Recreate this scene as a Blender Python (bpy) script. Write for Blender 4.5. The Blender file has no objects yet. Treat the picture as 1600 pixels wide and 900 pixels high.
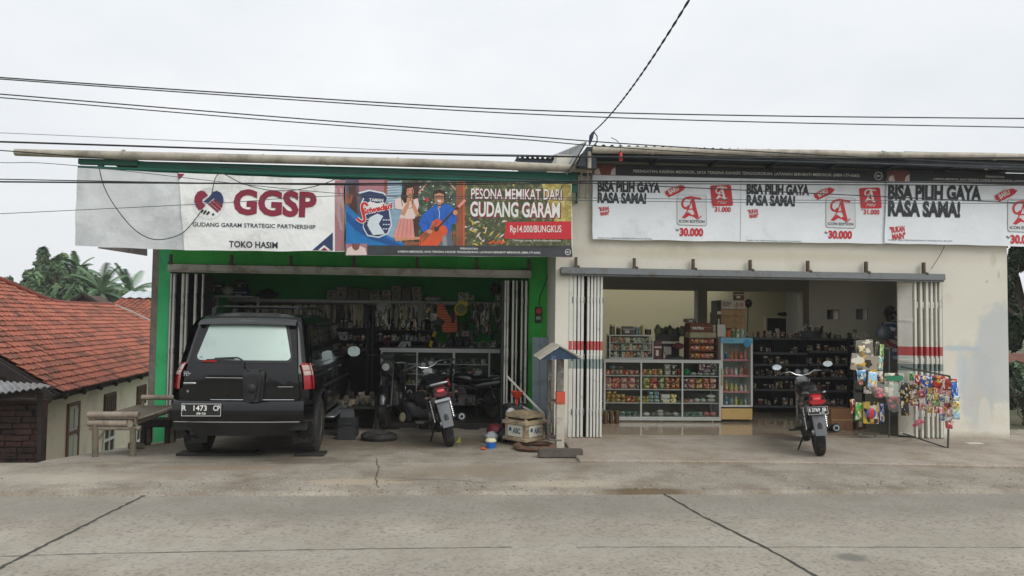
import bpy, bmesh, math, random
from mathutils import Vector, Matrix, noise
from mathutils.geometry import tessellate_polygon
R = math.radians
rnd = random.Random(11)
scn = bpy.context.scene
COL = scn.collection

# ---------------------------------------------------------------- camera
EYE = Vector((0.0, 0.0, 1.65))
CAMROT = (Matrix.Rotation(R(-4.0), 3, 'Z') @ Matrix.Rotation(R(92.5), 3, 'X') @ Matrix.Rotation(R(0.75), 3, 'Z'))
cd = bpy.data.cameras.new('camera')
cam = bpy.data.objects.new('camera', cd)
COL.objects.link(cam)
cam.matrix_world = Matrix.Translation(EYE) @ CAMROT.to_4x4()
cd.sensor_width = 36.0
cd.lens = 1155.0 / 1600.0 * 36.0
cd.clip_start, cd.clip_end = 0.05, 4000
scn.camera = cam

# ---------------------------------------------------------------- sky, sun, exposure
SUN_EL, SUN_AZ = R(42), R(138)          # high behind the photographer, behind cloud
w = bpy.data.worlds.new('World')
scn.world = w
w.use_nodes = True
nt = w.node_tree
nt.nodes.clear()
out = nt.nodes.new('ShaderNodeOutputWorld')
bg = nt.nodes.new('ShaderNodeBackground')
bg.inputs['Strength'].default_value = 0.12
sky = nt.nodes.new('ShaderNodeTexSky')
sky.sky_type = 'NISHITA'
sky.sun_disc = False
sky.sun_elevation = SUN_EL
sky.sun_rotation = SUN_AZ
hsv = nt.nodes.new('ShaderNodeHueSaturation')
hsv.inputs['Saturation'].default_value = 0.25
nt.links.new(sky.outputs[0], hsv.inputs['Color'])
tc = nt.nodes.new('ShaderNodeTexCoord')
mp = nt.nodes.new('ShaderNodeMapping')
mp.inputs['Scale'].default_value = (1.2, 1.2, 2.6)
nt.links.new(tc.outputs['Generated'], mp.inputs[0])
nz = nt.nodes.new('ShaderNodeTexNoise')
nz.inputs['Scale'].default_value = 1.7
nz.inputs['Detail'].default_value = 5
nz.inputs['Roughness'].default_value = 0.58
nt.links.new(mp.outputs[0], nz.inputs['Vector'])
cr = nt.nodes.new('ShaderNodeValToRGB')
cr.color_ramp.elements[0].position = 0.32
cr.color_ramp.elements[0].color = (0.80, 0.845, 0.89, 1)
cr.color_ramp.elements[1].position = 0.7
cr.color_ramp.elements[1].color = (0.97, 0.985, 1.0, 1)
nt.links.new(nz.outputs[0], cr.inputs[0])
sep = nt.nodes.new('ShaderNodeSeparateXYZ')
nt.links.new(tc.outputs['Generated'], sep.inputs[0])
mr = nt.nodes.new('ShaderNodeMapRange')      # cloud deck a little brighter overhead
mr.inputs['From Min'].default_value = 0.0
mr.inputs['From Max'].default_value = 1.0
mr.inputs['To Min'].default_value = 7.1
mr.inputs['To Max'].default_value = 10.0
nt.links.new(sep.outputs['Z'], mr.inputs['Value'])
vm = nt.nodes.new('ShaderNodeVectorMath')
vm.operation = 'SCALE'
nt.links.new(cr.outputs[0], vm.inputs[0])
nt.links.new(mr.outputs[0], vm.inputs['Scale'])
mx = nt.nodes.new('ShaderNodeMix')
mx.data_type = 'RGBA'
mx.inputs[0].default_value = 0.93            # almost fully overcast
nt.links.new(hsv.outputs[0], mx.inputs[6])
nt.links.new(vm.outputs[0], mx.inputs[7])
nt.links.new(mx.outputs[2], bg.inputs['Color'])
nt.links.new(bg.outputs[0], out.inputs['Surface'])

sd = bpy.data.lights.new('sun', 'SUN')
sd.energy = 1.5
sd.angle = R(40)
sd.color = (1.0, 0.96, 0.9)
sun = bpy.data.objects.new('sun', sd)
COL.objects.link(sun)
_sd = Vector((math.sin(SUN_AZ) * math.cos(SUN_EL), math.cos(SUN_AZ) * math.cos(SUN_EL), math.sin(SUN_EL)))
sun.rotation_euler = _sd.to_track_quat('Z', 'Y').to_euler()

scn.view_settings.view_transform = 'Standard'
scn.view_settings.look = 'None'
scn.view_settings.exposure = 0.12
scn.view_settings.gamma = 1.0
scn.render.engine = 'CYCLES'
scn.cycles.use_denoising = True
scn.cycles.max_bounces = 8
scn.cycles.diffuse_bounces = 5
scn.cycles.transparent_max_bounces = 12
scn.cycles.sample_clamp_indirect = 6.0

# ---------------------------------------------------------------- helpers
def P(u, v, Y):
    """point seen at photograph pixel (u, v) on the plane y = Y"""
    d = CAMROT @ Vector(((u - 800) / 1155.0, -(v - 450) / 1155.0, -1.0))
    return EYE + d * (Y / d.y)

def PZ(u, v, Z=0.0):
    d = CAMROT @ Vector(((u - 800) / 1155.0, -(v - 450) / 1155.0, -1.0))
    return EYE + d * ((Z - EYE.z) / d.z)

def lin(h):
    h = h.lstrip('#')
    o = []
    for i in (0, 2, 4):
        c = int(h[i:i + 2], 16) / 255.0
        o.append(c / 12.92 if c <= 0.04045 else ((c + 0.055) / 1.055) ** 2.4)
    return o

MATS = {}
def mat(name, col, rough=0.6, metal=0.0, var=0.12, scale=4.0, bump=0.0, bscale=40.0, dirt=None, dirt_amt=0.0,
        dscale=2.0, rand=0.0, spec=0.5, coat=0.0, stretch=None):
    if name in MATS:
        return MATS[name]
    m = bpy.data.materials.new(name)
    m.use_nodes = True
    t = m.node_tree
    b = t.nodes['Principled BSDF']
    b.inputs['Roughness'].default_value = rough
    b.inputs['Metallic'].default_value = metal
    b.inputs['Specular IOR Level'].default_value = spec
    b.inputs['Coat Weight'].default_value = coat
    c = lin(col) if isinstance(col, str) else col
    N = t.nodes.new
    co = N('ShaderNodeTexCoord')
    src = co.outputs['Object']
    if stretch:
        mpn = N('ShaderNodeMapping')
        mpn.inputs['Scale'].default_value = stretch
        t.links.new(src, mpn.inputs[0])
        src = mpn.outputs[0]
    n1 = N('ShaderNodeTexNoise')
    n1.inputs['Scale'].default_value = scale
    n1.inputs['Detail'].default_value = 7
    n1.inputs['Roughness'].default_value = 0.62
    t.links.new(src, n1.inputs['Vector'])
    rp = N('ShaderNodeValToRGB')
    rp.color_ramp.elements[0].position = 0.3
    rp.color_ramp.elements[1].position = 0.7
    lo = [max(0, x * (1 - var)) for x in c]
    hi = [min(1, x * (1 + var)) for x in c]
    rp.color_ramp.elements[0].color = (*lo, 1)
    rp.color_ramp.elements[1].color = (*hi, 1)
    t.links.new(n1.outputs[0], rp.inputs[0])
    colout = rp.outputs[0]
    if dirt:
        n2 = N('ShaderNodeTexNoise')
        n2.inputs['Scale'].default_value = dscale
        n2.inputs['Detail'].default_value = 9
        n2.inputs['Roughness'].default_value = 0.7
        t.links.new(src, n2.inputs['Vector'])
        r2 = N('ShaderNodeValToRGB')
        r2.color_ramp.elements[0].position = 0.62 - dirt_amt * 0.35
        r2.color_ramp.elements[1].position = 0.78 - dirt_amt * 0.2
        t.links.new(n2.outputs[0], r2.inputs[0])
        mi = N('ShaderNodeMix')
        mi.data_type = 'RGBA'
        t.links.new(r2.outputs[0], mi.inputs[0])
        t.links.new(colout, mi.inputs[6])
        mi.inputs[7].default_value = (*lin(dirt), 1)
        colout = mi.outputs[2]
    if rand:
        oi = N('ShaderNodeObjectInfo')
        hs = N('ShaderNodeHueSaturation')
        m1 = N('ShaderNodeMapRange')
        m1.inputs['To Min'].default_value = 1 - rand
        m1.inputs['To Max'].default_value = 1 + rand
        t.links.new(oi.outputs['Random'], m1.inputs['Value'])
        t.links.new(m1.outputs[0], hs.inputs['Value'])
        t.links.new(colout, hs.inputs['Color'])
        colout = hs.outputs[0]
    t.links.new(colout, b.inputs['Base Color'])
    if bump:
        n3 = N('ShaderNodeTexNoise')
        n3.inputs['Scale'].default_value = bscale
        n3.inputs['Detail'].default_value = 5
        t.links.new(src, n3.inputs['Vector'])
        bp = N('ShaderNodeBump')
        bp.inputs['Strength'].default_value = bump
        bp.inputs['Distance'].default_value = 0.02
        t.links.new(n3.outputs[0], bp.inputs['Height'])
        t.links.new(bp.outputs[0], b.inputs['Normal'])
    MATS[name] = m
    return m

def packmat(col, cols=('#e8e2d0', '#3a2a26', '#e0b030'), scale=22.0):
    """printed packaging: a base colour broken by small blocks of other colours"""
    key = 'pack' + col + str(scale) + cols[0]
    if key in MATS:
        return MATS[key]
    m = bpy.data.materials.new('printed_pack')
    m.use_nodes = True
    t = m.node_tree
    b = t.nodes['Principled BSDF']
    b.inputs['Roughness'].default_value = 0.38
    N = t.nodes.new
    co = N('ShaderNodeTexCoord')
    oi = N('ShaderNodeObjectInfo')
    ad = N('ShaderNodeVectorMath')
    ad.operation = 'ADD'
    mu = N('ShaderNodeMath')
    mu.operation = 'MULTIPLY'
    mu.inputs[1].default_value = 40.0
    t.links.new(oi.outputs['Random'], mu.inputs[0])
    t.links.new(co.outputs['Object'], ad.inputs[0])
    t.links.new(mu.outputs[0], ad.inputs[1])
    v = N('ShaderNodeTexVoronoi')
    v.distance = 'CHEBYCHEV'
    v.inputs['Scale'].default_value = scale
    t.links.new(ad.outputs[0], v.inputs['Vector'])
    s = N('ShaderNodeSeparateColor')
    t.links.new(v.outputs['Color'], s.inputs[0])
    rp = N('ShaderNodeValToRGB')
    rp.color_ramp.interpolation = 'CONSTANT'
    els = rp.color_ramp.elements
    els[0].position = 0
    els[0].color = (*lin(col), 1)
    els[1].position = 0.56
    els[1].color = (*lin(cols[0]), 1)
    e = els.new(0.74)
    e.color = (*[x * 0.55 for x in lin(col)], 1)
    e = els.new(0.85)
    e.color = (*lin(cols[1]), 1)
    e = els.new(0.93)
    e.color = (*lin(cols[2]), 1)
    t.links.new(s.outputs[0], rp.inputs[0])
    hs = N('ShaderNodeHueSaturation')
    m1 = N('ShaderNodeMapRange')
    m1.inputs['To Min'].default_value = 0.8
    m1.inputs['To Max'].default_value = 1.2
    t.links.new(oi.outputs['Random'], m1.inputs['Value'])
    t.links.new(m1.outputs[0], hs.inputs['Value'])
    t.links.new(rp.outputs[0], hs.inputs['Color'])
    t.links.new(hs.outputs[0], b.inputs['Base Color'])
    MATS[key] = m
    return m

def glassmat(name, col='#f6f9f7', alpha=0.0, rough=0.03):
    if name in MATS:
        return MATS[name]
    m = bpy.data.materials.new(name)
    m.use_nodes = True
    t = m.node_tree
    t.nodes.clear()
    o = t.nodes.new('ShaderNodeOutputMaterial')
    tr = t.nodes.new('ShaderNodeBsdfTransparent')
    tr.inputs[0].default_value = (*lin(col), 1)
    gl = t.nodes.new('ShaderNodeBsdfGlossy')
    gl.inputs['Roughness'].default_value = rough
    gl.inputs['Color'].default_value = (0.9, 0.9, 0.9, 1)
    fr = t.nodes.new('ShaderNodeFresnel')
    fr.inputs[0].default_value = 1.22
    ad = t.nodes.new('ShaderNodeMath')
    ad.operation = 'ADD'
    ad.inputs[1].default_value = alpha * 0.2
    mi = t.nodes.new('ShaderNodeMixShader')
    t.links.new(fr.outputs[0], ad.inputs[0])
    t.links.new(ad.outputs[0], mi.inputs[0])
    t.links.new(tr.outputs[0], mi.inputs[1])
    t.links.new(gl.outputs[0], mi.inputs[2])
    t.links.new(mi.outputs[0], o.inputs[0])
    MATS[name] = m
    return m

class MB:
    """collects shapes into ONE mesh"""
    def __init__(s):
        s.v, s.f, s.mi, s.m, s.uv = [], [], [], 0, {}
    def add(s, vs, fs, m=None):
        o = len(s.v)
        s.v += [tuple(x) for x in vs]
        s.f += [tuple(i + o for i in f) for f in fs]
        s.mi += [s.m if m is None else m] * len(fs)
        return s
    def box(s, c, d, rot=None, m=None):
        x, y, z = d[0] / 2, d[1] / 2, d[2] / 2
        vs = [Vector(q) for q in ((-x, -y, -z), (x, -y, -z), (x, y, -z), (-x, y, -z), (-x, -y, z), (x, -y, z), (x, y, z), (-x, y, z))]
        if rot is not None:
            vs = [rot @ q for q in vs]
        c = Vector(c)
        return s.add([q + c for q in vs], [(0, 3, 2, 1), (4, 5, 6, 7), (0, 1, 5, 4), (1, 2, 6, 5), (2, 3, 7, 6), (3, 0, 4, 7)], m)
    def bx(s, a, b, m=None):
        return s.box([(a[i] + b[i]) / 2 for i in range(3)], [abs(b[i] - a[i]) for i in range(3)], None, m)
    def beam(s, p, q, wd, ht, m=None):
        p, q = Vector(p), Vector(q)
        d = q - p
        r = d.to_track_quat('Y', 'Z').to_matrix()
        return s.box((p + q) / 2, (wd, d.length, ht), r, m)
    def tube(s, pts, r, n=8, cap=True, m=None):
        pts = [Vector(p) for p in pts]
        rs = r if isinstance(r, (list, tuple)) else [r] * len(pts)
        vs, fs = [], []
        up = None
        for i, p in enumerate(pts):
            a = pts[max(0, i - 1)]
            b = pts[min(len(pts) - 1, i + 1)]
            t = (b - a)
            t = t.normalized() if t.length > 1e-9 else Vector((0, 0, 1))
            if up is None:
                up = Vector((0, 0, 1)) if abs(t.z) < 0.9 else Vector((0, 1, 0))
            x = t.cross(up)
            if x.length < 1e-6:
                x = t.orthogonal()
            x.normalize()
            y = x.cross(t).normalized()
            up = y
            for k in range(n):
                a_ = 2 * math.pi * k / n
                vs.append(p + x * math.cos(a_) * rs[i] + y * math.sin(a_) * rs[i])
        for i in range(len(pts) - 1):
            for k in range(n):
                fs.append((i * n + k, i * n + (k + 1) % n, (i + 1) * n + (k + 1) % n, (i + 1) * n + k))
        if cap:
            fs.append(tuple(range(n - 1, -1, -1)))
            fs.append(tuple(range((len(pts) - 1) * n, len(pts) * n)))
        return s.add(vs, fs, m)
    def lathe(s, prof, c=(0, 0, 0), axis='Z', n=14, m=None):
        """prof: list of (radius, height)"""
        c = Vector(c)
        vs, fs = [], []
        for r, h in prof:
            for k in range(n):
                a = 2 * math.pi * k / n
                x, y = r * math.cos(a), r * math.sin(a)
                q = {'Z': (x, y, h), 'X': (h, x, y), 'Y': (y, h, x)}[axis]
                vs.append(c + Vector(q))
        for i in range(len(prof) - 1):
            for k in range(n):
                fs.append((i * n + k, i * n + (k + 1) % n, (i + 1) * n + (k + 1) % n, (i + 1) * n + k))
        if prof[0][0] > 1e-5:
            fs.append(tuple(range(n - 1, -1, -1)))
        if prof[-1][0] > 1e-5:
            fs.append(tuple(range((len(prof) - 1) * n, len(prof) * n)))
        return s.add(vs, fs, m)
    def ball(s, c, r, n=12, sc=(1, 1, 1), m=None):
        pr = []
        k = max(4, n // 2)
        for i in range(k + 1):
            a = -math.pi / 2 + math.pi * i / k
            pr.append((max(1e-6, math.cos(a)), math.sin(a)))
        o = len(s.v)
        s.lathe(pr, (0, 0, 0), 'Z', n, m)
        c = Vector(c)
        for i in range(o, len(s.v)):
            q = s.v[i]
            s.v[i] = (c.x + q[0] * r * sc[0], c.y + q[1] * r * sc[1], c.z + q[2] * r * sc[2])
        return s
    def torus(s, c, Rr, r, axis='X', n=28, k=8, m=None, sq=1.0):
        c = Vector(c)
        vs, fs = [], []
        for i in range(n):
            a = 2 * math.pi * i / n
            for j in range(k):
                b = 2 * math.pi * j / k
                rr = Rr + r * math.cos(b)
                h = r * sq * math.sin(b)
                x, y = rr * math.cos(a), rr * math.sin(a)
                vs.append(c + Vector({'Z': (x, y, h), 'X': (h, x, y), 'Y': (y, h, x)}[axis]))
        for i in range(n):
            for j in range(k):
                fs.append((i * k + j, ((i + 1) % n) * k + j, ((i + 1) % n) * k + (j + 1) % k, i * k + (j + 1) % k))
        return s.add(vs, fs, m)
    def grid(s, fn, nu, nv, m=None, thick=None):
        vs = [Vector(fn(i / nu, j / nv)) for j in range(nv + 1) for i in range(nu + 1)]
        fs = [(j * (nu + 1) + i, j * (nu + 1) + i + 1, (j + 1) * (nu + 1) + i + 1, (j + 1) * (nu + 1) + i) for j in range(nv) for i in range(nu)]
        return s.add(vs, fs, m)
    def poly(s, pts, m=None):
        """flat polygon, may be concave"""
        pts = [Vector(p) for p in pts]
        tr = tessellate_polygon([pts])
        return s.add(pts, [tuple(t) for t in tr], m)
    def prism(s, pts, d, m=None):
        """extrude a planar polygon by vector d"""
        pts = [Vector(p) for p in pts]
        d = Vector(d)
        n = len(pts)
        tr = [tuple(t) for t in tessellate_polygon([pts])]
        vs = pts + [p + d for p in pts]
        fs = [t for t in tr] + [tuple(i + n for i in reversed(t)) for t in tr]
        fs += [(i, (i + 1) % n, (i + 1) % n + n, i + n) for i in range(n)]
        return s.add(vs, fs, m)
    def build(s, name, mats, parent=None, bevel=0.0, seg=1, smooth=True, ang=38, refine=0, fixn=True, uv=None):
        me = bpy.data.meshes.new(name)
        me.from_pydata(s.v, [], s.f)
        me.polygons.foreach_set('material_index', s.mi)
        for mm in (mats if isinstance(mats, (list, tuple)) else [mats]):
            me.materials.append(mm)
        if uv:
            ul = me.uv_layers.new(name='UVMap')
            for lp in me.loops:
                ul.data[lp.index].uv = uv[lp.vertex_index]
        if bevel or refine or fixn:
            bm = bmesh.new()
            bm.from_mesh(me)
            if refine:
                bmesh.ops.triangulate(bm, faces=bm.faces[:])
                for _ in range(5):
                    es = [e for e in bm.edges if e.calc_length() > refine]
                    if not es:
                        break
                    bmesh.ops.subdivide_edges(bm, edges=es, cuts=1)
            if fixn:
                bmesh.ops.recalc_face_normals(bm, faces=bm.faces[:])
            if bevel:
                es = [e for e in bm.edges if len(e.link_faces) == 2 and e.calc_face_angle(0) > 0.5]
                bmesh.ops.bevel(bm, geom=es, offset=bevel, segments=seg, affect='EDGES', clamp_overlap=True)
            bm.to_mesh(me)
            bm.free()
        me.update()
        if smooth:
            me.polygons.foreach_set('use_smooth', [True] * len(me.polygons))
            me.set_sharp_from_angle(angle=R(ang))
        o = bpy.data.objects.new(name, me)
        COL.objects.link(o)
        if parent:
            o.parent = parent
        return o

def tag(o, label, cat, group=None):
    o['label'] = label
    o['category'] = cat
    if group:
        o['group'] = group
    return o
def thing(name, label, cat, loc=(0, 0, 0), rot=(0, 0, 0), group=None):
    o = bpy.data.objects.new(name, None)
    o.empty_display_size = 0.1
    COL.objects.link(o)
    o.location = loc
    o.rotation_euler = rot
    return tag(o, label, cat, group)
def kids(o):
    return [c for c in bpy.data.objects if c.parent == o]
def copy_tree(o, loc=None, rot=None, label=None, group=None):
    def rec(src, par):
        c = src.copy()
        COL.objects.link(c)
        if par:
            c.parent = par
        for ch in kids(src):
            rec(ch, c)
        return c
    c = rec(o, None)
    if loc is not None:
        c.location = loc
    if rot is not None:
        c.rotation_euler = rot
    if label:
        c['label'] = label
    if group:
        c['group'] = group
    return c
def place(mesh_obj, name, loc, rot, label, cat, group=None, scale=None):
    """another object sharing a mesh"""
    o = bpy.data.objects.new(name, mesh_obj.data if hasattr(mesh_obj, 'data') else mesh_obj)
    COL.objects.link(o)
    o.location = loc
    o.rotation_euler = rot
    if scale:
        o.scale = scale
    return tag(o, label, cat, group)
def structure(o):
    o['kind'] = 'structure'
    return o

# ---------------------------------------------------------------- lettering
_gl = {}
def glyphs(txt, bold=0.0, shear=0.0):
    k = (txt, bold, shear)
    if k in _gl:
        return _gl[k]
    c = bpy.data.curves.new('lettering', 'FONT')
    c.body = txt
    c.size = 1.0
    c.offset = bold
    c.shear = shear
    c.resolution_u = 3
    o = bpy.data.objects.new('lettering', c)
    COL.objects.link(o)
    dg = bpy.context.evaluated_depsgraph_get()
    e = o.evaluated_get(dg)
    me = e.to_mesh()
    vs = [(p.co.x, p.co.y) for p in me.vertices]
    fs = [tuple(p.vertices) for p in me.polygons]
    e.to_mesh_clear()
    bpy.data.objects.remove(o)
    bpy.data.curves.remove(c)
    x0 = min(a for a, _ in vs)
    x1 = max(a for a, _ in vs)
    H = 0.729                       # cap height of the built-in face
    vs = [((a - x0) / (x1 - x0), b / H) for a, b in vs]
    _gl[k] = (vs, fs)
    return vs, fs
def text_on(mb, txt, o, xd, yd, m=None, bold=0.0, shear=0.0):
    """lettering as flat faces: o = lower left, xd = whole width, yd = cap height"""
    vs, fs = glyphs(txt, bold, shear)
    o, xd, yd = Vector(o), Vector(xd), Vector(yd)
    mb.add([o + xd * a + yd * b for a, b in vs], fs, m)

class Print:
    """ink on a sheet that hangs at y = Y and is rippled by wave(x, z); positions are given as seen in the photograph"""
    def __init__(s, Y, wave):
        s.Y, s.wave, s.mb = Y, wave, MB()
    def pt(s, u, v, l=0):
        p = P(u, v, s.Y)
        p.y += s.wave(p.x, p.z) - 0.004 - l * 0.0016
        return p
    def poly(s, pts, m, l=0):
        flat = [Vector((a, b, 0)) for a, b in pts]
        tr = tessellate_polygon([flat])
        # keep the flat layout, map after refinement
        s.mb.add([(a, b, l) for a, b in pts], [tuple(t) for t in tr], m)
    def quad(s, x0, y0, x1, y1, m, l=0):
        s.poly([(x0, y0), (x1, y0), (x1, y1), (x0, y1)], m, l)
    def disc(s, x, y, rx, ry, m, l=0, n=20, a0=0):
        s.poly([(x + rx * math.cos(2 * math.pi * i / n), y + ry * math.sin(2 * math.pi * i / n)) for i in range(n)], m, l)
    def ring(s, x, y, r, wd, m, l=0, n=24):
        for i in range(n):
            a, b = 2 * math.pi * i / n, 2 * math.pi * (i + 1) / n
            s.poly([(x + r * math.cos(a), y + r * math.sin(a)), (x + r * math.cos(b), y + r * math.sin(b)),
                    (x + (r - wd) * math.cos(b), y + (r - wd) * math.sin(b)), (x + (r - wd) * math.cos(a), y + (r - wd) * math.sin(a))], m, l)
    def stroke(s, pts, wd, m, l=0):
        n = len(pts)
        ws = wd if isinstance(wd, (list, tuple)) else [wd] * n
        L, Rr = [], []
        for i, (x, y) in enumerate(pts):
            ax, ay = pts[max(0, i - 1)]
            bx, by = pts[min(n - 1, i + 1)]
            d = math.hypot(bx - ax, by - ay) or 1
            nx, ny = -(by - ay) / d, (bx - ax) / d
            L.append((x + nx * ws[i] / 2, y + ny * ws[i] / 2))
            Rr.append((x - nx * ws[i] / 2, y - ny * ws[i] / 2))
        for i in range(n - 1):
            s.poly([L[i], L[i + 1], Rr[i + 1], Rr[i]], m, l)
    def text(s, txt, x0, y0, x1, y1, h, m, l=0, bold=0.0, shear=0.0, lean=0.0):
        vs, fs = glyphs(txt, bold, shear)
        d = math.hypot(x1 - x0, y1 - y0)
        nx, ny = (y1 - y0) / d, -(x1 - x0) / d
        s.mb.add([(x0 + (x1 - x0) * a + nx * h * b + lean * h * b, y0 + (y1 - y0) * a + ny * h * b, l) for a, b in vs], fs, m)
    def build(s, name, mats, parent, refine=6.0):
        mb = s.mb
        me = bpy.data.meshes.new(name)
        me.from_pydata(mb.v, [], mb.f)
        me.polygons.foreach_set('material_index', mb.mi)
        for mm in mats:
            me.materials.append(mm)
        bm = bmesh.new()
        bm.from_mesh(me)
        bmesh.ops.triangulate(bm, faces=bm.faces[:])
        for _ in range(5):
            es = [e for e in bm.edges if e.calc_length() > refine]
            if not es:
                break
            bmesh.ops.subdivide_edges(bm, edges=es, cuts=1)
        for vtx in bm.verts:
            vtx.co = s.pt(vtx.co.x, vtx.co.y, vtx.co.z)
        bmesh.ops.recalc_face_normals(bm, faces=bm.faces[:])
        for f in bm.faces:
            if f.normal.y > 0:
                f.normal_flip()
        bm.to_mesh(me)
        bm.free()
        o = bpy.data.objects.new(name, me)
        COL.objects.link(o)
        o.parent = parent
        return o
def add_blobs(m, blobs, nscale=3.0, namp=0.55):
    """stains / bare patches: ellipsoids (object space) with ragged edges mixed over the base colour"""
    t = m.node_tree
    b = t.nodes['Principled BSDF']
    N = t.nodes.new
    co = N('ShaderNodeTexCoord')
    nn = N('ShaderNodeTexNoise')
    nn.inputs['Scale'].default_value = nscale
    nn.inputs['Detail'].default_value = 8
    nn.inputs['Roughness'].default_value = 0.68
    t.links.new(co.outputs['Object'], nn.inputs['Vector'])
    for (c, r, col, amt, soft) in blobs:
        cur = b.inputs['Base Color'].links[0].from_socket
        mp = N('ShaderNodeMapping')
        mp.vector_type = 'TEXTURE'
        mp.inputs['Location'].default_value = c
        mp.inputs['Scale'].default_value = r
        t.links.new(co.outputs['Object'], mp.inputs[0])
        ln = N('ShaderNodeVectorMath')
        ln.operation = 'LENGTH'
        t.links.new(mp.outputs[0], ln.inputs[0])
        ad = N('ShaderNodeMath')
        ad.operation = 'MULTIPLY_ADD'
        t.links.new(nn.outputs[0], ad.inputs[0])
        ad.inputs[1].default_value = namp * 2
        t.links.new(ln.outputs['Value'], ad.inputs[2])
        mr = N('ShaderNodeMapRange')
        mr.inputs['From Min'].default_value = 1.0 + namp + soft
        mr.inputs['From Max'].default_value = 1.0 + namp - soft
        mr.inputs['To Min'].default_value = 0
        mr.inputs['To Max'].default_value = amt
        t.links.new(ad.outputs[0], mr.inputs['Value'])
        mi = N('ShaderNodeMix')
        mi.data_type = 'RGBA'
        t.links.new(mr.outputs[0], mi.inputs[0])
        t.links.new(cur, mi.inputs[6])
        mi.inputs[7].default_value = (*lin(col), 1)
        t.links.new(mi.outputs[2], b.inputs['Base Color'])

def concrete(name, col, speck, amt, sc, var=0.14, rough=0.9, bump=0.35):
    m = mat(name, col, rough, var=var, scale=1.1, bump=bump, bscale=60, dirt=speck, dirt_amt=0.5, dscale=1.7)
    t = m.node_tree
    b = t.nodes['Principled BSDF']
    cur = b.inputs['Base Color'].links[0].from_socket
    N = t.nodes.new
    co = N('ShaderNodeTexCoord')
    v = N('ShaderNodeTexNoise')
    v.inputs['Scale'].default_value = sc
    v.inputs['Detail'].default_value = 3
    t.links.new(co.outputs['Object'], v.inputs['Vector'])
    r = N('ShaderNodeValToRGB')
    r.color_ramp.elements[0].position = 0.33
    r.color_ramp.elements[0].color = (amt, amt, amt, 1)
    r.color_ramp.elements[1].position = 0.5
    r.color_ramp.elements[1].color = (0, 0, 0, 1)
    t.links.new(v.outputs[0], r.inputs[0])
    mi = N('ShaderNodeMix')
    mi.data_type = 'RGBA'
    t.links.new(r.outputs[0], mi.inputs[0])
    t.links.new(cur, mi.inputs[6])
    mi.inputs[7].default_value = (*[x * 0.35 for x in lin(col)], 1)
    t.links.new(mi.outputs[2], b.inputs['Base Color'])
    return m

# ================================================================ ground, road, forecourt
mb = MB()
S = 1800
mb.grid(lambda a, b: ((a - .5) * 2 * S, (b - .5) * 2 * S, -1.75), 8, 8)
structure(mb.build('ground', mat('earth', '#5f5a44', 0.95, var=0.3, scale=0.15, dirt='#3f4a28', dirt_amt=0.6, dscale=0.05), smooth=False))

M_ROAD = concrete('road_concrete', '#9a9387', '#8a8173', 0.55, 30)
add_blobs(M_ROAD, [((0.5, 6.9, 0), (14, 0.5, 1), '#76736b', 0.5, 0.6), ((0.5, 5.6, 0), (14, 0.35, 1), '#a09b8f', 0.3, 0.6)], 2.0, 0.3)
_pp = PZ(1330, 868, -0.03)
add_blobs(M_ROAD, [((_pp.x, _pp.y, 0), (0.11, 0.09, 1), '#64635d', 0.8, 0.3)], 9.0, 0.35)
mb = MB()
def road_z(x, y):
    return -0.03 - 0.008 * abs(y - 3.6)
mb.grid(lambda a, b: (-90 + 180 * a, -2.5 + 9.95 * b, road_z(0, -2.5 + 9.95 * b)), 90, 10)
mb.bx((-90, -2.5, -1.8), (90, 7.3, -0.12))
structure(mb.build('road', M_ROAD, smooth=False))
mb = MB()
mb.bx((-90, -30, -1.8), (90, -2.5, -0.1))
structure(mb.build('roadside', mat('verge_soil', '#6d6450', 0.95, var=0.3, scale=0.6, dirt='#4c5a30', dirt_amt=0.7, dscale=0.4), smooth=False))

# tar lines and cracks in the road
M_TAR = mat('tar', '#3d3b36', 0.8, var=0.3, scale=20)
def road_line(name, pts, wd, jit, seed, zf=None):
    r = random.Random(seed)
    q = []
    for (u0, v0), (u1, v1) in zip(pts[:-1], pts[1:]):
        a, b = PZ(u0, v0, -0.035), PZ(u1, v1, -0.035)
        n = max(3, int((b - a).length / 0.06))
        q += [a.lerp(b, i / n) for i in range(n)]
    q.append(b)
    m_ = MB()
    L, Rr = [], []
    for i, p in enumerate(q):
        t = (q[min(len(q) - 1, i + 1)] - q[max(0, i - 1)]).normalized()
        nrm = Vector((-t.y, t.x, 0))
        o = nrm * r.uniform(-jit, jit)
        k = wd * r.uniform(0.55, 1.3) / 2
        z = (zf or road_z)(p.x, p.y) + 0.004
        L.append((p.x + o.x + nrm.x * k, p.y + o.y + nrm.y * k, z))
        Rr.append((p.x + o.x - nrm.x * k, p.y + o.y - nrm.y * k, z))
    n = len(q)
    m_.add(L + Rr, [(i, i + 1, n + i + 1, n + i) for i in range(n - 1)])
    structure(m_.build(name, M_TAR, smooth=False))
road_line('road_joint', [(238, 764), (120, 824), (0, 886), (-120, 950)], 0.028, 0.008, 1)
road_line('road_joint', [(1037, 768), (1100, 805), (1200, 856), (1290, 908)], 0.026, 0.008, 2)
road_line('road_crack', [(-100, 871), (120, 864), (550, 856), (800, 853)], 0.008, 0.006, 3)
road_line('road_crack', [(900, 853), (1300, 853), (1700, 854)], 0.007, 0.005, 4)

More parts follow.
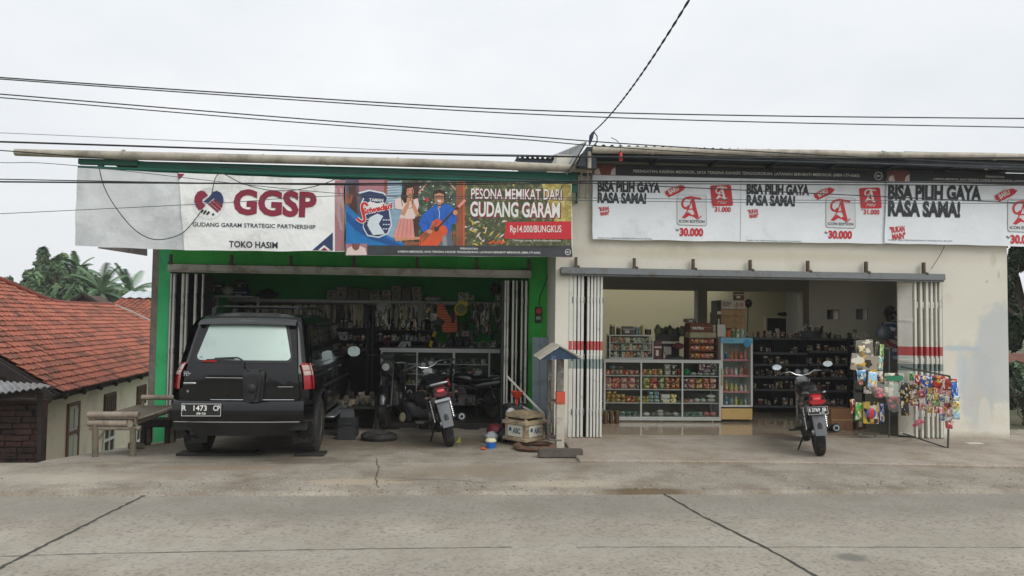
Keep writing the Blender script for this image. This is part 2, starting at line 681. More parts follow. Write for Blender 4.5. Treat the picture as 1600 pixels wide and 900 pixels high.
# forecourt: old concrete, dipping to the left corner where the houses stand lower
M_FORE = concrete('forecourt_concrete', '#979083', '#766b5b', 0.5, 40, var=0.2)
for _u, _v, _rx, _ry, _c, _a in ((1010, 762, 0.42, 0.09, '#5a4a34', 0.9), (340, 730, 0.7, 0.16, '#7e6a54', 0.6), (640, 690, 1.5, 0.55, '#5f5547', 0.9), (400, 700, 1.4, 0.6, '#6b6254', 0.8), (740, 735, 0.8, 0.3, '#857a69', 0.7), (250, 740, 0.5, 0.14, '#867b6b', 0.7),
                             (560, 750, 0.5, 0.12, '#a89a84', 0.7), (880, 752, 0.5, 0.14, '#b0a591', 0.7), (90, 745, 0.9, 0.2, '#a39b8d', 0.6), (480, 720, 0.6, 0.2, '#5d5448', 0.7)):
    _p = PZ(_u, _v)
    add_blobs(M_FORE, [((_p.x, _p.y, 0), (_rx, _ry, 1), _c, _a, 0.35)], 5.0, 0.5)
def fore_z(x, y):
    a = min(1, max(0, (-3.2 - x) / 1.3))
    b = min(1, max(0, (y - 8.75) / 2.3))
    return -0.21 * a * b - 0.028 * min(1, max(0, (8.4 - y) / 1.0))
def fore_left(y):
    return -30 if y < 8.62 else -4.66 + 0.1 * min(1, (y - 8.62) / 2.4)
mb = MB()
ys = [7.28 + 0.06 * i for i in range(22)] + [8.6, 8.63] + [8.63 + 0.12 * i for i in range(1, 24)]
def fr(v, k):
    return noise.noise(Vector((v * 1.7, k, 3.1)))
rows = []
for y in ys:
    x0 = fore_left(y)
    row = []
    for i in range(121):
        x = x0 + (13.0 - x0) * i / 120
        yy = y
        if y < 7.3:
            yy = 7.30 - 0.035 * (x + 0.0) * 0.12 + 0.05 * fr(x, 0) + 0.02 * fr(x * 4, 1)
            row.append((x, yy, road_z(x, yy) - 0.01))
        else:
            row.append((x, yy, fore_z(x, yy) + 0.004 * fr(x * 2, y * 3)))
    rows.append(row)
o_ = len(mb.v)
for rr_ in rows:
    mb.v += rr_
for j in range(len(rows) - 1):
    for i in range(120):
        k = j * 121 + i
        mb.f.append((k, k + 1, k + 122, k + 121))
        mb.mi.append(0)
structure(mb.build('forecourt', M_FORE, smooth=True))
fz = lambda x, y: fore_z(x, y) + .004
road_line('forecourt_crack', [(588, 722), (592, 740), (586, 752), (591, 764)], 0.008, 0.012, 11, fz)
road_line('forecourt_crack', [(600, 755), (680, 752), (760, 757)], 0.008, 0.010, 12, fz)
road_line('forecourt_crack', [(150, 733), (260, 727), (420, 731)], 0.007, 0.012, 13, fz)
mb = MB()                                   # retaining edge of the embankment
mb.bx((-30, 7.3, -1.8), (-4.7, 8.6, -0.06))
mb.bx((-4.7, 7.3, -1.8), (13, 8.6, -0.06))
mb.bx((-4.62, 8.6, -1.8), (13, 11.35, -0.24))
structure(mb.build('embankment', M_FORE, smooth=False))
# newer paving slab before the grocery
M_SLAB = concrete('slab_concrete', '#a0978a', '#8a7d6a', 0.4, 45, var=0.14)
mb = MB()
mb.prism([(1.42, 8.62, -0.2), (4.0, 8.50, -0.2), (6.6, 8.24, -0.2), (14, 7.6, -0.2), (14, 10.6, -0.2), (1.42, 10.6, -0.2)], (0, 0, 0.235))
structure(mb.build('paving_slab', M_SLAB, bevel=0.012, smooth=False))
mb = MB()
mb.bx((14, 7.3, -1.8), (90, 60, -0.05))
mb.bx((8.6, 10.6, -1.8), (14, 60, -0.05))
structure(mb.build('yard', mat('yard_soil', '#5e5442', 0.95, var=0.3, scale=0.8, dirt='#39431f', dirt_amt=0.8, dscale=0.5), smooth=False))

# ================================================================ grocery building (cream, right)
M_CREAM = mat('cream_render', '#d6d2c5', 0.85, var=0.04, scale=1.3, bump=0.08, bscale=25, dirt='#bdb5a0', dirt_amt=0.22, dscale=0.9)
add_blobs(M_CREAM, [((7.83, 10.2, 1.25), (0.40, 1, 0.75), '#b4babd', 0.7, 0.12), ((7.45, 10.2, 0.75), (0.26, 1, 0.55), '#b6bbbc', 0.65, 0.14),
                    ((7.55, 10.2, 0.35), (0.09, 1, 0.3), '#cfccc2', 0.8, 0.1), ((7.4, 10.2, 0.0), (0.7, 1, 0.10), '#857a68', 0.7, 0.5), ((1.45, 10.2, 0.0), (0.25, 1, 0.16), '#857a68', 0.7, 0.5), ((7.72, 10.2, 2.62), (0.05, 1, 0.10), '#b9b4a4', 0.5, 0.3), ((7.80, 10.2, 2.40), (0.02, 1, 0.05), '#aaa596', 0.6, 0.3), ((7.62, 10.2, 2.30), (0.02, 1, 0.02), '#9a9586', 0.6, 0.3), ((4.2, 10.2, 2.62), (2.9, 1, 0.07), '#b7ad94', 0.45, 0.6),
                    ((7.2, 10.2, 1.33), (0.33, 1, 0.035), '#a3b7c6', 0.6, 0.4), ((7.22, 10.2, 1.05), (0.08, 1, 0.3), '#afc0ca', 0.5, 0.45)], 5.0, 0.5)
M_CREAMIN = mat('cream_interior', '#b7b190', 0.9, var=0.05, scale=1.0)
M_GREYIN = mat('grey_interior', '#8d8b82', 0.9, var=0.06, scale=1.0)
M_TILE = mat('floor_tile', '#a89a86', 0.09, var=0.08, scale=1.5, spec=0.6)
M_GUT = mat('gutter_pvc', '#a9a294', 0.55, var=0.12, scale=2.0, dirt='#6e685c', dirt_amt=0.5, dscale=3.0)
M_TIN = mat('tin_sheet', '#8f9293', 0.45, metal=0.5, var=0.2, scale=1.5, dirt='#5a534c', dirt_amt=0.5)
M_TIND = mat('dark_tin_sheet', '#2c3540', 0.6, metal=0.2, var=0.25, scale=2.0, dirt='#4a4f55', dirt_amt=0.4)
M_NAVY = mat('navy_soffit', '#222b35', 0.6, var=0.3, scale=2.5, dirt='#4c545a', dirt_amt=0.35, dscale=5, stretch=(1, 6, 1))
M_STEEL = mat('grey_steel', '#767b7d', 0.55, metal=0.2, var=0.1, scale=3, dirt='#5d5248', dirt_amt=0.3, dscale=6)
M_RUST = mat('rusty_iron', '#54473c', 0.8, var=0.35, scale=12)
XL, XR, YF = 1.32, 7.93, 10.20
shop = thing('shop_building', 'cream rendered grocery building with wide open front and bare grey patch on wall', 'shop', (0, 0, 0))
mb = MB()
mb.bx((XL, YF, -0.2), (1.57, YF + 0.16, 3.98))
mb.bx((6.94, YF, -0.2), (XR, YF + 0.16, 3.98))
mb.bx((1.57, YF, 2.31), (6.94, YF + 0.16, 3.98))
mb.build('front_wall', M_CREAM, shop)
mb = MB()
mb.bx((XL, YF + 0.16, -0.2), (XL + 0.14, 17.2, 3.98))
mb.build('side_wall', M_CREAM, shop)
mb = MB()
mb.bx((XR - 0.14, YF + 0.16, -0.2), (XR, 17.2, 3.98))
mb.build('side_wall', M_CREAM, shop)
mb = MB()
mb.bx((XL + 0.14, 17.0, -0.2), (XR - 0.14, 17.2, 3.98))
mb.build('back_wall', M_CREAMIN, shop)
# inner right wall, with three vent holes
XI = XR - 0.26
def yx(u):
    d = CAMROT @ Vector(((u - 800) / 1155.0, 0, -1.0))
    return XI * d.y / d.x
vy = [(yx(1310), yx(1293)), (yx(1355), yx(1338)), (yx(1401), yx(1384))]
ve = [P(1301, 492, sum(vy[0]) / 2).z, P(1346, 491, sum(vy[1]) / 2).z, P(1392, 489, sum(vy[2]) / 2).z]
zb, zt = sum(ve) / 3 - .10, sum(ve) / 3 + .10
mb = MB()
cut = [YF + 0.16] + [q for p_ in sorted(vy) for q in p_] + [17.0]
for a, b in zip(cut[::2], cut[1::2]):
    mb.bx((XI, a, -0.1), (XI + 0.12, b, 3.2))
for a, b in vy:
    mb.bx((XI, a, -0.1), (XI + 0.12, b, zb))
    mb.bx((XI, a, zt), (XI + 0.12, b, 3.2))
mb.build('inner_wall', M_GREYIN, shop, fixn=False)
for a, b in vy:
    mb = MB()
    e = 0.02
    mb.bx((XI - 0.012, a - e, zb - e), (XI + 0.05, a, zt + e))
    mb.bx((XI - 0.012, b, zb - e), (XI + 0.05, b + e, zt + e))
    mb.bx((XI - 0.012, a, zb - e), (XI + 0.05, b, zb))
    mb.bx((XI - 0.012, a, zt), (XI + 0.05, b, zt + e))
    mb.bx((XI + 0.121, a - .05, zb - .05), (XI + 0.128, b + .05, zt + .05), m=1)
    mb.build('vent', [M_GREYIN, mat('vent_dark', '#141414', 0.9)], shop, fixn=False)
mb = MB()                                   # beam and columns between front and back room
mb.bx((XL + 0.14, 13.5, 2.25), (6.56, 13.72, 2.9))
mb.bx((4.42, 13.5, 0.0), (4.60, 13.72, 2.25))
mb.bx((6.44, 13.5, 0.0), (6.56, 13.72, 2.25))
mb.build('inner_frame', M_GREYIN, shop)
mb = MB()
mb.bx((XL + 0.14, YF + 0.16, 2.9), (XR - 0.14, 13.72, 2.98))
mb.bx((6.56, 13.72, 2.9), (XR - 0.14, 17.0, 2.98))
mb.build('ceiling', M_GREYIN, shop)
mb = MB()
mb.bx((XL + 0.14, 10.42, -0.18), (XI, 17.0, 0.045))
mb.bx((1.57, 10.2, -0.18), (6.94, 10.42, 0.042), m=1)
mb.build('floor', [M_TILE, M_SLAB], shop, smooth=False)
mb = MB()                                   # corrugated roof; left open over the back room to let daylight in
def corr(x0, x1, y0, z0, y1, z1, n):
    return lambda a, b: (x0 + (x1 - x0) * a, y0 + (y1 - y0) * b, z0 + (z1 - z0) * b + 0.022 * math.cos(a * n * 2 * math.pi))
for dz in (0, -0.012):
    mb.grid(corr(1.75, 8.6, 9.60, 3.975 + dz, 13.9, 4.45 + dz, 60), 360, 2)
mb.build('roof', M_TIND, shop)
mb = MB()
for dz in (0, -0.012):
    mb.grid(lambda a, b: (1.40 + 0.25 * a, 9.66 + 4.2 * b, 3.62 + 0.42 * a + 0.72 * b + dz + 0.018 * math.cos(b * 26 * 2 * math.pi)), 2, 260)
mb.build('roof_verge', M_TIN, shop)
mb = MB()
mb.bx((1.75, 9.66, 3.90), (8.6, 10.19, 3.93))
for k in range(9):
    mb.bx((1.8 + k * 0.84, 9.70, 3.86), (1.85 + k * 0.84, 10.19, 3.899))
mb.bx((1.74, 9.62, 3.84), (8.6, 9.66, 3.96))
mb.prism([P(902, 259, 9.60), P(917, 229, 9.60), P(932, 230, 9.60), P(932, 263, 9.60)], (0, 0.55, 0))
mb.build('soffit', M_NAVY, shop)
g0, g1 = P(926, 234, 9.55), P(1640, 246, 9.55)
mb = MB()
mb.tube([g0.lerp(g1, i / 8) + Vector((0, 0, 0.006 * math.sin(i * 2.1))) for i in range(9)], 0.048, 12)
for i in (1, 3, 5, 7):
    q = g0.lerp(g1, i / 8)
    mb.tube([q - Vector((0.02, 0, 0)), q + Vector((0.02, 0, 0))], 0.053, 12)
mb.build('gutter', M_GUT, shop)
mb = MB()
for a in (1.60, 1.69):
    mb.tube([(a, 9.62, 3.90), (a + 0.02, 10.1, 3.35)], 0.012, 6)
q = P(920, 250, 9.62)
mb.tube([q + Vector((0, -.05, 0.10)), q - Vector((0, .05, 0.12))], 0.026, 10)
mb.build('gutter_downpipe', M_GUT, shop)
w0, w1 = P(1198, 497, 16.95), P(1256, 516, 16.95)   # window at the back
mb = MB()
mb.bx((w0.x, 16.95, 1.15), (w1.x, 16.985, w0.z))
wn = mb.build('window', mat('window_dark', '#101214', 0.2), shop)
mb = MB()
for a, b in (((w0.x - .05, 16.93, 1.1), (w0.x, 16.99, w0.z + .05)), ((w1.x, 16.93, 1.1), (w1.x + .05, 16.99, w0.z + .05)), ((w0.x, 16.93, w0.z), (w1.x, 16.99, w0.z + .05))):
    mb.bx(a, b)
mb.build('window_frame', mat('pale_wood', '#b9b29c', 0.7), wn)

# ================================================================ workshop building (green, left)
M_GREEN = mat('green_paint', '#35ab43', 0.75, var=0.12, scale=1.0, bump=0.08, bscale=25, dirt='#1b8a35', dirt_amt=0.4, dscale=1.2)
M_GREENP = mat('green_pillar_paint', '#3cb873', 0.75, var=0.08, scale=1.5, dirt='#2a9a5c', dirt_amt=0.35, dscale=2.0)
M_GREEND = mat('green_interior', '#2aa741', 0.8, var=0.12, scale=0.9)
M_CEM = mat('bare_cement', '#7c776d', 0.95, var=0.25, scale=8, bump=0.6, bscale=30)
M_OILY = mat('oily_floor', '#4d473f', 0.7, var=0.3, scale=2.5, dirt='#221f1b', dirt_amt=0.7, dscale=1.5)
work = thing('workshop_building', 'green painted motorcycle workshop with wide open dark front', 'shop', (0, 0, 0))
YW = 11.2
mb = MB()
mb.bx((-4.43, YW, -0.4), (-4.27, YW + 0.22, 2.36))
mb.bx((-4.43, YW, 2.36), (-4.27, YW + 0.22, 3.5))
mb.build('pillar', M_GREENP, work)
mb = MB()
mb.grid(lambda a, b: (-4.52 + 0.09 * a + 0.012 * noise.noise(Vector((0, b * 40, a))) * (1 - a), YW + 0.01, -0.4 + 3.9 * b), 1, 60)
mb.bx((-4.51, YW + 0.012, -0.4), (-4.43, YW + 0.22, 3.5))
mb.build('bare_edge', M_CEM, work)
mb = MB()
mb.bx((-4.62, YW + 0.23, -1.8), (-4.515, 14.8, 3.45))
mb.build('outer_wall', M_CEM, work)
mb = MB()
mb.bx((-4.27, YW, 2.42), (1.04, YW + 0.2, 3.5))
mb.build('front_beam', M_GREEN, work)
mb = MB()
mb.bx((1.04, YW, -0.2), (1.315, YW + 0.2, 3.5))
mb.build('end_wall', M_GREEN, work)
mb = MB()
mb.bx((-4.5, YW + 0.22, -0.4), (-4.32, 14.8, 3.4))
mb.build('side_wall', M_GREEND, work)
mb = MB()
mb.bx((1.10, YW + 0.2, -0.2), (1.31, 14.8, 3.4))
mb.build('side_wall', M_GREEND, work)
mb = MB()
mb.bx((-4.32, 14.6, -0.2), (1.10, 14.8, 3.4))
mb.build('back_wall', M_GREEND, work)
mb = MB()
mb.bx((-4.32, YW + 0.2, 3.1), (1.10, 14.6, 3.2))
mb.build('ceiling', mat('pale_ceiling', '#b4b4a8', 0.9), work)  # pale, so that it bounces more daylight into the workshop
mb = MB()
mb.bx((-4.32, 11.5, -0.3), (1.10, 14.6, 0.06))
mb.bx((-4.27, 11.2, -0.3), (1.04, 11.5, 0.0))
mb.build('floor', M_OILY, work, smooth=False)
mb = MB()                                   # roof sheets
for dz in (0, -0.014):
    mb.grid(corr(-4.6, 1.28, 9.95, 3.64 + dz, 14.9, 3.46 + dz, 44), 264, 2)
mb.build('roof', M_TIND, work)
mb = MB()
for dz in (0, -0.014):
    mb.grid(lambda a, b: (0.9 + 1.0 * a, 12.0 + 1.6 * b, 4.33 + 0.13 * b + dz + 0.02 * math.cos(a * 12 * 2 * math.pi)), 120, 2)
mb.bx((0.92, 12.02, 3.4), (1.9, 12.06, 4.30))
mb.build('upper_roof', M_TIND, work)
M_CANOPY = mat('canopy_green', '#135a49', 0.6, var=0.15, scale=2.0, dirt='#0e4a38', dirt_amt=0.4, dscale=2.5)
# canopy: green sheet fascia, sloping up and back from the banner rail, under a long gutter
a0, a1 = P(122, 250, 9.86), P(903, 268, 9.86)
b0, b1 = P(122, 264, 9.86), P(903, 285, 9.86)
mb = MB()
x0 = P(215, 250, 9.86).x
mb.bx((x0, 9.88, 3.40), (1.56, 9.93, 3.66))
mb.bx((a0.x, 9.86, 3.60), (x0, 9.93, 3.67))
mb.bx((P(152, 255, 9.86).x, 9.87, 3.55), (P(160, 255, 9.86).x, 9.92, 3.60))
mb.build('canopy_fascia', M_CANOPY, work)
mb = MB()
mb.tube([(b0.x, 9.87, 3.555), (-2.2, 9.87, 3.53), (1.56, 9.87, 3.52)], 0.024, 8)
for k in range(6):
    xx = -4.9 + k * 1.28
    mb.beam((xx, 9.9, 3.545), (xx, 11.2, 3.40), 0.03, 0.05)
mb.beam((1.56, 9.9, 3.62), (1.60, 10.18, 3.30), 0.025, 0.04)
mb.beam((1.56, 9.9, 3.45), (1.60, 10.18, 3.62), 0.02, 0.03)
mb.build('canopy_frame', M_CANOPY, work)
mb = MB()
gp = [P(24, 238, 9.8), P(220, 243.5, 9.8), P(520, 251, 9.8), P(740, 257, 9.8), P(925, 264, 9.8)]
mb.tube(gp, [0.045, 0.056, 0.058, 0.058, 0.052], 14)
for q in (P(193, 241, 9.8), P(411, 248, 9.8), P(512, 251, 9.8), P(622, 253, 9.8), P(805, 259, 9.8)):
    mb.tube([q - Vector((0.012, 0, 0)), q + Vector((0.012, 0, 0))], 0.062, 14)
mb.build('gutter', M_GUT, work)
# electric box on the green wall
eb = thing('electric_box', 'small dark box with a red lamp on the green wall', 'switch box', P(841, 492, YW - 0.03))
mb = MB()
mb.box((0, 0, 0), (0.10, 0.05, 0.24))
mb.build('box', mat('black_plastic', '#1b1b1c', 0.5), eb, bevel=0.008)
mb = MB()
mb.box((0.005, -0.03, 0.06), (0.075, 0.02, 0.08))
mb.build('switch', mat('red_plastic', '#b81f1c', 0.4), eb, bevel=0.006)
mb = MB()
mb.box((0.0, -0.028, -0.05), (0.07, 0.01, 0.05))
mb.build('meter', mat('grey_plastic', '#8b8d8c', 0.5), eb, bevel=0.004)
ec = MB().tube([P(u, v, YW - 0.012) for u, v in ((842, 478), (844, 462), (853, 440), (858, 418), (857, 402))], 0.006, 6).build('electric_cable', mat('black_rubber', '#151515', 0.6))
tag(ec, 'thin black cable hanging down the green wall to the switch box', 'cable')

# ================================================================ shutter rails
def rail(u0, v0, u1, v1, Y, label, brs, z0):
    t = thing('shutter_rail', label, 'rail', (0, 0, 0), group='rails of the folding shutters')
    p, q = P(u0, v0, Y), P(u1, v1, Y)
    mb = MB()
    zc = (p.z + q.z) / 2
    mb.bx((p.x, Y - 0.05, zc - 0.045), (q.x, Y + 0.05, zc + 0.045))
    mb.bx((p.x, Y - 0.02, zc - 0.07), (q.x, Y + 0.03, zc - 0.045))
    mb.build('track', z0, t, bevel=0.004)
    for u, v0_, v1_ in brs:
        a, b = P(u, v0_, Y), P(u, v1_, Y)
        mb = MB()
        mb.box((a.x, Y + 0.0, (a.z + b.z) / 2), (0.035, 0.05, a.z - b.z))
        mb.box((a.x + 0.01, Y - 0.02, b.z + 0.03), (0.07, 0.06, 0.04), Matrix.Rotation(0.3, 3, 'Y'))
        mb.build('bracket', M_RUST, t, bevel=0.003)
    return t
M_RAILL = mat('worn_white_steel', '#a9a79e', 0.55, var=0.12, scale=3, dirt='#6b5a48', dirt_amt=0.45, dscale=5)
rail(264, 417, 830, 428, YW - 0.1, 'pale worn steel rail of the folding shutters over the workshop entrance',
     [(u, 397 + (u - 265) * .012, 415 + (u - 265) * .012) for u in (267, 362, 455, 553, 652, 745, 826)], M_RAILL)
rail(876, 422, 1474, 434, YF - 0.06, 'blue grey steel rail of the folding shutters over the grocery entrance',
     [(u, 402 + (u - 900) * .015, 420 + (u - 900) * .02) for u in (900, 991, 1083, 1172, 1262, 1353, 1443)], M_STEEL)

# ================================================================ folding shutters
M_SHW = mat('shutter_white', '#c9c8c0', 0.5, var=0.06, scale=3, dirt='#9c968a', dirt_amt=0.12, dscale=7)
M_SHD = mat('shutter_gap_shade', '#2c2b28', 0.8, var=0.3, scale=8)  # leaf webs coloured dark for the shade between the strips
def banded(name, base, bands):
    """white paint with stripes sprayed across all leaves at given heights"""
    m = mat(name, base, 0.5, var=0.07, scale=3, dirt='#958d7e', dirt_amt=0.12, dscale=9)
    t = m.node_tree
    b = t.nodes['Principled BSDF']
    N = t.nodes.new
    co = N('ShaderNodeTexCoord')
    s = N('ShaderNodeSeparateXYZ')
    t.links.new(co.outputs['Object'], s.inputs[0])
    for z0, z1, col in bands:
        cur = b.inputs['Base Color'].links[0].from_socket
        a = N('ShaderNodeMath')
        a.operation = 'COMPARE'
        a.inputs[1].default_value = (z0 + z1) / 2
        a.inputs[2].default_value = abs(z1 - z0) / 2
        t.links.new(s.outputs['Z'], a.inputs[0])
        k = N('ShaderNodeMath')
        k.operation = 'MULTIPLY'
        k.inputs[1].default_value = 0.92
        t.links.new(a.outputs[0], k.inputs[0])
        mi = N('ShaderNodeMix')
        mi.data_type = 'RGBA'
        t.links.new(k.outputs[0], mi.inputs[0])
        t.links.new(cur, mi.inputs[6])
        mi.inputs[7].default_value = (*lin(col), 1)
        t.links.new(mi.outputs[2], b.inputs['Base Color'])
    return m
zr = lambda v, u=915: P(u, v, YF).z
M_SHR = banded('shutter_white_banded', '#cfcfc8', [(zr(533), zr(547), '#b0282a'), (zr(561), zr(576), '#7d8f8c')])
M_SHR2 = banded('shutter_white_banded_b', '#cfcdc2', [(zr(542, 1450), zr(556, 1450), '#b0282a'), (zr(569, 1450), zr(580, 1450), '#71827e')])
def shutter(label, Y, strips, z0, z1, M, Mweb, depth=0.36, plates=()):
    t = thing('folding_shutter', label, 'shutter', (0, 0, 0), group='folding steel shutters of the two shops')
    for i, (u0, u1) in enumerate(strips):
        a, b = P(u0, 560, Y).x, P(u1, 560, Y).x
        mb = MB()
        wd = b - a
        mb.bx((a, Y - 0.03, z0), (b, Y + 0.02, z1), 0)                    # front channel
        sl = 0.02 if i % 2 else -0.02
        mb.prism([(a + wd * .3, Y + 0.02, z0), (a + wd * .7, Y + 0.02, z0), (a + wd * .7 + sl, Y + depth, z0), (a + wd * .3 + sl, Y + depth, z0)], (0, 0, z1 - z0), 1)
        for zz in (0.35, 1.1, 1.9):                                       # hinge knuckles
            mb.bx((b - 0.004, Y - 0.036, zz), (b + 0.012, Y - 0.012, zz + 0.09), 1)
        mb.build('leaf', [M, Mweb], t, bevel=0.003)
    for (u0, u1, y0, y1) in plates:
        a, b = P(u0, 560, Y).x, P(u1, 560, Y).x
        mb = MB()
        mb.prism([(a, Y + y0, z0 + .02), (b, Y + y1, z0 + .02), (b, Y + y1 + .025, z0 + .02), (a, Y + y0 + .025, z0 + .02)], (0, 0, z1 - z0 - .02), 0)
        for zz in (z0 + .02, 0.55, 1.12, 1.7, z1 - .06):
            mb.prism([(a, Y + y0 - .012, zz), (b, Y + y1 - .012, zz), (b, Y + y1 + .0, zz), (a, Y + y0 + .0, zz)], (0, 0, 0.045), 0)
        mb.build('leaf', [M, Mweb], t, bevel=0.004)
    return t
shutter('white folding shutter stacked beside the petrol post with red and grey bands', YF + 0.02,
        [(888, 893), (895, 899.5), (901.5, 905.5), (907, 911), (916.5, 920), (922, 925.5), (927, 930.5), (932, 935.5), (937, 940.5)], 0.05, 2.30, M_SHR, M_SHD)
shutter('white folding shutter stacked behind the toy rack with red and grey bands', YF + 0.02,
        [(1428, 1431.5), (1437, 1440.5), (1446, 1450), (1453.5, 1457), (1461, 1463.5), (1467, 1471)], 0.05, 2.29, M_SHR2, M_SHR2,
        plates=[(1410, 1427, 0.10, 0.0)])
M_SHL = mat('shutter_grimy_white', '#bcbab2', 0.55, var=0.08, scale=3, dirt='#6a6054', dirt_amt=0.25, dscale=5)
shutter('grimy white folding shutter stacked at the green pillar behind the car', YW - 0.06,
        [(263, 265.5), (267.5, 271), (281, 285), (287.5, 290.5), (301, 304.5), (313, 315)], 0.05, 2.27, M_SHL, M_SHD, 0.4)
shutter('grimy dark folding shutter stacked at the right end of the workshop entrance', YW - 0.06,
        [(787, 789.5), (791, 793.5), (799, 802), (805, 807), (813, 815.5), (819, 822.5)], 0.30, 2.25, M_SHL, M_SHD, 0.4)
jb = MB()
jb.bx((P(783, 560, YW).x, YW - 0.05, 0), (P(786, 560, YW).x, YW + 0.3, 2.25), 0)
tag(jb.build('door_jamb', mat('green_black_steel', '#28362a', 0.7, var=0.3, scale=5)), 'dark green steel jamb standing at the left of the right workshop shutter', 'jamb')
# ================================================================ tiled houses on the lower ground to the left
def tilemat(name, c0='#9e5a46', c1='#82503f'):
    m = bpy.data.materials.new(name)
    m.use_nodes = True
    t = m.node_tree
    b = t.nodes['Principled BSDF']
    b.inputs['Roughness'].default_value = 0.85
    N = t.nodes.new
    uv = N('ShaderNodeUVMap')
    fl = N('ShaderNodeVectorMath')
    fl.operation = 'FLOOR'
    t.links.new(uv.outputs[0], fl.inputs[0])
    wn = N('ShaderNodeTexWhiteNoise')
    wn.noise_dimensions = '2D'
    t.links.new(fl.outputs[0], wn.inputs['Vector'])
    n1 = N('ShaderNodeTexNoise')
    n1.inputs['Scale'].default_value = 0.22
    n1.inputs['Detail'].default_value = 8
    n1.inputs['Roughness'].default_value = 0.75
    t.links.new(uv.outputs[0], n1.inputs['Vector'])
    ad = N('ShaderNodeMath')
    ad.operation = 'MULTIPLY_ADD'
    t.links.new(wn.outputs[0], ad.inputs[0])
    ad.inputs[1].default_value = 0.38
    t.links.new(n1.outputs[0], ad.inputs[2])
    r = N('ShaderNodeValToRGB')
    e = r.color_ramp.elements
    e[0].position = 0.42
    e[0].color = (*lin('#aa654f'), 1)
    e[1].position = 0.96
    e[1].color = (*lin('#5f4036'), 1)
    k = e.new(0.62)
    k.color = (*lin(c0), 1)
    k = e.new(0.80)
    k.color = (*lin(c1), 1)
    t.links.new(ad.outputs[0], r.inputs[0])
    t.links.new(r.outputs[0], b.inputs['Base Color'])
    return m
M_CLAY = tilemat('clay_tiles')
def inside(p, poly):
    x, y = p
    c = False
    j = len(poly) - 1
    for i in range(len(poly)):
        xi, yi = poly[i]
        xj, yj = poly[j]
        if (yi > y) != (yj > y) and x < (xj - xi) * (y - yi) / (yj - yi) + xi:
            c = not c
        j = i
    return c
def tile_roof(parent, O, d, up, poly, name='roof', tw=0.178, th=0.152):
    """rows of curved clay tiles laid over an outline given along the eave (a) and up the slope (b)"""
    n = d.cross(up).normalized()
    if n.z < 0:
        n = -n
    a0, a1 = min(p[0] for p in poly), max(p[0] for p in poly)
    b1 = max(p[1] for p in poly)
    mb = MB()
    uvs = []
    nc = int((a1 - a0) / tw) + 1
    nr = int(b1 / th) + 1
    r = random.Random(5)
    for j in range(nr):
        for i in range(nc):
            ca, cb = a0 + (i + .5) * tw, (j + .5) * th
            if not inside((ca, cb), poly):
                continue
            o = len(mb.v)
            dz = r.uniform(-0.005, 0.006)
            sk = r.uniform(-0.010, 0.010)
            for q, bb in enumerate((-0.03, th * 0.5, th + 0.01)):
                for k in range(6):
                    f = k / 5
                    h = 0.024 * (0.5 - 0.5 * math.cos(2 * math.pi * (f * 1.0 + 0.08))) + 0.004
                    lift = (0.034, 0.019, 0.003)[q] + dz
                    mb.v.append(tuple(O + d * (a0 + i * tw + f * tw * 1.02 + sk) + up * (j * th + bb) + n * (h + lift)))
                    uvs.append((i + 0.06 + f * .88, j + 0.1 + q * 0.4))
            for k in range(6):              # front lip of the tile
                f = k / 5
                h = 0.024 * (0.5 - 0.5 * math.cos(2 * math.pi * (f * 1.0 + 0.08))) - 0.02
                mb.v.append(tuple(O + d * (a0 + i * tw + f * tw * 1.02 + sk) + up * (j * th - 0.03) + n * (h + 0.026 + dz)))
                uvs.append((i + 0.06 + f * .88, j + 0.1))
            for q in range(2):
                for k in range(5):
                    mb.f.append((o + q * 6 + k, o + q * 6 + k + 1, o + q * 6 + k + 7, o + q * 6 + k + 6))
                    mb.mi.append(0)
            for k in range(5):
                mb.f.append((o + 18 + k, o + 19 + k, o + k + 1, o + k))
                mb.mi.append(0)
    ob = mb.build(name, M_CLAY, parent, uv=uvs, fixn=False, ang=70)
    mb = MB()                               # boarding under the tiles
    mb.prism([O + d * a + up * b - n * 0.02 for a, b in poly], -n * 0.05)
    mb.build('roof_boarding', mat('dark_timber', '#2a211c', 0.9, var=0.3, scale=5), parent)
    return ob
E0, E1 = P(92, 614, 12.0), PZ(240, 579, P(92, 614, 12.0).z)
dE = (E1 - E0).normalized()
perp = Vector((-dE.y, dE.x, 0))
upE = perp * math.cos(R(33)) + Vector((0, 0, math.sin(R(33))))
house = thing('tiled_house', 'low cream house with large orange clay tile roof below the road on the left', 'house', (0, 0, 0))
tile_roof(house, E0, dE, upE, [(0, 0), (12.5, 0), (12.5, 1.3), (10.52, 1.83), (9.41, 2.76), (6.44, 2.73), (5.49, 2.74), (5.20, 2.90), (4.97, 3.26), (4.59, 3.52), (3.4, 4.7), (-0.13, 4.7)])
M_DTIM = mat('dark_timber_board', '#2b2320', 0.9, var=0.35, scale=7)
mb = MB()                                   # verge board on the near gable, fascia along the eave
vg = upE * 4.7
mb.prism([E0 - dE * 0.16 + Vector((0, 0, -.02)), E0 - dE * 0.16 + vg + Vector((0, 0, -.02)), E0 - dE * 0.16 + vg + Vector((0, 0, -.26)), E0 - dE * 0.16 + upE * .1 + Vector((0, 0, -.20))], dE * 0.05)
mb.build('verge_board', M_DTIM, house)
mb = MB()
mb.prism([E0 + upE * 0.06 + Vector((0, 0, -.03)), E0 + dE * 12.3 + upE * 0.06 + Vector((0, 0, -.03)), E0 + dE * 12.3 + upE * 0.06 + Vector((0, 0, -.14)), E0 + upE * 0.06 + Vector((0, 0, -.14))], perp * 0.03)
